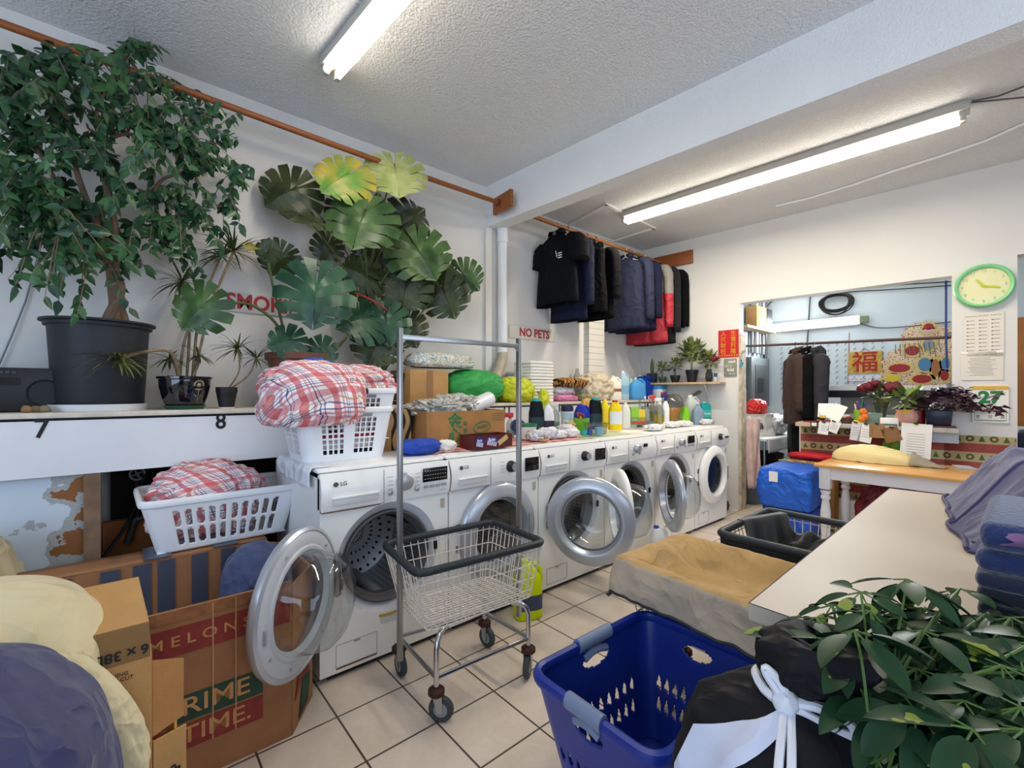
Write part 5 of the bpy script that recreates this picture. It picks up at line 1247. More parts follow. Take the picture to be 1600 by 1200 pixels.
# day calendar
cw, ch = wsize(1519, 603, 1576, 660); cal = wthing('day_calendar', 'tear-off day calendar showing green 27 with a yellow top strip', 'calendar', 1547, 632, .012)
ch = .30; MB().box((0, .004, 0), (cw, .014, ch)).build('page_block', WHT_P, cal); MB().box((0, -.004, ch/2-.012), (cw, .006, .028)).build('top_strip', mat('calendar_yellow', '#e2ae1c', .5), cal)
text('27', .135, mat('calendar_green', '#1f7a45', .6), TR(0, -.004, .055) @ FX, cal, 'date_number', bold=.045, sx=1.0)
k = MB(); k.box((0, -.0035, -.042), (cw*.88, .001, .002)); k.box((0, -.0035, -.075), (cw*.88, .001, .002)); k.box((0, -.0035, -.132), (cw*.88, .001, .006))
for s in (-1, 1): k.box((s*cw*.44, -.0035, -.085), (.002, .001, .09))
k.build('table_lines', GREENP, cal)
text('TUESDAY', .024, mat('dark_green_print', '#27352c', .7), TR(0, -.004, -.058) @ FX, cal, 'weekday', bold=.03)
for s, x, z in (('宜', -.07, -.103), ('吉', .07, -.103), ('廿', .0, -.103)): text(s, .03, mat('dark_green_print', '#27352c', .7), TR(x, -.004, z) @ FX, cal, 'calendar_character')
text('DECEMBER', .013, GREENP, TR(0, -.004, .122) @ FX, cal, 'month')
# red couplet sheet and small sign
rw, rh = wsize(1122.5, 516, 1154, 516)[0], .315
rs = wthing('couplet_sheet', 'red sheet with two columns of gold characters beside the doorway', 'poster', 1138, 537, .005)
MB().box((0, 0, 0), (rw, .002, rh)).build('sheet', mat('lucky_red', '#c4161f', .5), rs); GOLD = mat('gold_print', '#d49a2c', .4, .2)
for j, col in enumerate(('生意興隆', '人興財旺')):
    for i, chn in enumerate(col): text(chn, .064, GOLD, TR((.055 if j == 0 else -.055)*rw/.22, -.0016, rh*.36 - i*.068) @ FX, rs, 'gold_character', bold=.015)
k = MB()
for i in range(8): k.lathe([(0, 0), (.010, 0)], 8, TR(-rw*.42 + i*rw*.12, -.0016, -rh*.43) @ rotm(pi/2))
k.build('gold_border', GOLD, rs)
sg = wthing('small_plaque', 'small sage green plaque reading wash dry fold repeat', 'sign', 1141, 574, .012)
sw = .135; MB().box((0, .003, 0), (sw, .016, .2), bev=.002).build('board', mat('sage_board', '#85887a', .7), sg)
for s, sz, z, x, c in (('wash', .042, .065, .02, '#f0eee6'), ('dry', .06, .018, -.02, '#b9bcae'), ('fold', .048, -.03, .005, '#f0eee6'), ('repeat', .028, -.072, .02, '#c2c4b8')):
    text(s, sz, mat('plaque_' + c[1:], c, .6), TR(x, -.0062, z) @ FX, sg, 'plaque_word', bold=.015)
bt_ = wthing('blue_tag', 'small blue tag pinned on the worn door jamb', 'tag', 1158.5, 569, .02); MB().box((0, 0, 0), (.035, .004, .05), rotm(0, .3, 0)).build('card', mat('tag_blue', '#3f8fae', .5), bt_); MB().box((.0, -.004, .04), (.01, .006, .02)).build('pin', BLACK, bt_)
# plant shelf
sl = atb(1020, 596); sr = atb(1125, 597); SW = (Vector((sl.x, sl.y)) - Vector((sr.x, sr.y))).length
SH = thing('wall_shelf', 'short wooden shelf with potted plants on the back wall', 'shelf', atb(1072.5, 597, .10), BYAW); SH.location.z = 1.445
MB().box((0, 0, 0), (SW, .2, .024), bev=.002).build('board', mat('shelf_wood', '#c0a67f', .6, var=.15, vscale=12), SH)
MB().box((SW*.28, .085, -.16), (.03, .02, .3)).build('bracket_post', mat('bracket_paint', '#d8d3c8', .6), SH); MB().tube([(SW*.28, -.06, -.014), (SW*.28, .08, -.17)], .01, 6).build('brace', mat('bracket_paint', '#d8d3c8', .6), SH)
SHZ = 1.4575
def spos(px, off=.10): p = atb(px, 597, off); return Vector((p.x, p.y, SHZ))
SCH = leaf_mat('variegated_leaf', '#36502a', '#8d9a4a', 9., .45)
def bush(mb, c, r, n, L, seed, W=.4, up=.5):
    r_ = random.Random(seed); c = Vector(c)
    for i in range(n):
        a = r_.uniform(0, 2*pi); e = r_.uniform(-.3, 1.3); d = Vector((cos(a)*cos(e), sin(a)*cos(e), sin(e))); p = c + Vector((d.x*r, d.y*r, d.z*r*1.25))*r_.uniform(.4, 1)
        ld = (d + Vector((0, 0, r_.uniform(-.8, up)))).normalized(); s = ld.cross(Vector((r_.uniform(-.3, .3), r_.uniform(-.3, .3), 1))).normalized(); nn = s.cross(ld); w_ = L*W/2
        mb.add([p, p + ld*L*.35 + s*w_, p + ld*L*.7 + s*w_*.8, p + ld*L, p + ld*L*.7 - s*w_*.8, p + ld*L*.35 - s*w_, p + ld*L*.5 - nn*L*.06], [[0, 6, 1], [1, 6, 2], [2, 6, 3], [3, 6, 4], [4, 6, 5], [5, 6, 0]])
def potplant(label, loc, pr0, pr1, ph, pm, br, bz, n, L, lm, seed, stem=True, name='potted_plant', group=None, W=.4):
    t = pot(name, label, 'potted plant', loc, pr0, pr1, ph, pm, rim=.005, group=group)
    k = MB(); bush(k, (0, 0, bz), br, n, L, seed, W); k.build('foliage', lm, t, ang=180)
    if stem: MB().tube([(0, 0, ph*.8), (.005, 0, bz)], .005, 6).tube([(0, .01, ph*.8), (-.02, .01, bz*.9)], .004, 6).build('stems', TWIG, t)
    return t
NPOT = mat('navy_glaze', '#262c45', .35)
ct = thing('potted_cactus', 'single column cactus in a square navy pot at the shelf left end', 'potted plant', spos(1019), BYAW); MB().box((0, 0, .06), (.105, .105, .12), bev=.006, taper=.85).build('pot', NPOT, ct); MB().box((0, 0, .1215), (.085, .085, .003)).build('soil', SOIL, ct)
k = MB(); k.grid(20, 12, lambda u, v: ((.024*(1 + .18*cos(8*pi*u*1.0*2)))*cos(2*pi*u)*min(1, .7 + v)*max(.02, 1-v**3), (.024*(1+.18*cos(16*pi*u)))*sin(2*pi*u)*min(1, .7 + v)*max(.02, 1-v**3), .12 + .2*v)); k.build('cactus', mat('cactus_green', '#4d6a35', .6), ct, ang=180)
BPOT = mat('black_pot', '#17181a', .5); GPOT = mat('mossy_pot', '#39493c', .5)
potplant('small green leafy plant second on the wall shelf', spos(1035), .03, .042, .075, GPOT, .055, .17, 46, .06, SCH, 2)
potplant('short variegated plant in a black pot, third on the wall shelf', spos(1055, .12), .04, .055, .09, BPOT, .07, .19, 60, .065, SCH, 3)
potplant('largest variegated umbrella plant in tall black pot on the wall shelf', spos(1081, .09), .05, .068, .15, BPOT, .15, .31, 240, .085, SCH, 4)
vs = thing('flower_vase', 'clear vase with a dark red anthurium at the shelf right end', 'vase', spos(1108, .10)); MB().lathe([(0, .004), (.03, .004), (.042, .05), (.04, .10), (.025, .13), (.03, .15)], 24).build('vase', mat('smoked_glass', '#5a605c', .08, trans=.8, ior=1.2), vs)
k = MB(); bush(k, (0, 0, .23), .08, 60, .08, 6, .45); k.build('foliage', SCH, vs, ang=180); MB().tube([(0, 0, .02), (.0, -.01, .15), (.03, -.05, .25)], .003, 5).build('stem', TWIG, vs)
k = MB(); v, r, u = viewbasis(spos(1113)); k.add([Vector((.0, -.05, .27)) + r*x + u*z - v*y for x, z, y in ((-.05, .02, 0), (-.03, .045, .01), (0, .04, .02), (.03, .03, .02), (.07, .0, .0), (.03, -.03, .01), (-.01, -.04, .01), (-.04, -.02, .01))], [[0, 1, 2, 7], [2, 3, 6, 7], [3, 4, 5, 6]]); k.build('flower', mat('anthurium_red', '#8e1527', .35), vs, solid=.004)
cn = thing('small_tin', 'small blue and white tin at the right end of the wall shelf', 'tin', spos(1118, .10)); MB().box((0, 0, .05), (.03, .03, .1), bev=.004).build('tin', mat('tin_white', '#c9cfd2', .5), cn); MB().box((0, 0, .08), (.032, .032, .045), bev=.004).build('band', mat('tin_band', '#2f5a86', .5), cn)
# grey handset cradle under the shelf
solo(MB().tube([atb(1078, 626, .03), atb(1083, 618, .05), atb(1092, 612, .05), atb(1096, 612, .04)], [.012, .018, .018, .012], 8), 'scoop_handle', mat('grey_brown_plastic', '#77705f', .6), 'grey brown handle leaning up the wall under the plant shelf', 'handle')
crumple('rubbish_bundle', 'small dark bundle of rubbish on the floor in the wall corner', 'rubbish', (5.16, 2.33, .06), (.08, .07, .06), 81, mat('rubbish_dark', '#4a3a30', .9, var=.6, vscale=40), amp=.3, freq=3, flat=.9, sub=4)

# ---- half wall dressed in christmas wrap, with its board
xm = NT('christmas_wrap', .5, .4)
_v, x, y, z = xm.coord()
per = .155; fz = xm.m_('FRACT', xm.m_('DIVIDE', xm.m_('ADD', z, .02), per)); cream = xm.m_('LESS_THAN', fz, .52)
cell = .14; fx_ = xm.m_('FRACT', xm.m_('DIVIDE', xm.m_('ADD', y, 20), cell))
zc_ = xm.m_('MULTIPLY', xm.m_('SUBTRACT', fz, .26), per)
def ringd(cx): 
    dx = xm.m_('MULTIPLY', xm.m_('SUBTRACT', fx_, cx), cell); return dx, xm.m_('SQRT', xm.m_('ADD', xm.m_('POWER', dx, 2), xm.m_('POWER', zc_, 2)))
dx, dd = ringd(.28); wre = xm.band(dd, .0115, .0255)
dx2, _ = ringd(.78); tri = xm.m_('MULTIPLY', xm.band(zc_, -.024, .026), xm.m_('LESS_THAN', xm.m_('ABSOLUTE', dx2), xm.m_('MULTIPLY', xm.m_('SUBTRACT', .028, zc_), .38)))
nn = xm.noise(_v, 60, 2)
base = xm.mix(cream, xm.mix(nn, '#a2463f', '#b85b50'), '#c9b583')
base = xm.mix(xm.m_('MULTIPLY', cream, wre), base, xm.mix(nn, '#5b4526', '#6d6a38')); base = xm.mix(xm.m_('MULTIPLY', cream, tri), base, xm.mix(nn, '#3e5a2c', '#6b7a40'))
xm = xm.done(base)
hw_ = thing('gift_wrap_panel', 'red and cream christmas gift wrap covering the half wall front', 'wrapping paper', (5.34, 1.0, 0))
WI = hw_.matrix_basis.inverted() if False else TR(-5.34, -1.0, 0)
def wq(px0, px1, z0, z1, off=.006):
    a = atb(px0, 600, off); b = atb(px1, 600, off); return [(a.x, a.y, z0), (b.x, b.y, z0), (b.x, b.y, z1), (a.x, a.y, z1)]
MB(WI).add(wq(1251, 1478, .30, 1.0), [[0, 1, 2, 3]]).build('left_sheet', xm, hw_, solid=.003)
MB(WI).add(wq(1476, 1588, .30, .975, .008), [[0, 1, 2, 3]]).build('right_sheet', xm, hw_, solid=.003)
SB = thing('counter_shelf', 'worn white shelf board on the half wall crowded with small items', 'shelf', atb(1362, 660, .03), BYAW); SB.location.z = 1.02
a = atb(1241, 655); b = atb(1484, 655); Lb = (Vector((a.x, a.y)) - Vector((b.x, b.y))).length
MB().box((0, 0, 0), (Lb, .34, .04), bev=.003).build('board', mat('worn_white_board', '#b7b0a8', .6, var=.2, vscale=10), SB)
MB().box((-Lb/2 + .07, -.172, .0), (.14, .006, .038)).build('bare_wood_edge', mat('bare_edge', '#c9ab8a', .7), SB)
MB().box((Lb*.30, -.10, -.065), (Lb*.4, .02, .09)).build('apron', mat('pale_apron', '#b9bcc4', .6), SB)
SBZ = 1.0405
def bpos(px, off=.10): p = atb(px, 660, off); return Vector((p.x, p.y, SBZ))
def bw(px0, px1, off=.1): a, b = bpos(px0, off), bpos(px1, off); return (a - b).length
# items on it
pp_ = thing('paper_pile', 'pile of loose envelopes and receipts at the left of the shelf board', 'paper', bpos(1299), BYAW)
for i, (x, y, zz, rz_, c, w_, h_) in enumerate(((-.04, 0, .015, .2, '#a85b4a', .16, .11), (.03, .02, .04, -.3, '#d7d2c4', .15, .1), (-.02, 0, .07, .5, '#e4e2de', .14, .1))):
    MB(TR(x, y, zz) @ rotm(.5*(i > 0), .1, rz_)).box((0, 0, 0), (w_, h_, .012)).build('envelope', mat('env_' + c[1:], c, .8), pp_)
MB(TR(-.05, .03, .12) @ rotm(1.1, .0, .1)).box((0, 0, 0), (.13, .15, .004)).build('receipt', WHT_P, pp_); MB(TR(.05, -.03, .10) @ rotm(1.2, .3, -.4)).box((0, 0, 0), (.12, .17, .004)).build('receipt', WHT_P, pp_)
MB().box((-.06, -.06, .06), (.05, .04, .03), bev=.008).build('yellow_box', mat('box_yellow', '#d9b41f', .5), pp_)
for i, (px, c, lab) in enumerate(((1265, '#b0302c', 'red pen lying at the left end of the shelf board'), (1272, '#9a4a3a', 'brown pencil lying beside the red pen on the shelf board'))):
    p = bpos(px, .13 + .02*i); solo(MB().tube([(0, -.06, .006), (0, .06, .006)], .006, 6), 'pen', mat('pen_' + c[1:], c, .4), lab, 'pen', p, BYAW - .9 + .3*i)
tr_ = thing('button_tray', 'small dark tray of red and white odds and ends on the shelf board', 'tray', bpos(1323), BYAW); MB().lathe([(0, 0), (.05, 0), (.06, .05), (.055, .05), (.045, .008), (0, .008)], 24).build('bowl', mat('tray_brown', '#4a352c', .5), tr_)
k = MB()
for i in range(5): MB().blob((.02*cos(i*1.3), .02*sin(i*1.3), .055 + .012*(i % 2)), (.02, .02, .018), i, .1, 2, .3, 2).build('spool', mat(('sp_red', 'sp_white')[i % 2], ('#a5232f', '#d9d6d2')[i % 2], .6), tr_)
cup = thing('pen_cup', 'lime green cup full of pens decorated with orange flowers', 'pen cup', bpos(1344, .12), BYAW)
LIME = mat('lime_plastic', '#7fae1e', .4); MB().lathe([(0, 0), (.042, 0), (.05, .135), (.046, .135), (.038, .01), (0, .01)], 24).build('cup', LIME, cup); MB().lathe([(0, 0), (.055, 0), (.055, .03), (.045, .035)], 24).build('base', mat('cup_yellow', '#d5c21f', .4), cup)
for i, (x, z_) in enumerate(((.03, .12), (.02, .05), (.04, .075))): MB().blob((x, -.05, z_), (.028, .02, .028), i + 3, .3, 3, .8, 3).build('orange_flower', mat('orange_petal', '#e8792a', .6), cup)
for i, c in enumerate(('#2b3f9e', '#20242c', '#3a54b8', '#e9e4d8', '#9b2b2e', '#2c7a46')):
    q = i*1.05; MB().tube([(.015*cos(q), .015*sin(q), .03), (.04*cos(q), .04*sin(q), .19 + .02*(i % 3))], .006, 6).build('pen', mat('pen_' + c[1:], c, .4), cup)
gb = thing('glass_box', 'pale green glass box on the shelf board beside the pen cup', 'box', bpos(1366, .12), BYAW); MB().box((0, 0, .055), (.125, .08, .11), bev=.006).build('box', mat('sea_glass', '#8fa79c', .15, trans=.5, ior=1.2), gb)
rv = thing('rose_vase', 'glass vase holding three dark red roses on the shelf board', 'vase', bpos(1377, .04), BYAW); MB().lathe([(0, .004), (.035, .004), (.03, .05), (.045, .14), (.075, .23)], 24).build('vase', mat('green_glass', '#b7c2a2', .06, trans=.9, ior=1.2), rv)
k = MB()
for i in range(6): k.tube([(.01*cos(i), .01*sin(i), .02), (.05*cos(i*1.1), .04*sin(i*1.1), .24), (.09*cos(i*1.1), .06*sin(i*1.1), .34)], .004, 5)
k.build('stems', mat('rose_stem', '#5d6b35', .6), rv); k = MB(); bush(k, (0, 0, .26), .10, 60, .09, 12, .5); k.build('foliage', leaf_mat('rose_leaf', '#3e4a26', '#66703a', 8.), rv, ang=180)
def rose(mb, c, r, seed):
    for k in range(5):
        q = k*1.3 + seed; mb.blob((c[0] + r*.35*cos(q), c[1] + r*.35*sin(q), c[2] + r*.15*sin(k*2.)), (r*.72, r*.72, r*.62), seed + k, .18, 2.5, .9, 3)
ROSE = mat('rose_red', '#5e0d1c', .6, var=.3, vscale=30)
for i, (px, py, r) in enumerate(((1353, 606, .068), (1367, 600, .05), (1394, 605, .066))):
    p = atb(px, py, .10) - Vector(rv.location); p = rotm(0, 0, -BYAW) @ p; k = MB(); rose(k, p, r, i*4); k.build('rose', ROSE, rv)
tb2 = thing('tissue_box', 'small white tissue box lying on the shelf board', 'box', bpos(1390, .15), BYAW); MB().box((0, 0, .035), (.13, .07, .068), bev=.004).build('box', WHT_P, tb2); MB().box((0, -.036, .01), (.11, .002, .012)).build('print_band', mat('teal_print', '#35605a', .6), tb2)
pk = NT('marbled_pot', .35, .5); _v, x, y, z = pk.coord(); pk = pk.done(pk.mix(pk.band(pk.noise(_v, 9, 2), .48, .6), '#d9a090', '#e0c53a'))
pkp = pot('potted_plant', 'plant in a round pink and yellow marbled pot on shelf board', 'potted plant', bpos(1417, .12), .05, .075, .14, pk, prof=[(0, 0), (.05, 0), (.078, .05), (.082, .09), (.072, .128), (.08, .145), (.076, .147), (.06, .12), (.04, .02)])
k = MB(); bush(k, (-.02, 0, .21), .10, 46, .11, 15, .4); k.build('foliage', leaf_mat('lime_leaf', '#4a6a2a', '#7f9440', 8.), pkp, ang=180)
rc = thing('red_candle', 'dark red glass candle between marbled pot and navy planter', 'candle', bpos(1437, .07), BYAW); MB().lathe([(0, 0), (.038, 0), (.04, .15), (.034, .15), (.03, .1), (0, .1)], 24).build('glass', mat('red_glass', '#8c1420', .15), rc); MB().rod((0, 0, .1), (0, 0, .13), .002, 5).build('wick', BLACK, rc)
np_ = thing('potted_oxalis', 'purple leaved oxalis in a navy rectangular planter on a wood tray', 'potted plant', bpos(1467, .11), BYAW)
MB().box((0, 0, .008), (.21, .14, .014), bev=.002).build('tray', mat('tray_wood', '#5a3325', .5), np_); MB().box((0, 0, .082), (.175, .115, .13), bev=.006, taper=.88).build('planter', mat('navy_planter', '#161c36', .3), np_); MB().box((0, 0, .1485), (.15, .09, .003)).build('soil', SOIL, np_)
OX = leaf_mat('oxalis_leaf', '#2f1c2c', '#4d3040', 9., .5); k = MB(); st = MB(); r_ = random.Random(4)
for i in range(95):
    q = r_.uniform(0, 2*pi); e = r_.uniform(.05, 1.4); R = r_.uniform(.10, .27); p = Vector((R*cos(q)*cos(e)*1.0 + .02, R*sin(q)*cos(e)*.7 - .03, .16 + .20*sin(e)*r_.uniform(.5, 1)))
    if r_.random() < .16: p = Vector((r_.uniform(.12, .36), -.16, r_.uniform(.16, .30)))
    st.tube([(p.x*.15, p.y*.15, .14), (p.x*.6, p.y*.6, p.z*.85), p], .0013, 3)
    tilt = rotm(r_.uniform(-.7, .7), r_.uniform(-.7, .7), r_.uniform(0, 6))
    for j in range(3):
        m_ = TR(*p) @ tilt @ rotm(0, .35, j*2.094); k.add([(0, 0, 0), (.055, .032, 0), (.05, 0, .006), (.055, -.032, 0)], [[0, 1, 2], [0, 2, 3]], m_)
k.build('foliage', OX, np_, ang=180); st.build('stems', mat('oxalis_stem', '#5d4a3c', .6), np_)
# tags and papers clipped along the edge
KR = mat('kraft_tag', '#9c7442', .8, var=.1); tags = [(1272, 663, .06, .045, 0, 'black_frame', 'tiny black framed card on the shelf edge'), (1287, 669, .085, .12, -.15, WHT_P, 'left of two white tags clipped near the shelf left end'), (1303, 667, .085, .11, -.35, WHT_P, 'right of two white tags clipped near the shelf left end'),
  (1337, 674, .075, .17, -.12, mat('tag_grey', '#d5d2d2', .8), 'long pale tag clipped left of the white receipt'), (1353, 677, .10, .17, -.2, WHT_P, 'white receipt clipped beside the kraft tag'), (1370, 673, .11, .13, 0, KR, 'square kraft paper tag clipped on the shelf edge'), (1393, 679, .12, .13, .35, mat('kraft_tag_dark', '#8c5f34', .8), 'tilted darker kraft tag clipped on the shelf edge'), (1431, 689, .20, .30, -.05, WHT_P, 'large white paper sheet clipped to the shelf edge')]
for i, (px, py, w_, h_, tl, m, lab) in enumerate(tags):
    p = atb(px, py, .21); t = thing('paper_tag', lab, 'tag', p, BYAW, 'tags clipped along the shelf edge')
    if m == 'black_frame':
        MB().box((0, .004, 0), (w_, .01, h_)).build('frame', BLACK, t); MB().box((0, -.0015, 0), (w_*.7, .002, h_*.7)).build('card', WHT_P, t); continue
    MB(rotm(0, tl*-1, 0)).box((0, 0, 0), (w_, .002, h_)).build('paper', m, t)
    MB(TR(0, -.004, h_/2)).box((0, 0, 0), (.03, .008, .012), rotm(0, .4, 0)).build('clip', mat('dark_clip', '#3b2f2a', .4, .5), t)
    k = MB(rotm(0, -tl, 0))
    for j in range(4 if h_ < .2 else 9): k.box((0, -.0015, h_*.2 - j*h_*(.13 if h_ < .2 else .075)), (w_*.6, .001, .003))
    k.build('print_lines', GP, t)
for i, (px, py, c) in enumerate(((1388, 690, '#59a02a'), (1402, 692, '#79b92c'))):
    p = atb(px, py, .05); t = thing('plastic_packet', ('left green plastic packet tucked behind the kraft tags', 'right green plastic packet tucked behind the kraft tags')[i], 'packet', p, BYAW); MB().box((0, 0, -.02), (.07, .03, .2), rotm(0, .3, 0), bev=.01).build('packet', mat('packet_' + c[1:], c, .3), t)

# ---- wooden table in front of it
TZ = .755
tbl = thing('wooden_table', 'honey wood table with white turned leg and apron before the gift wrap', 'table', (4.66, .35, 0))
tw = NT('honey_wood', .22, .5); _v, x, y, z = tw.coord(); mp = tw.n('ShaderNodeMapping'); mp.inputs['Scale'].default_value = (18, 1.6, 18); tw.l(_v, mp.inputs[0]); tw = tw.done(tw.mix(tw.noise(mp.outputs[0], 2, 4), '#c58b47', '#dfae69'))
MB().box((0, 0, TZ-.0125), (.72, 1.68, .025), bev=.006).build('table_top', tw, tbl); WPT = mat('white_table_paint', '#d9d6d6', .4)
for x in (-.30, .30): MB().box((x, 0, TZ-.075), (.02, 1.5, .095)).build('apron', WPT, tbl)
for y in (-.76, .76): MB().box((0, y, TZ-.075), (.55, .02, .095)).build('apron', WPT, tbl)
for x in (-.30, .30):
    for y in (-.77, .77):
        MB(TR(x, y, 0)).lathe([(0, 0), (.022, 0), (.026, .05), (.034, .25), (.036, .36), (.028, .43), (.024, .46), (.034, .475), (.034, .49), (.026, .505), (.036, .525), (.036, .54)], 20).box((0, 0, .6415), (.075, .075, .178), bev=.004).build('leg', WPT, tbl)
a = atz(1392, 718, TZ)
pkg = thing('plastic_wrapped_paper', 'bundle of pale yellow paper strips wrapped in clear plastic on the table', 'paper bundle', (4.80, .86, TZ), BYAW - .12)
yp_ = NT('yellow_strips', .5, .4); _v, x, y, z = yp_.coord(); wv = yp_.n('ShaderNodeTexWave'); wv.bands_direction = 'Z'; wv.inputs['Scale'].default_value = 28; wv.inputs['Distortion'].default_value = 2.; yp_.l(_v, wv.inputs['Vector']); yp_ = yp_.done(yp_.mix(wv.outputs['Fac'], '#cdb878', '#e6d9a4'))
k = MB()
def bun(u, v):
    e = sin(pi*min(1, max(0, u)))**.45; q = pi*v
    return (-.33 + .60*u, -.14*cos(q)*e*(1 + .05*nz(u*8, v*4)), max(.003, (.003 + .155*sin(q)**.7*e*(1 - .25*u) + .01*nz(u*9, v*6))))
k.grid(40, 18, bun); k.build('strips', yp_, pkg, ang=180)
k = MB(); k.grid(16, 10, lambda u, v: (.22 + .20*u, (-.11 + .22*v)*(1 - .55*u), .006 + (.10*sin(pi*v)*(1-u)**1.3) + .012*abs(nz(u*7, v*9)))); k.build('plastic_end', mat('cloudy_film', '#d6cbb4', .2, trans=.6, ior=1.1), pkg, ang=180, solid=.002)
sc = thing('paper_scrap', 'pale blue grey folded paper scrap on the table before the wrap', 'paper', (4.93, .36, TZ), .3); MB().box((0, 0, .006), (.16, .10, .01)).build('scrap', mat('scrap_grey', '#a9b3ba', .6), sc)
# things under the table
crumple('shopping_bag', 'crumpled red patterned bag under the wooden table', 'bag', (5.02, .82, .28), (.14, .22, .27), 91, mat('red_pattern_bag', '#7d2730', .6, var=.7, vscale=12, wr=.5), amp=.14, freq=2, crease=.9, flat=.97)
crumple('foam_roll', 'white plastic wrapped bundle on the floor under the wooden table', 'bundle', (4.78, .78, .13), (.16, .18, .13), 92, mat('white_bundle', '#dfe1e6', .4, wr=.4), amp=.08, freq=2, crease=.8, flat=.95, pw=.8)
# blue storage bags
BLUB = mat('blue_woven_bag', '#1c62cf', .45, wr=.5, wrs=6); BLUB2 = mat('deep_blue_woven_bag', '#174fb4', .45, wr=.5, wrs=6)
def zipbag(label, loc, d, m, rz, strap=True, seed=0):
    t = thing('storage_bag', label, 'storage bag', loc, rz, 'blue zipped storage bags')
    k = MB(); bm = bmesh.new(); bmesh.ops.create_cube(bm, size=1); bmesh.ops.subdivide_edges(bm, edges=list(bm.edges), cuts=14, use_grid_fill=True)
    for v in bm.verts:
        p = v.co.copy(); bul = (1-(2*p.x)**4)*(1-(2*p.y)**4)*(1-(2*p.z)**4); n_ = p.normalized()
        s = 1 + .05*nz(p.x*3 + seed, p.y*3, p.z*3) + .03*(1 - 2*abs(nz(p.x*6, p.y*6 + seed, p.z*6)))
        v.co = Vector((p.x*d[0]*s + (1 if abs(p.x) > .499 else 0)*math.copysign(.02, p.x)*(1-(2*p.z)**2), p.y*d[1]*s + (1 if abs(p.y) > .499 else 0)*math.copysign(.02, p.y)*(1-(2*p.z)**2), p.z*d[2] + d[2]/2 + (.02*s*(1-(2*p.x)**2)*(1-(2*p.y)**2) if p.z > .49 else 0)))
    k._bm(bm, Matrix.Identity(4), 0); k.build('bag', m, t, ang=180)
    if strap:
        for y0, y1 in ((-.42, -.30), (-.18, -.06), (.10, .42)): MB().tube([(d[0]*.12, d[1]*y0, d[2]+.03), (d[0]*.12, d[1]*(y0+y1)/2, d[2]+.042), (d[0]*.12, d[1]*y1, d[2]+.03)], .016, 6, flat=.25).build('yellow_strap', mat('strap_yellow', '#e5c81e', .5), t)
        MB().box((-d[0]/2-.028, .08, d[2]*.80), (.003, .075, .095)).build('white_label', WHT_P, t)
    return t
zipbag('lower deep blue zipped storage bag on the floor beside the table', (4.98, 1.52, 0), (.62, .38, .24), BLUB2, .02, False, 3)
zipbag('upper bright blue zipped storage bag with yellow straps and white label', (4.97, 1.53, .262), (.64, .40, .36), BLUB, .02, True, 1)
crumple('red_bag', 'flat red bag lying behind the blue storage bags', 'bag', (5.22, 1.45, .70), (.09, .22, .035), 93, mat('bright_red_bag', '#c01420', .5), amp=.12, flat=.8, sub=4)
k = MB().box((0, 0, .33), (.16, .40, .66), bev=.01); solo(k, 'cardboard_box', CARD, 'tall carton hidden behind the blue bags below the red bag', 'cardboard box', (5.22, 1.45, 0))

# ---- back room ----------------------------------------------------------
def fx2(px, y0): return atx(px, 500, BX - .05)
a = atx(1200, 512, BX-.04); b = atx(1345, 502, BX-.04)
ft = thing('fluorescent_fixture', 'bright white strip light mounted on the back room wall', 'wall light', ((a.x+b.x)/2, (a.y+b.y)/2, (a.z+b.z)/2), -pi/2)
Lf = abs(a.y-b.y); MB().box((0, .0, 0), (Lf, .05, .13), bev=.006).build('housing', FIXM, ft)
for z in (-.032, .032): MB().rod((-Lf/2+.02, -.045, z), (Lf/2-.02, -.045, z), .02, 12).build('tube', TUBE2, ft)
MB().box((Lf/2+.04, -.02, 0), (.09, .05, .08)).build('end_cap', mat('greenish_cap', '#6f7a5a', .5), ft)
l = bpy.data.lights.new('back_room_light', 'AREA'); l.shape = 'RECTANGLE'; l.size = Lf; l.size_y = .12; l.energy = 75; l.color = (.92, .97, 1)
o = bpy.data.objects.new('back_room_light', l); COL.objects.link(o); o.parent = ft; o.location = (0, -.08, 0); o.rotation_euler = (-pi/2, 0, 0)
# peg hooks: repeated in rows
r_ = random.Random(2); pg = None; cnt = 0
for ix in range(13):
    for iz in range(9):
        y = 2.45 - ix*.098; z = 1.40 + iz*.075
        m = MB().tube([(0, 0, 0), (-.035, 0, -.004), (-.045, .012, -.03)], .004, 4)
        if pg is None: pg = solo(m, 'peg_hook', mat('dark_hook', '#4d5054', .5, .6), 'small dark hook in the rows of hooks on the back room wall', 'hook', (BX - .002, y, z), group='wall hooks in the back room'); cnt += 1
        else: c = pg.copy(); COL.objects.link(c); c.location = (BX, y, z)
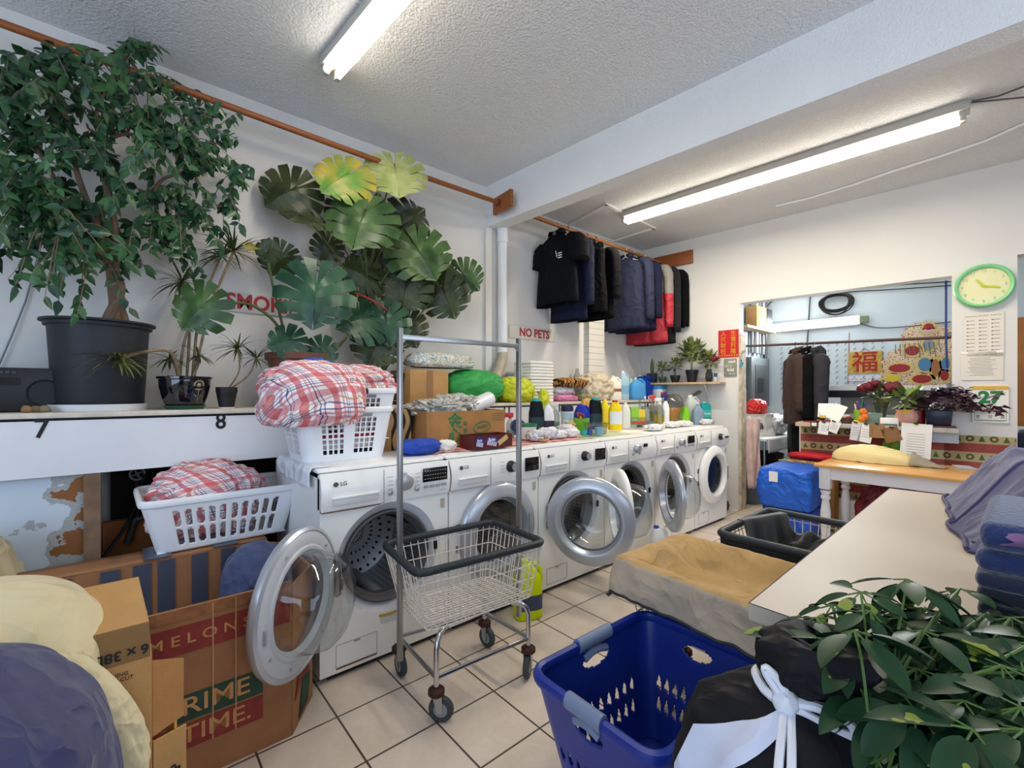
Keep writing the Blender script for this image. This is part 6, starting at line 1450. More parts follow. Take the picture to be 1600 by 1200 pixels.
# rod across the opening
a = atx(1163, 541, 5.75); b = atx(1486, 527, 5.60)
solo(MB().rod(a, b, .014, 10), 'clothes_rod', mat('brown_rod', '#4a3029', .5), 'thin dark brown rod across the back room opening', 'clothes rod')
RODP = [a, b]
def rodat(px):
    d = ray(px, 540); best = min((i/400 for i in range(401)), key=lambda s: abs((lerp(a, b, s).y)/(lerp(a, b, s).x) - d.y/d.x)); return lerp(a, b, best)
for i, (px, m, L, W, s, sl, lab) in enumerate(((1243, mat('brown_coat', '#3d2a22', .85, wr=.3), .92, .5, 1, .62, 'dark brown coat, leftmost on the back room rod'), (1256, BLKC, .98, .5, 2, .7, 'black coat between brown and charcoal coats on the rod'), (1272, mat('hood_coat', '#25252a', .85, wr=.3), .98, .56, 3, .72, 'charcoal hooded coat, rightmost on the back room rod'))):
    p = rodat(px); garment('coat', lab, p.x, m, L*.82, W, sl*.9, seed=20 + i, ry=p.y, rz=rad(-62), zf=p.z, dp=.08, group='coats on the back room rod', hood=m if i == 2 else False, slw=.08)
    hanger(p.x, ('dark hanger of the brown coat', 'wire hanger of the black coat', 'wire hanger of the charcoal hooded coat')[i], BKH if i == 0 else STEEL, ry=p.y, rzf=p.z, tilt=rad(-62), group='hangers on the back room rod')
# lucky calendar
a = atx(1352, 570, BX); lw, lh = .36, .37
lc = thing('wall_calendar', 'gold wall calendar with big red 福 character in the back room', 'calendar', (BX-.012, a.y, a.z + .0), -pi/2)
MB().box((0, 0, .03), (lw, .01, lh*.78)).build('picture', mat('calendar_gold', '#c09a35', .5, var=.2, vscale=14), lc); MB().box((0, 0, -lh*.48), (lw, .008, .07)).build('date_strip', mat('calendar_white', '#dfdfe4', .6), lc)
text('福', .29, mat('calendar_red', '#a8141c', .5), TR(0, -.0065, .02) @ FX, lc, 'red_character', bold=.012)
k = MB()
for i in range(7): k.box((-.14 + i*.047, -.005, -lh*.48 - .012), (.012, .001, .012))
k.build('date_marks', mat('calendar_print', '#7d5b8a', .7), lc); MB().tube([(-.05, 0, .175), (0, 0, .21), (.05, 0, .175)], .003, 4).build('hanging_cord', mat('dark_cord', '#403a35', .8), lc)
solo(MB().rod(atx(1327, 520, BX-.01), atx(1325, 600, BX-.01), .004, 4), 'hanging_string', mat('red_cord', '#a03030', .7), 'red string hanging left of the lucky calendar', 'string')
# paper festival ornament, plain pattern instead of the figure
a = atx(1440, 556, BX-.05); orn = thing('festival_ornament', 'large glittering red, gold and blue paper festival ornament in the back room', 'ornament', (BX-.03, a.y, a.z), -pi/2)
GLIT = NT('glitter_gold', .4, metal=.3); _v, x, y, z = GLIT.coord(); n1 = GLIT.noise(_v, 45, 3); GLIT = GLIT.done(GLIT.mix(GLIT.band(n1, .5, .58), GLIT.mix(GLIT.m_('GREATER_THAN', n1, .45), '#d8c58c', '#e8dfc2'), '#a5413a'))
ornR = mat('ornament_red', '#9e1c22', .5); ornB = mat('ornament_blue', '#4d7fa8', .5); ornY = mat('ornament_yellow', '#d9bb2a', .5)
S = depth((BX, a.y))/FPX*1.12
OGOLD = mat('ornament_gold', '#cdb56a', .4, .3)
def oe(cx, cy, rx, ry, m, y0, nm='disc'):
    if nm == 'paper_disc': oe(cx, cy, rx*1.12 + .8, ry*1.12 + .8, OGOLD, y0 + .004, 'gold_edge'); rx *= .85; ry *= .85
    MB().prism([((cx-1440)*S + rx*S*cos(2*pi*k/28)*(1 + .06*sin(k*3.)), -(cy-556)*S + ry*S*sin(2*pi*k/28)*(1 + .06*sin(k*3.))) for k in range(28)], .008, TR(0, y0, 0)).build(nm, m, orn)
oe(1438, 570, 42, 34, GLIT, 0, 'backing'); oe(1442, 530, 24, 22, GLIT, .004, 'backing'); oe(1416, 583, 22, 17, GLIT, .003, 'backing'); oe(1472, 560, 12, 30, GLIT, .002, 'backing'); oe(1466, 522, 12, 4, GLIT, -.002, 'scroll')
for cx, cy, rx, ry, m in ((1416, 572, 14, 7, ornR), (1408, 586, 9, 6, ornY), (1440, 588, 12, 7, ornR), (1463, 584, 5, 8, ornR), (1443, 568, 8, 11, ornB), (1464, 568, 5, 10, ornB), (1454, 573, 5, 14, mat('ornament_brown', '#a5693a', .5)), (1447, 516, 6, 5, ornR), (1447, 522, 8, 4, mat('ornament_pink', '#d9a5a0', .5)), (1476, 565, 4, 7, ornR), (1430, 548, 9, 8, ornR), (1447, 541, 7, 9, mat('ornament_grey', '#8e8e98', .5))): oe(cx, cy, rx, ry, m, -.012, 'paper_disc')
for i in range(10): MB().rod(((1412 + i*5 - 1440)*S, -.02, .16), ((1412 + i*5.3 - 1440)*S, -.02, .16 - .12 - .03*(i % 3)), .004, 4).build('tassel', mat('tassel_grey', '#6d7d80', .7), orn)
# cable coil and runs
def far(px, py, off=.03): return atx(px, py, BX - off)
c0 = far(1307, 472, .05); k = MB()
for i in range(13):
    r1_, r2_ = .165 + .07*nz(i*2.2 + .3), .125 + .06*nz(i*3.7 + .4); k.tube([(c0.x - .004*i, c0.y + r1_*cos(q + i)*1.0, c0.z + r2_*sin(q + i)*(1.1 if sin(q+i) < 0 else .8)) for q in [2*pi*j/28 for j in range(28)]], .0085, 5, closed=True)
solo(k, 'cable_coil', BLACK, 'coil of black cable hanging below the opening header', 'cable')
for i, pts in enumerate(([(1197, 470), (1230, 462), (1290, 457), (1360, 449), (1420, 444), (1486, 440)], [(1197, 480), (1212, 468), (1260, 462), (1330, 456), (1400, 452), (1486, 446)], [(1345, 506), (1370, 512), (1410, 511), (1486, 503)])):
    solo(MB().tube(curve([far(*p) for p in pts], 5), .007, 5), 'wall_cable', BLACK if i < 2 else mat('grey_cable', '#5d5c5a', .6), ('upper black cable run along the back room wall top', 'lower black cable run along the back room wall top', 'grey cable from the back room light to the right')[i], 'cable')
solo(MB().rod(far(1266, 462), far(1261, 542), .010, 8), 'conduit', mat('grey_conduit', '#55585c', .5, .4), 'dark vertical conduit behind the back room light', 'conduit')
solo(MB().tube([(RODP[1].x - .02, RODP[1].y + .03, 2.34), (RODP[1].x - .022, RODP[1].y + .03, RODP[1].z), far(1480, 575, 1.78)], .009, 6), 'blue_hose', mat('blue_hose', '#2d3f7e', .5), 'blue hose hanging from the header at the right edge of the opening', 'hose')
# electrical panel and pipes on the side wall (y = 2.67)
def sidew(px, py, y=2.66): return aty(px, py, y)
a = sidew(1166, 558); b = sidew(1194, 634); ep = thing('electrical_panel', 'grey electrical panel on the back room side wall', 'electrical panel', ((a.x+b.x)/2, 2.63, (a.z+b.z)/2))
W_e = abs(b.x-a.x); H_e = 1.0*abs(a.z-b.z); MB().box((0, 0, 0), (W_e, .08, H_e), bev=.005).build('case', mat('panel_grey_metal', '#5f6568', .5, .3), ep); MB().box((0, -.043, .0), (W_e*.6, .008, H_e*.7), bev=.003).build('cover', mat('panel_dark_metal', '#45494b', .5, .3), ep); MB().box((-.02, -.05, -.05), (W_e*.3, .004, H_e*.3)).build('breakers', BLACK, ep)
for i, px in enumerate((1172, 1178, 1184, 1190, 1194)):
    p = sidew(px, 520); solo(MB().rod((p.x, 2.64, 1.9 if i < 4 else .9), (p.x, 2.64, 2.95), .022 if i != 1 else .04, 10), 'wall_conduit', mat('pale_conduit', '#a9acae', .5, .2) if i % 2 else mat('grey_metal_conduit', '#7e8285', .5, .4), ('first conduit above the electrical panel from the left', 'widest pale conduit above the electrical panel', 'third conduit above the electrical panel', 'fourth pale conduit above the electrical panel', 'long conduit right of the electrical panel in the corner')[i], 'conduit', group='conduits above the panel')
p = sidew(1172, 495); sh2 = thing('high_shelf', 'high wooden shelf on the back room side wall', 'shelf', (p.x, 2.58, sidew(1172, 516).z), 0); MB().box((0, 0, 0), (1.0, .17, .03)).build('board', mat('shelf_wood', '#c0a67f', .6), sh2)
carton('cardboard_box', 'brown carton on the high shelf in the back room', (p.x - .0, 2.58, sh2.location.z + .016), (.34, .15, .30), CARD2); 
k = MB().box((0, 0, .15), (.20, .15, .30), bev=.01); solo(k, 'black_case', BLACK, 'black case beside the carton on the high shelf', 'case', (p.x + .30, 2.58, sh2.location.z + .016))
# garment press with sloping lid behind the shelf board
a = atx(1355, 625, 6.35); ms = thing('garment_press', 'grey press machine with black sloping lid behind the roses', 'machine', (6.35, a.y - .05, 0), -pi/2)
MB().box((0, 0, .55), (.85, .5, 1.1), bev=.01).build('cabinet', mat('machine_grey', '#9fa6a6', .5), ms)
MB().prism([(-.62, 1.36), (.62, 1.36), (.62, 1.28), (-.46, 1.28)], .5, TR(0, -.25, 0)).build('lid', BLACK, ms); MB().box((0, .0, 1.385), (1.24, .46, .05)).build('lid_top', mat('machine_white', '#d3d8d9', .4), ms)
MB().tube([(-.42, -.1, 1.1), (-.5, -.1, 1.29)], .02, 6).build('strut', BLACK, ms); MB().tube([(.42, -.1, 1.1), (.5, -.1, 1.29)], .02, 6).build('strut', BLACK, ms); MB().box((.05, .1, 1.18), (.7, .2, .2)).build('pressing_plate', mat('machine_pale', '#c0bcb4', .5), ms)
# left clutter: table, bags, chair
bt2 = thing('work_table', 'white cloth covered work table in the back room', 'table', (6.27, 2.33, 0)); tz = .80
MB().box((0, 0, tz-.015), (1.3, .62, .03), bev=.004).build('table_top', mat('table_white', '#c9cbc9', .6), bt2); k = MB(); k.grid(20, 6, lambda u, v: (-.62 + 1.27*u, -.318 + .012*nz(u*9, v), tz + .004 - .17*v)); k.build('cloth_edge', mat('white_table_cloth', '#cfd1d2', .8), bt2, ang=180, solid=.004)
for x in (-.58, .58):
    for y in (-.26, .26): MB().rod((x, y, 0), (x, y, tz-.03), .014, 8).build('leg', STEEL, bt2)
MB().box((0, 0, .42), (1.1, .5, .02)).build('lower_shelf', mat('maroon_board', '#4a2830', .6), bt2)
def sackbag(name, label, loc, d, m, rz, txt=None, fold=0., tm=None):
    t = thing(name, label, 'bag', loc, rz); k = MB()
    k.grid(40, 12, lambda u, v: ((d[0]/2)*math.copysign(abs(cos(2*pi*u))**.5, cos(2*pi*u))*(1 - fold*v) + .02*nz(u*6, v*4), (d[1]/2)*math.copysign(abs(sin(2*pi*u))**.5, sin(2*pi*u))*(1 - .5*v) + .02*nz(u*6, v*4, 3), d[2]*v)); k.grid(4, 4, lambda u, v: (d[0]*(u-.5)*(1-fold), d[1]*.5*(v-.5), d[2] - .002)); k.build('bag', m, t, ang=180)
    if txt: text(txt, d[2]*.35, tm or PRINT, TR(-.02, -d[1]*.42, d[2]*.45) @ rotm(-.18, 0, 0) @ FX, t, 'bag_print', bold=.03)
    return t
p = aty(1187, 672, 2.1); q = Vector((p.x, 2.12, tz))
sackbag('shopping_bag', 'white plastic shopping bag with bold black B on the work table', (5.98, 2.24, tz + .001), (.34, .22, .27), mat('white_bag', '#c9c9c4', .4, wr=.3), CAMYAW, 'B')
crumple('red_plastic_bag', 'bright red plastic bag on top of the white shopping bag', 'bag', (6.02, 2.28, tz + .35), (.15, .10, .10), 95, mat('red_plastic', '#d02a22', .3, wr=.4), amp=.16, flat=.8, crease=.9)
crumple('patterned_bag', 'white plastic bag with small red pattern slumped on the work table', 'bag', (6.28, 2.18, tz + .13), (.24, .15, .13), 96, mat('speckled_plastic', '#c6c2c2', .35, var=.25, vscale=25, wr=.5), amp=.14, flat=.9)
ch = thing('office_chair', 'black office chair with its back turned beside the gift wrap', 'chair', (5.97, 1.74, 0), CAMYAW + .4)
k = MB(); k.grid(14, 14, lambda u, v: ((u-.5)*.46*(1 - .25*(2*v-1)**4), .05*(2*u-1)**2 - .02, .56 + .52*v)); k.build('backrest', BLACK, ch, ang=180, solid=.05)
MB().box((0, -.24, .47), (.46, .46, .07), bev=.025).build('seat', BLACK, ch); MB().rod((0, -.24, .12), (0, -.24, .45), .025, 10).build('column', STEEL, ch); MB().box((0, -.0, .52), (.07, .03, .2)).build('spine', BLACK, ch)
for i in range(5): q = 2*pi*i/5; MB().tube([(0, -.24, .10), (.26*cos(q), -.24 + .26*sin(q), .06)], .02, 6).rod((.26*cos(q), -.24 + .26*sin(q), .06), (.26*cos(q), -.24 + .26*sin(q), 0), .022, 8).build('foot', BLACK, ch)
p = atz(1180, 762, .0)
bu = thing('bucket', 'grey translucent bucket on the back room floor', 'bucket', (5.82, 2.28, 0)); MB().lathe([(0, 0), (.13, 0), (.17, .26), (.18, .27), (.165, .265), (.125, .01), (0, .01)], 32).build('bucket', mat('grey_bucket', '#80868a', .35, trans=.2), bu); MB().tube([(-.17, 0, .26), (0, -.05, .31), (.17, 0, .26)], .004, 5).build('bail', STEEL, bu)
crumple('navy_bag', 'navy cloth bag on the floor behind the grey bucket', 'bag', (6.2, 2.28, .15), (.2, .18, .15), 97, mat('navy_heap', '#1b2a55', .7, wr=.4), amp=.15, flat=.95)
crumple('dark_clothes', 'heap of dark brown clothes on the lower shelf of the work table', 'clothing', (6.27, 2.33, .50), (.42, .2, .07), 98, mat('brown_heap', '#2c211c', .9, var=.7, vscale=9), amp=.2, flat=.9)
for i, (x, y) in enumerate(((5.62, 1.92), (5.66, 1.99))):
    k = MB(); k.blob((0, 0, .035), (.045, .11, .035), 99 + i, .08, 2, .4, 3, .9); solo(k, 'shoe', BLACK, ('black shoe on the tiles nearest the blue bags', 'second black shoe, behind the first')[i], 'shoe', (x, y, 0), .9 + .3*i, 'black shoes')
ap = MB(); ap.grid(10, 20, lambda u, v: (5.46 + .03*sin(u*9) + .10*u, 2.16 - .10*u + .02*sin(u*7 + v*3), 1.05 - .82*v + .02*nz(u*5, v*3))); solo(ap, 'hanging_apron', mat('pale_pink_cloth', '#d5b9ae', .9, var=.2, vscale=9), 'pale pink cloth hanging behind the door jamb', 'cloth', ang=180, solid=.006)
# glimpse past the wall's right end
k = MB().box((0, 0, 0), (.05, .5, .95), bev=.004); solo(k, 'wood_panel', mat('orange_panel', '#a0642c', .5, var=.15), 'orange wooden board leaning beyond the wall right end', 'board', (5.95, -.14, 1.52))
k = MB().box((0, 0, .5), (.5, .6, 1.0), bev=.02); solo(k, 'dark_cabinet', mat('dark_navy_cabinet', '#1a2036', .6), 'dark navy cabinet beyond the wall right end', 'cabinet', (6.0, -.2, 0))
# ================= on top of the washers ===================================
def tp(px, y): q = aty(px, 690, y); return (q.x, y, TOPZ)
def tz_(px, py): q = atz(px, py, TOPZ); return (q.x, q.y, TOPZ)
BY = CAMYAW*.75
pkm = MB(); pkm.grid(50, 14, lambda u, v: (1.36 + 1.30*u, 2.25 + .40*v + .02*nz(u*8, v*3), TOPZ + .003 + .012*abs(nz(u*14, v*5)) + .004*abs(nz(u*40, v*12))))
solo(pkm, 'pink_cloth', mat('salmon_cloth', '#d99a90', .9, var=.08, wr=.4, wrs=6), 'wrinkled salmon pink cloth spread over the second and third washers', 'cloth', ang=180, solid=.003)
gm_ = MB(); gm_.grid(30, 14, lambda u, v: (2.62 + .66*u, 2.24 + .40*v, TOPZ + .003 + .006*abs(nz(u*8, v*4)))); solo(gm_, 'green_mat', mat('pale_green_mat', '#b9c19a', .8, var=.06, bump=.2), 'pale green mat lying on the fourth washer', 'mat', ang=180, solid=.003)
TC = TOPZ + .014
# paper carrier with dark wavy stripes
kb = thing('paper_bag', 'brown paper carrier bag with dark wavy stripes on the first washer', 'bag', (1.27, 2.63, TOPZ), CAMYAW*.6)
wavy = NT('wavy_kraft', .8, .2); _v, x, y, z = wavy.coord(); sx_ = wavy.m_('ADD', x, wavy.m_('MULTIPLY', wavy.m_('SINE', wavy.m_('MULTIPLY', z, 26)), .016))
st_ = wavy.m_('LESS_THAN', wavy.m_('FRACT', wavy.m_('MULTIPLY', sx_, 21)), .48); st_ = wavy.m_('MULTIPLY', st_, wavy.m_('GREATER_THAN', x, .0)); wavy = wavy.done(wavy.mix(st_, '#a98457', '#25261f'))
MB().box((0, 0, .125), (.24, .13, .25), bev=.004).build('bag', wavy, kb)
for s in (-1, 1): MB().tube(curve([(-.045, s*.06, .24), (-.04, s*.05, .30), (.04, s*.05, .30), (.045, s*.06, .24)], 5), .003, 5).build('cord_handle', mat('paper_cord', '#8f6b42', .8), kb)
# big produce carton
pa = thing('produce_carton', 'open brown carton with green characters holding crumpled clear plastic', 'cardboard box', (1.70, 2.60, TC), -.03)
cw, cd, chh = .60, .40, .225
k = MB()
for c, d in (((0, -cd/2, chh/2), (cw, .006, chh)), ((0, cd/2, chh/2), (cw, .006, chh)), ((-cw/2, 0, chh/2), (.006, cd, chh)), ((cw/2, 0, chh/2), (.006, cd, chh)), ((0, 0, .004), (cw, cd, .006))): k.box(c, d)
k.build('carton', CARD, pa)
for s, x, z in (('金', -.10, .155), ('心', -.10, .065)): text(s, .105, GREENP, TR(x, -cd/2-.004, z) @ FX, pa, 'green_character', bold=.03)
for i, s in enumerate('新鮮'): text(s, .035, GREENP, TR(-.02, -cd/2-.004, .14 - .045*i) @ FX, pa, 'small_green_character')
k = MB(TR(.11, -cd/2-.004, .115) @ rotm(0, -.18, 0)); k.tube([(.066*cos(2*pi*i/32), 0, .036*sin(2*pi*i/32)) for i in range(32)], .0032, 5, closed=True); k.build('green_oval', GREENP, pa); text('FRESH', .03, GREENP, TR(.11, -cd/2-.004, .115) @ rotm(0, -.18, 0) @ FX, pa, 'oval_word', bold=.02)
k = MB()
for i in range(4): k.box((.24, -cd/2-.004, .20 - .014*i), (.10, .001, .004))
k.build('print_lines', GREENP, pa)
FILM = mat('crumpled_film', '#d9d5cb', .22, wr=.9, wrs=9, trans=.15, ior=1.1)
for i, (x, y, z, a, b, c, lab) in enumerate(((-.12, -.02, .235, .17, .15, .065, 'crumpled clear plastic heap, left in the produce carton'), (.05, .03, .255, .15, .13, .07, 'crumpled clear plastic heap in the middle of the produce carton'))):
    crumple('plastic_film', lab, 'plastic film', (1.70 + x, 2.60 + y, TC + z), (a, b, c), 110 + i, FILM, amp=.3, freq=2.8, crease=1., sub=5)
k = MB(); k.lathe([(.055, -.14), (.055, .14), (.02, .14), (.02, -.14), (.055, -.14)], 24, rotm(0, pi/2 - .25, .3)); solo(k, 'plastic_roll', mat('film_roll', '#dcdcde', .25), 'white roll of plastic bags sticking out of the carton right end', 'plastic roll', (1.91, 2.58, TC + .26), ang=60)
cw_ = tz_(660, 713); crumple('folded_hat', 'royal blue folded cap on the first washer near the second', 'hat', (1.30, 2.33, TOPZ + .045), (.13, .09, .045), 112, mat('royal_blue', '#2143a5', .8, wr=.4), amp=.14, flat=.9, sub=4)
crumple('white_sock', 'white cotton cloth lying right of the blue cap', 'cloth', (1.475, 2.33, TOPZ + .035), (.07, .055, .035), 113, WT, amp=.2, flat=.9, sub=4)
k = MB().lathe([(0, 0), (.022, 0), (.026, .05), (.02, .075), (.012, .078), (0, .08)], 16); solo(k, 'clear_cup', GLASS, 'tiny clear plastic cup behind the blue cap', 'cup', (1.42, 2.44, TOPZ))
# dark snack trays
sn = thing('snack_tray', 'dark maroon open snack box with blue ovals and wafer picture', 'box', (1.745, 2.27, TC), .02)
SNK = mat('snack_maroon', '#571c20', .4, var=.15)
k = MB()
for c, d in (((0, -.075, .04), (.30, .004, .08)), ((0, .075, .04), (.30, .004, .08)), ((-.15, 0, .04), (.004, .15, .08)), ((.15, 0, .04), (.004, .15, .08)), ((0, 0, .002), (.30, .15, .004))): k.box(c, d)
k.build('tray', SNK, sn)
for x, w_ in ((-.115, .03), (-.02, .045)):
    MB(TR(x, -.0775, .045)).prism([(w_*cos(2*pi*i/24), .026*sin(2*pi*i/24)) for i in range(24)], .002, TR(0, -.001, 0)).build('blue_oval', mat('logo_blue', '#2a3c9a', .4), sn)
    k = MB(TR(x, -.0795, .028))
    for i in range(5): k.box((-w_*.7 + w_*.35*i, 0, 0), (w_*.2, .001, .026), rotm(0, .2, 0))
    k.build('pale_stripes', mat('logo_pale', '#dcd6e6', .5), sn); text('Bobs', w_*.62, WHT_P, TR(x, -.0800, .052) @ FX, sn, 'brand_script', bold=.02)
MB(TR(.07, -.079, .045) @ rotm(0, -.5, 0)).box((0, 0, 0), (.085, .002, .03)).build('wafer_picture', mat('wafer', '#c2ad72', .6), sn); MB(TR(.075, -.0782, .033) @ rotm(0, -.5, 0)).box((0, 0, 0), (.085, .002, .012)).build('wafer_filling', mat('wafer_filling', '#7a6a5a', .6), sn)
# bottles and cleaning things (pixel x, depth y, builder)
def bot(name, label, px, y, h, w_, d, col, cap, z=None, **k): q = tp(px, y); return jug(name, label, k.pop('cat', 'bottle'), (q[0], q[1], TC if z is None else z), h, w_, d, col, cap, rz=BY, **k)
def spray(label, px, y, h, r, liquid, trig, lh, trans=True):
    q = tp(px, y); t = thing('spray_bottle', label, 'spray bottle', (q[0], q[1], TC if q[0] < 3.3 else TOPZ + .001), BY)
    MB().lathe([(0, 0), (r, 0), (r, h*.55), (r*.75, h*.66), (r*.35, h*.76), (r*.3, h*.8)], 24).build('bottle', CLEARP if trans else WPLASTIC, t)
    if liquid: MB().lathe([(0, .004), (r*.93, .004), (r*.93, h*lh), (0, h*lh)], 24).build('liquid', mat('liquid_' + liquid[1:], liquid, .1, trans=.4, ior=1.2), t)
    m = mat('trigger_' + trig[1:], trig, .4)
    MB().rod((0, 0, h*.78), (0, 0, h*.87), r*.42, 12).box((-.012, 0, h*.93), (.075, .022, .035), bev=.006).build('spray_head', m, t); MB().tube([(-.03, 0, h*.9), (-.045, 0, h*.82), (-.04, 0, h*.76)], .006, 6).build('trigger', m, t)
    return t
BLKB = '#12181c'
spray('clear spray bottle with red collar left of the green lidded tub', 797, 2.60, .185, .03, '#c7d6dc', '#c03038', .3)
q = tp(808, 2.62); t = thing('blue_bowl', 'translucent blue bowl standing on edge behind the cart post', 'bowl', (q[0], q[1], TC), BY); MB(TR(0, 0, .068) @ rotm(pi/2 - .15) @ Matrix.Scale(.62, 4)).lathe([(.0, 0), (.06, .005), (.1, .05), (.105, .06), (.098, .058), (.058, .012), (0, .008)], 28).build('bowl', mat('blue_translucent', '#4d6fb4', .25, trans=.3), t)
q = tp(824, 2.45); t = thing('lidded_tub', 'white tub with dark green lid on the pink cloth', 'tub', (q[0], q[1], TC), BY); MB().lathe([(0, 0), (.06, 0), (.068, .095), (.06, .1)], 28).build('tub', mat('milky_tub', '#dcdfdd', .35), t); MB().lathe([(.072, .092), (.072, .112), (0, .115)], 28).build('lid', mat('dark_green_lid', '#1f6b3f', .4), t); MB().box((.01, -.067, .045), (.05, .006, .045)).build('label', mat('tub_tan_label', '#c2995f', .6), t)
bot('softener_bottle', 'black bottle with teal cap behind the green lidded tub', 838, 2.62, .29, .125, .09, BLKB, '#18b0ac', handle=False, neck=.5, capr=.55, lab='#16363c', labh=.3, labz=.35)
bot('detergent_jug', 'white bottle with dark round label next to the left black bottle', 856, 2.58, .25, .10, .07, '#e8e8e4', '#d8d8d4', cat='jug', handle=False, lab='#2a1f3a', labh=.32, labz=.3, neck=.3)
spray('small clear spray bottle with pale teal liquid behind crumpled rags', 868, 2.72, .25, .035, '#8fc4b4', '#d9d9d4', .35)
q = tp(886, 2.70); t = thing('scent_beads_tub', 'pale blue scent bead tub with navy lid', 'tub', (q[0], q[1], TC), BY); MB().lathe([(0, 0), (.05, 0), (.055, .02), (.05, .1), (.058, .17), (.05, .18)], 28).build('tub', mat('pale_blue_tub', '#b9d0dc', .35), t); MB().lathe([(.055, .175), (.058, .19), (.052, .225), (0, .228)], 28).build('lid', mat('navy_lid', '#1a2140', .4), t); MB().grid(8, 1, lambda u, v: (.053*cos(-2.6 + 2*u), .053*sin(-2.6 + 2*u), .04 + .06*v)).build('label', WHT_P, t)
text('Downy', .03, mat('navy_print', '#1f2f66', .6), TR(0, -.056, .075) @ FX, t, 'tub_word')
bot('detergent_jug', 'royal blue detergent jug behind the green peg bucket', 909, 2.72, .23, .15, .09, '#2236a8', '#2236a8', cat='jug', neck=.3, lab='#b5412f', labh=.2, labz=.2)
q = tp(908, 2.55); t = thing('peg_bucket', 'lime green bucket full of wooden clothes pegs', 'bucket', (q[0], q[1], TC), BY); MB().lathe([(0, 0), (.05, 0), (.072, .12), (.066, .12), (.045, .008), (0, .008)], 28).build('bucket', mat('lime_bucket', '#6fb52c', .4), t)
r_ = random.Random(9)
for i in range(14): a = r_.uniform(0, 6.28); rr_ = r_.uniform(0, .045); MB(TR(rr_*cos(a), rr_*sin(a), .115 + .01*(i % 3)) @ rotm(r_.uniform(-.6, .6), r_.uniform(-.6, .6), a)).box((0, 0, 0), (.010, .012, .075)).build('peg', mat('peg_red', '#a8432c', .7) if i % 3 else mat('peg_wood', '#c69a5c', .7), t)
bot('softener_bottle', 'second black bottle with teal cap, behind the yellow bottle', 930, 2.66, .29, .13, .09, BLKB, '#18b0ac', handle=False, neck=.5, capr=.55, lab='#16363c', labh=.3, labz=.35)
bot('dish_soap', 'tall clear yellow bottle behind the red capped yellow bottle', 945, 2.72, .28, .085, .06, '#e8d42a', '#e6e3d8', handle=False, neck=.3, lab='#f0d21f', labh=.4, labz=.35)
bot('detergent_bottle', 'bright yellow bottle with red cap and white label', 961, 2.48, .27, .12, .085, '#f2d31a', '#cf2030', handle=False, neck=.34, capr=.40, lab='#dfe3ea', labh=.42, labz=.42)
bot('white_bottle', 'translucent white bottle right of the yellow one', 977, 2.58, .24, .10, .07, '#dcdcd6', '#e6e6e2', handle=False, neck=.25)
q = tp(931, 2.36); t = thing('plastic_tub', 'clear rectangular plastic tub in front of the black bottle', 'tub', (q[0], q[1], TC), BY); MB().box((0, 0, .045), (.17, .11, .09), bev=.01, taper=.88).build('tub', CLEARP, t); MB().box((0, 0, .092), (.185, .125, .008), bev=.003).build('rim', CLEARP, t)
q = tp(936, 2.28); t = thing('measuring_cup', 'small light blue measuring cup at the front edge', 'cup', (q[0], q[1], TC), BY); MB().lathe([(0, 0), (.026, 0), (.034, .065), (.031, .065), (.024, .005), (0, .005)], 22).build('cup', mat('sky_cup', '#8fc0dc', .3, trans=.3), t)
for px, c, lab in ((913, '#169a9a', 'teal bottle cap lying by the crumpled rags'), (921, '#1f4b96', 'dark blue bottle cap beside the teal cap')):
    q = tp(px, 2.30); k = MB().lathe([(0, -.02), (.024, -.02), (.022, .022), (0, .022)], 18, rotm(0, .3, 0)); solo(k, 'bottle_cap', mat('loose_' + c[1:], c, .4), lab, 'cap', (q[0], q[1], TC + .026), group='loose caps on the washer tops')
for i, (px, y, a, c, lab) in enumerate(((838, 2.32, .07, '#d5d2d4', 'grey white rag, leftmost of the crumpled rags'), (856, 2.36, .08, '#e0dde0', 'pale rag second from left among the crumpled rags'), (873, 2.33, .06, '#ecebea', 'white rag third among the crumpled rags'), (884, 2.43, .08, '#d8d5d6', 'grey rag behind the others near the peg bucket'), (893, 2.34, .06, '#f0efef', 'bright white rag rightmost of the crumpled rags'))):
    q = tp(px, y); crumple('crumpled_rag', lab, 'rag', (q[0], q[1], TC + a*.5), (a, a*.8, a*.52), 120 + i, mat('rag_' + c[1:], c, .9, wr=.6, wrs=8), amp=.3, freq=2.4, crease=1., flat=.9, sub=4, group='crumpled rags on the third washer')
q = tp(892, 2.50); crumple('tan_sponge', 'tan sponge on top of the grey rag', 'sponge', (q[0], q[1], TC + .075), (.05, .03, .02), 127, mat('sponge_tan', '#b98a50', .95, bump=.5), amp=.15, sub=3)
q = tp(850, 2.27); k = MB().box((0, 0, .006), (.09, .05, .012), bev=.003); solo(k, 'cardboard_scrap', CARD2, 'small cardboard scrap at the front of the rags', 'cardboard', (q[0], q[1], TC), .4)
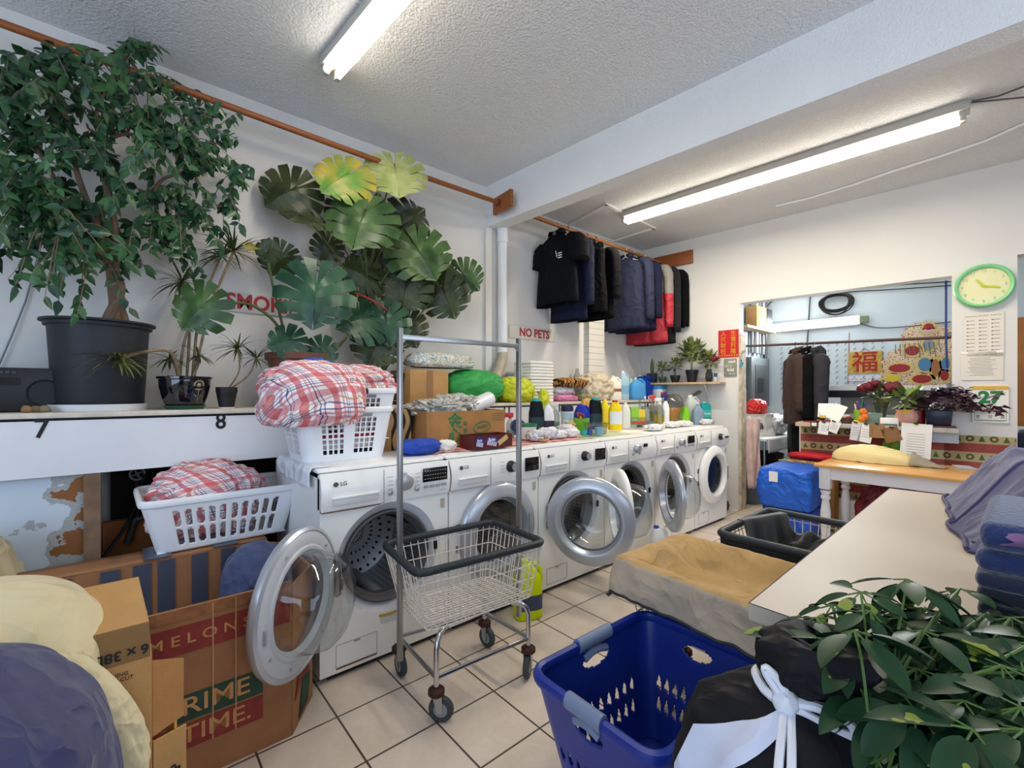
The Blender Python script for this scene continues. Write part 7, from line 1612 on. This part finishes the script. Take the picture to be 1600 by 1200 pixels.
# right group
q = tp(995, 2.52); t = thing('cleaning_box', 'lime yellow and red cleaning pack standing in a clear tub', 'box', (q[0], q[1], TC), BY); MB().box((0, 0, .05), (.15, .09, .10), bev=.008).build('tub', CLEARP, t); MB().box((-.03, .0, .12), (.08, .06, .16)).build('lime_pack', mat('lime_pack', '#8cc63a', .4), t); MB().box((.04, .0, .11), (.06, .06, .13)).build('yellow_pack', mat('yellow_pack', '#e3c52f', .4), t); MB().box((0, -.047, .05), (.13, .003, .025)).build('red_band', mat('pack_red', '#b5402f', .5), t)
q = tp(1000, 2.74); t = thing('clear_bottle', 'clear pump bottle behind the lime pack', 'bottle', (q[0], q[1], TC), BY); MB().lathe([(0, 0), (.035, 0), (.035, .17), (.013, .2), (.013, .28), (0, .281)], 20).build('bottle', CLEARP, t)
q = tp(1013, 2.66); t = thing('clear_canister', 'clear square canister with grey liquid right of the lime pack', 'canister', (q[0], q[1], TC), BY); MB().box((0, 0, .10), (.12, .09, .2), bev=.01).build('canister', CLEARP, t); MB().box((0, -.001, .02), (.115, .092, .035)).build('liquid', mat('grey_liquid', '#6f7f8a', .2), t)
spray('spray bottle with yellow liquid and red trigger', 1021, 2.70, .33, .045, '#e0c62e', '#d0453a', .45)
spray('tall spray bottle holding yellow liquid at the front', 1030, 2.48, .30, .05, '#e5c832', '#dfe0dc', .42)
spray('white spray bottle with navy trigger', 1040, 2.60, .34, .04, None, '#232a6a', .4, False)
q = tp(1054, 2.66); t = thing('orange_tub', 'translucent orange tub near the ledge end', 'tub', (q[0], q[1], TOPZ + .001), BY); MB().box((0, 0, .09), (.17, .12, .18), bev=.012, taper=.9).build('tub', mat('orange_plastic', '#d98f24', .35), t)
bot('soap_bottle', 'small lime green bottle with pink cap', 1070, 2.52, .21, .10, .07, '#7fc12e', '#d96a86', z=TOPZ + .001, handle=False, neck=.35)
bot('gallon_jug', 'large milky gallon jug on the last washer', 1081, 2.56, .32, .17, .15, '#b9c2bd', '#e6e6e2', cat='jug', z=TOPZ + .001, neck=.22, trans=0)
bot('bluish_container', 'grey blue rectangular bottle beside the gallon jug', 1090, 2.44, .22, .12, .09, '#8295a8', '#7a8da0', z=TOPZ + .001, handle=False)
bot('softener_bottle', 'teal bottle with white print on the last washer', 1102, 2.50, .24, .13, .085, '#1f9d9a', '#cfe0df', z=TOPZ + .001, handle=True, neck=.4, lab='#46b5b0', labh=.35, labz=.45, text_=('Downy', .12, '#eef4f4'))
k = MB(); k.blob((0, 0, 0), (.14, .12, .17), 131, .08, 2, .6, 4, .95); solo(k, 'clear_sack', CLEARP, 'large clear plastic sack at the right end of the last washer', 'plastic sack', (4.63, 2.62, TOPZ + .168), ang=180)
for i, (px, y, a, c, lab) in enumerate(((1022, 2.30, .11, '#e9e8e6', 'white rag draped at the front of the fifth washer'), (1048, 2.40, .11, '#efece6', 'cream white cloth left of the gallon jug'), (1068, 2.38, .10, '#eceae6', 'white folded cloth in front of the green bottle'), (1104, 2.36, .09, '#e3dcdc', 'white cloth with tiny red print on the last washer'))):
    q = tp(px, y); crumple('white_cloth', lab, 'cloth', (q[0], q[1], TOPZ + .03), (a, a*.7, .03), 140 + i, mat('rag_' + c[1:], c, .9, wr=.6, wrs=8), amp=.25, freq=2.2, crease=.9, flat=.9, sub=4, group='white cloths on the right washers')
q = tp(1014, 2.46); solo(MB().tube([(-.06, .05, .012), (.10, -.14, .012)], .008, 6).box((-.07, .06, .012), (.05, .03, .022)), 'scrub_brush', mat('grey_brush', '#85888a', .6), 'grey handled brush lying before the clear canister', 'brush', (q[0], q[1], TC))
# old sheet of plastic over the first washer's left edge
k = MB(); k.grid(14, 10, lambda u, v: (.672 - .012 + .02*nz(u*4, v*6)*0 - .004, 2.2 + .60*u, TOPZ + .01 - .10*v - .02*nz(u*7, v*2)) if v > .2 else (.668 + .09*(1 - v/.2), 2.2 + .6*u, TOPZ + .005 + .004*nz(u*9, v)))
solo(k, 'white_cover', mat('white_sheet_plastic', '#dfe3ea', .35, wr=.4), 'white plastic sheet folded over the left edge of the first washer', 'plastic sheet', ang=180, solid=.002)
# ================= foreground: counter and what is on it =====================
CZ = .88
ctr = thing('work_counter', 'white laminate work counter with square edge in the right foreground', 'counter', (1.92, .05, 0))
lam = mat('cream_laminate', '#bfb1a0', .5, var=.03, vscale=3, spec=.22); I = TR(-1.92, -.05, 0)
pA, pB = atz(1170, 942, CZ), atz(1390, 763, CZ); pD = Vector((pA.x - .02, -.42, CZ)); pC = Vector((pB.x + .03, -.42, CZ))
def slabp(z0, z1, ins=0.): 
    c = (pA + pB + pC + pD)/4; P = [p + (c-p).normalized()*ins for p in (pA, pB, pC, pD)]
    return [Vector((p.x, p.y, z)) for z in (z0, z1) for p in P], [[3, 2, 1, 0], [4, 5, 6, 7]] + [[i, (i+1) % 4, (i+1) % 4+4, i+4] for i in range(4)]
MB(I).add(*slabp(CZ-.036, CZ)).build('worktop', lam, ctr, smooth=False)
k = MB(I); e4 = [pA, pB, pC, pD]
for i in range(4): k.rod(e4[i] + Vector((0, 0, .0002)), e4[(i+1) % 4] + Vector((0, 0, .0002)), .0011, 5)
k.build('edge_line', mat('dark_edge', '#4a4440', .6), ctr)
MB(I).add(*slabp(0, CZ-.036, .12)).build('base_cabinet', mat('pale_grey_panel', '#b9bfcb', .5), ctr, smooth=False)
MB(I).box((pA.x + .14, .06, .42), (.02, .62, .84)).build('end_panel', mat('pale_grey_panel', '#b9bfcb', .5), ctr)
# jeans draped over a heap
JN = mat('washed_indigo', '#5a587a', .8, var=.08, vscale=6, wr=.35, wrs=5, sheen=.15)
jn = thing('draped_trousers', 'washed indigo work trousers heaped on the far right of the counter', 'clothing', (2.05, .10, CZ))
def jfold(u, v):        # u along the counter, v from its left edge across
    ed = min(u/.22, (1-u)/.3, v/.30, 1.); q = max(0, min(1, ed)); q = q*q*(3-2*q)
    x = 1.85 + .90*u + .05*nz(v*4, u*2, 7); yl = .13 + .19*u*(1 - .35*u)
    y = yl - .60*v + .03*nz(u*5, v*4, 4)*(1 if v > .05 else .8)
    z = .007 + q*(.20 + .06*nz(u*2.5, v*2, 2) + .04*(1 - 2*abs(nz(u*3 + v*1.5, v*2, 2)))) + .012*(1 - 2*abs(nz(u*7 - v*3, v*5, 9)))*min(1, ed*3)
    return (x - 2.05, y - .10, max(.006, z))
k = MB(); k.grid(60, 50, jfold); k.build('cloth', JN, jn, ang=180, solid=.006)
sm = [Vector(jfold(.30 + .25*t, t)) + Vector((0, 0, .008)) for t in [i/24 for i in range(25)]]
MB().tube(sm, .0045, 5).build('seam', mat('seam_indigo', '#48466a', .8), jn)
sm = [Vector(jfold(t, .012)) + Vector((0, .004, .006)) for t in [i/30 for i in range(31)]]; MB().tube(sm, .007, 6).build('waistband', mat('seam_indigo', '#48466a', .8), jn)
p = jfold(.05, .05); MB(TR(*p)).lathe([(0, 0), (.01, 0), (.01, .006), (0, .007)], 14).build('button', mat('jean_button', '#3c3a55', .4), jn)
TW = [('#1d2f5c', 'navy towel with a faded pink patch, topmost of the folded towel stack'), ('#1b2a55', 'second navy towel from the top of the folded stack'), ('#121a33', 'third, darker navy towel of the folded stack'), ('#0e1220', 'fourth, nearly black towel of the folded stack'), ('#0f1322', 'fifth dark towel, just above the lowest of the stack'), ('#15161c', 'lowest black folded towel resting on the counter')]
z = CZ; hs = [.055, .045, .03, .028, .028, .028]
for i in range(5, -1, -1):
    c, lab = TW[i]; h = hs[i]; k = MB(); k.box((0, 0, h/2), (.40 - .012*(i % 2), .52, h*.985), bev=h*.44, seg=5)
    for v in k.v: v.x += .006*nz(v.y*6, v.z*20, i); v.y += .006*nz(v.x*6, v.z*20, i + 9)
    t = solo(k, 'folded_towel', mat('towel_' + c[1:], c, .98, var=.12, vscale=14, bump=.5, bscale=90, sheen=.4), lab, 'towel', (1.46 + .008*nz(i*2.), -.185 + .008*nz(i*3.), z), .03*nz(i*1.3), 'folded dark towels on the counter', ang=180)
    if i == 0: k = MB(); k.grid(14, 8, lambda u, v: (-.209 + .01*(2*v-1)**2, .07 + .15*u + .02*nz(v*3), h*(.25 + .5*v + .1*nz(u*4)))); k.build('pink_patch', mat('faded_pink', '#7d5a7c', .95, var=.2, vscale=30), t, ang=180)
    z += hs[i]
# black drawstring bag with white stripe
dbg = thing('drawstring_bag', 'black drawstring laundry bag with white stripe and white cord', 'laundry bag', (.868, .268, 0))
BNY = mat('black_nylon', '#0d0d12', .75, wr=.5, wrs=5, spec=.3)
bprof = [(0, .12), (.02, .16), (.3, .18), (.58, .19), (.70, .186), (.78, .155), (.82, .10), (.842, .05), (.852, .05), (.88, .075), (.915, .085), (.935, .06), (.925, .02), (.90, .002)]
def bagp(u, v):
    k = v*(len(bprof)-1); i = min(int(k), len(bprof)-2); f = k-i; z_ = lerp(bprof[i][0], bprof[i+1][0], f); r = lerp(bprof[i][1], bprof[i+1][1], f)
    q = 2*pi*u; pl = sin(q*9 + 2*nz(q))*.06*max(0, (z_-.5)/.4) + .05*nz(q*1.5, z_*4) + .025*(1 - 2*abs(nz(q*2.5, z_*3, 5)))
    lean = .04*max(0, z_-.84)/.1
    return (r*(1+pl)*cos(q) + lean*.5, r*(1+pl)*sin(q) - lean, z_)
k = MB(); k.grid(96, 60, bagp, keep=lambda u, v: True); bo = k.build('sack', BNY, dbg, ang=180)
def bag_at(a, z, off=.003):
    i = max(j for j in range(10) if bprof[j][0] <= z); f = (z - bprof[i][0])/(bprof[i+1][0] - bprof[i][0]); v = (i + f)/(len(bprof)-1); p = Vector(bagp((a % (2*pi))/(2*pi), v)); n_ = Vector((cos(a), sin(a), .35 if z > .7 else 0)).normalized(); return p + n_*off
k = MB(); k.grid(8, 50, lambda u, v: bag_at(rad(190 - 48*min(1, v/.22)**.9 - 14*max(0, v-.22)) + (u-.5)*(.06 + .14*min(1, v/.2)), .836 - .40*min(v, .22) - .6*max(0, v-.22) - (u-.5)*.048*min(1, .35 + v/.2), .004)); k.build('white_stripe', mat('white_nylon_stripe', '#c3c8da', .55, wr=.3), dbg, ang=180)
CORD = mat('white_cord', '#dcdce2', .7); kz = .847
MB().tube([(.058*cos(2*pi*i/24), .058*sin(2*pi*i/24), kz + .004*sin(i)) for i in range(24)], .008, 8, closed=True).build('cord_loop', CORD, dbg)
v, r, u = viewbasis(Vector(dbg.location) + Vector((0, 0, kz))); kn = -v*.065 - r*.012
MB().blob((kn.x, kn.y, kz), (.020, .020, .020), 4, .2, 3, .5, 3).build('knot', CORD, dbg)
def cp(dx, dz, o=.068): c = -v*o + r*dx; return Vector((c.x, c.y, kz + dz))
MB().tube(curve([cp(-.012, 0), cp(-.035, .03), cp(-.04, .045), cp(-.02, .03), cp(-.008, .005)], 6), .007, 7).build('bow_loop', CORD, dbg)
MB().tube(curve([cp(-.005, 0), cp(.03, .006), cp(.07, -.002), cp(.075, -.02), cp(.04, -.016), cp(.0, -.006)], 6), .007, 7).build('bow_loop', CORD, dbg)
MB().tube(curve([cp(-.014, -.01), cp(-.02, -.05, .17), cp(-.022, -.10, .195), cp(-.02, -.22, .205)], 6), .0065, 7).build('cord_end', CORD, dbg)
MB().tube(curve([cp(-.004, -.01), cp(-.004, -.05, .17), cp(-.010, -.10, .195), cp(-.014, -.22, .205)], 6), .0065, 7).build('cord_end', CORD, dbg)
# umbrella plant in the near right corner
ump = pot('potted_umbrella_plant', 'large umbrella plant with glossy drooping leaflets in near right corner', 'potted plant', (.66, .09, 0), .11, .14, .26, BPOT)
UL = NT('umbrella_leaf', .45, .2); _v, x, y, z = UL.coord(); n1 = UL.noise(_v, 14, 3); UL = UL.done(UL.mix(UL.m_('GREATER_THAN', n1, .66), UL.mix(UL.noise(_v, 5), '#122e1c', '#2a4c2b'), '#7c8a3a'))
I = TR(-.66, -.09, 0)
tk = MB(I); tk.tube(curve([(.66, .09, .2), (.70, .10, .5), atz(1390, 1180, .80) if False else Vector((.79, .13, .72)), Vector((.85, .15, .85)), Vector((.88, .16, .95))], 8), [.016]*8 + [.014]*16 + [.011]*9, 9)
bk_ = mat('umbrella_bark', '#8a7f62', .85, var=.3, vscale=40, bump=.3)
lf = MB(I); pt_ = MB(I); r_ = random.Random(11)
def leaflet(p, d, L, W, nrm):
    d = d.normalized(); s = d.cross(nrm).normalized(); nn = s.cross(d).normalized(); N = 8; vs = []; q = p.copy(); dd = d.copy()
    for k in range(N + 1):
        t = k/N; w_ = W*.5*(sin(pi*min(1, .06 + t*.94))**.75)*(1.05 - .25*t)
        vs += [q + s*w_ + nn*w_*.28, q, q - s*w_ + nn*w_*.28]; q = q + dd*(L/N); dd = (dd - nn*.045).normalized(); nn = s.cross(dd).normalized()
    lf.add(vs, [[3*k, 3*k+1, 3*k+4, 3*k+3] for k in range(N)] + [[3*k+1, 3*k+2, 3*k+5, 3*k+4] for k in range(N)])
def umbrella(px, py, Z, L, n, seed, tilt=.35):
    v0 = ray(px, py); p = CAMP + v0*(Z/ (v0.x*CA + v0.y*SA)); rr_ = random.Random(seed)
    up = Vector((rr_.uniform(-tilt, tilt), rr_.uniform(-tilt, tilt), 1)).normalized(); a0 = rr_.uniform(0, 6); e1 = up.orthogonal().normalized(); e2 = up.cross(e1)
    src = Vector((.80 + .06*rr_.random(), .13 + .03*rr_.random(), min(p.z - .06, .70 + .25*rr_.random())))
    pt_.tube(curve([src, lerp(src, p, .5) + Vector((0, 0, .02)), p], 6), 0.0021, 6)
    for i in range(n):
        a = a0 + 2*pi*i/n + rr_.uniform(-.15, .15); o = e1*cos(a) + e2*sin(a); d = (o*.85 - up*rr_.uniform(.05, .6)).normalized(); q0 = p + d*.022; pt_.tube([p, q0], .0014, 4)
        leaflet(q0, d, L*rr_.uniform(.85, 1.2), L*.46, (up + o*.4).normalized())
UMB = [(1418, 905, .86, .082, 8), (1345, 925, .84, .06, 7), (1335, 985, .72, .088, 7), (1300, 945, .84, .052, 6), (1250, 1000, .78, .07, 5), (1432, 1045, .70, .085, 8), (1505, 1095, .62, .085, 8), (1530, 1000, .74, .08, 8), (1580, 965, .80, .08, 8),
       (1405, 965, .82, .075, 7), (1470, 960, .84, .07, 7), (1565, 1040, .66, .085, 8), (1385, 1010, .78, .08, 8), (1595, 1105, .58, .085, 8), (1460, 1010, .76, .07, 7), (1320, 1035, .72, .075, 6), (1545, 1130, .58, .08, 8), (1470, 1150, .62, .08, 8), (1620, 1000, .7, .085, 8), (1500, 920, .9, .06, 7), (1640, 1160, .58, .085, 8), (1410, 1160, .66, .07, 7), (1360, 955, .80, .06, 7), (1440, 985, .75, .075, 8), (1505, 1045, .70, .08, 8), (1570, 1170, .6, .08, 8), (1350, 1075, .70, .08, 7), (1390, 1100, .66, .085, 7), (1430, 1110, .62, .085, 8), (1300, 1000, .74, .075, 6), (1545, 1070, .64, .085, 8), (1485, 1000, .80, .08, 8), (1600, 1050, .66, .09, 8), (1275, 965, .82, .055, 6), (1440, 950, .86, .075, 8), (1540, 960, .84, .075, 8), (1375, 1050, .74, .08, 7), (1520, 1140, .56, .085, 8), (1600, 1140, .55, .085, 8)]
for k, (px, py, Z, L, n) in enumerate(UMB): umbrella(px, py, Z, L, n, k)
tk.build('stem', bk_, ump); pt_.build('petioles', mat('umbrella_petiole', '#4d6a2f', .5), ump); lf.build('foliage', UL, ump, ang=180)
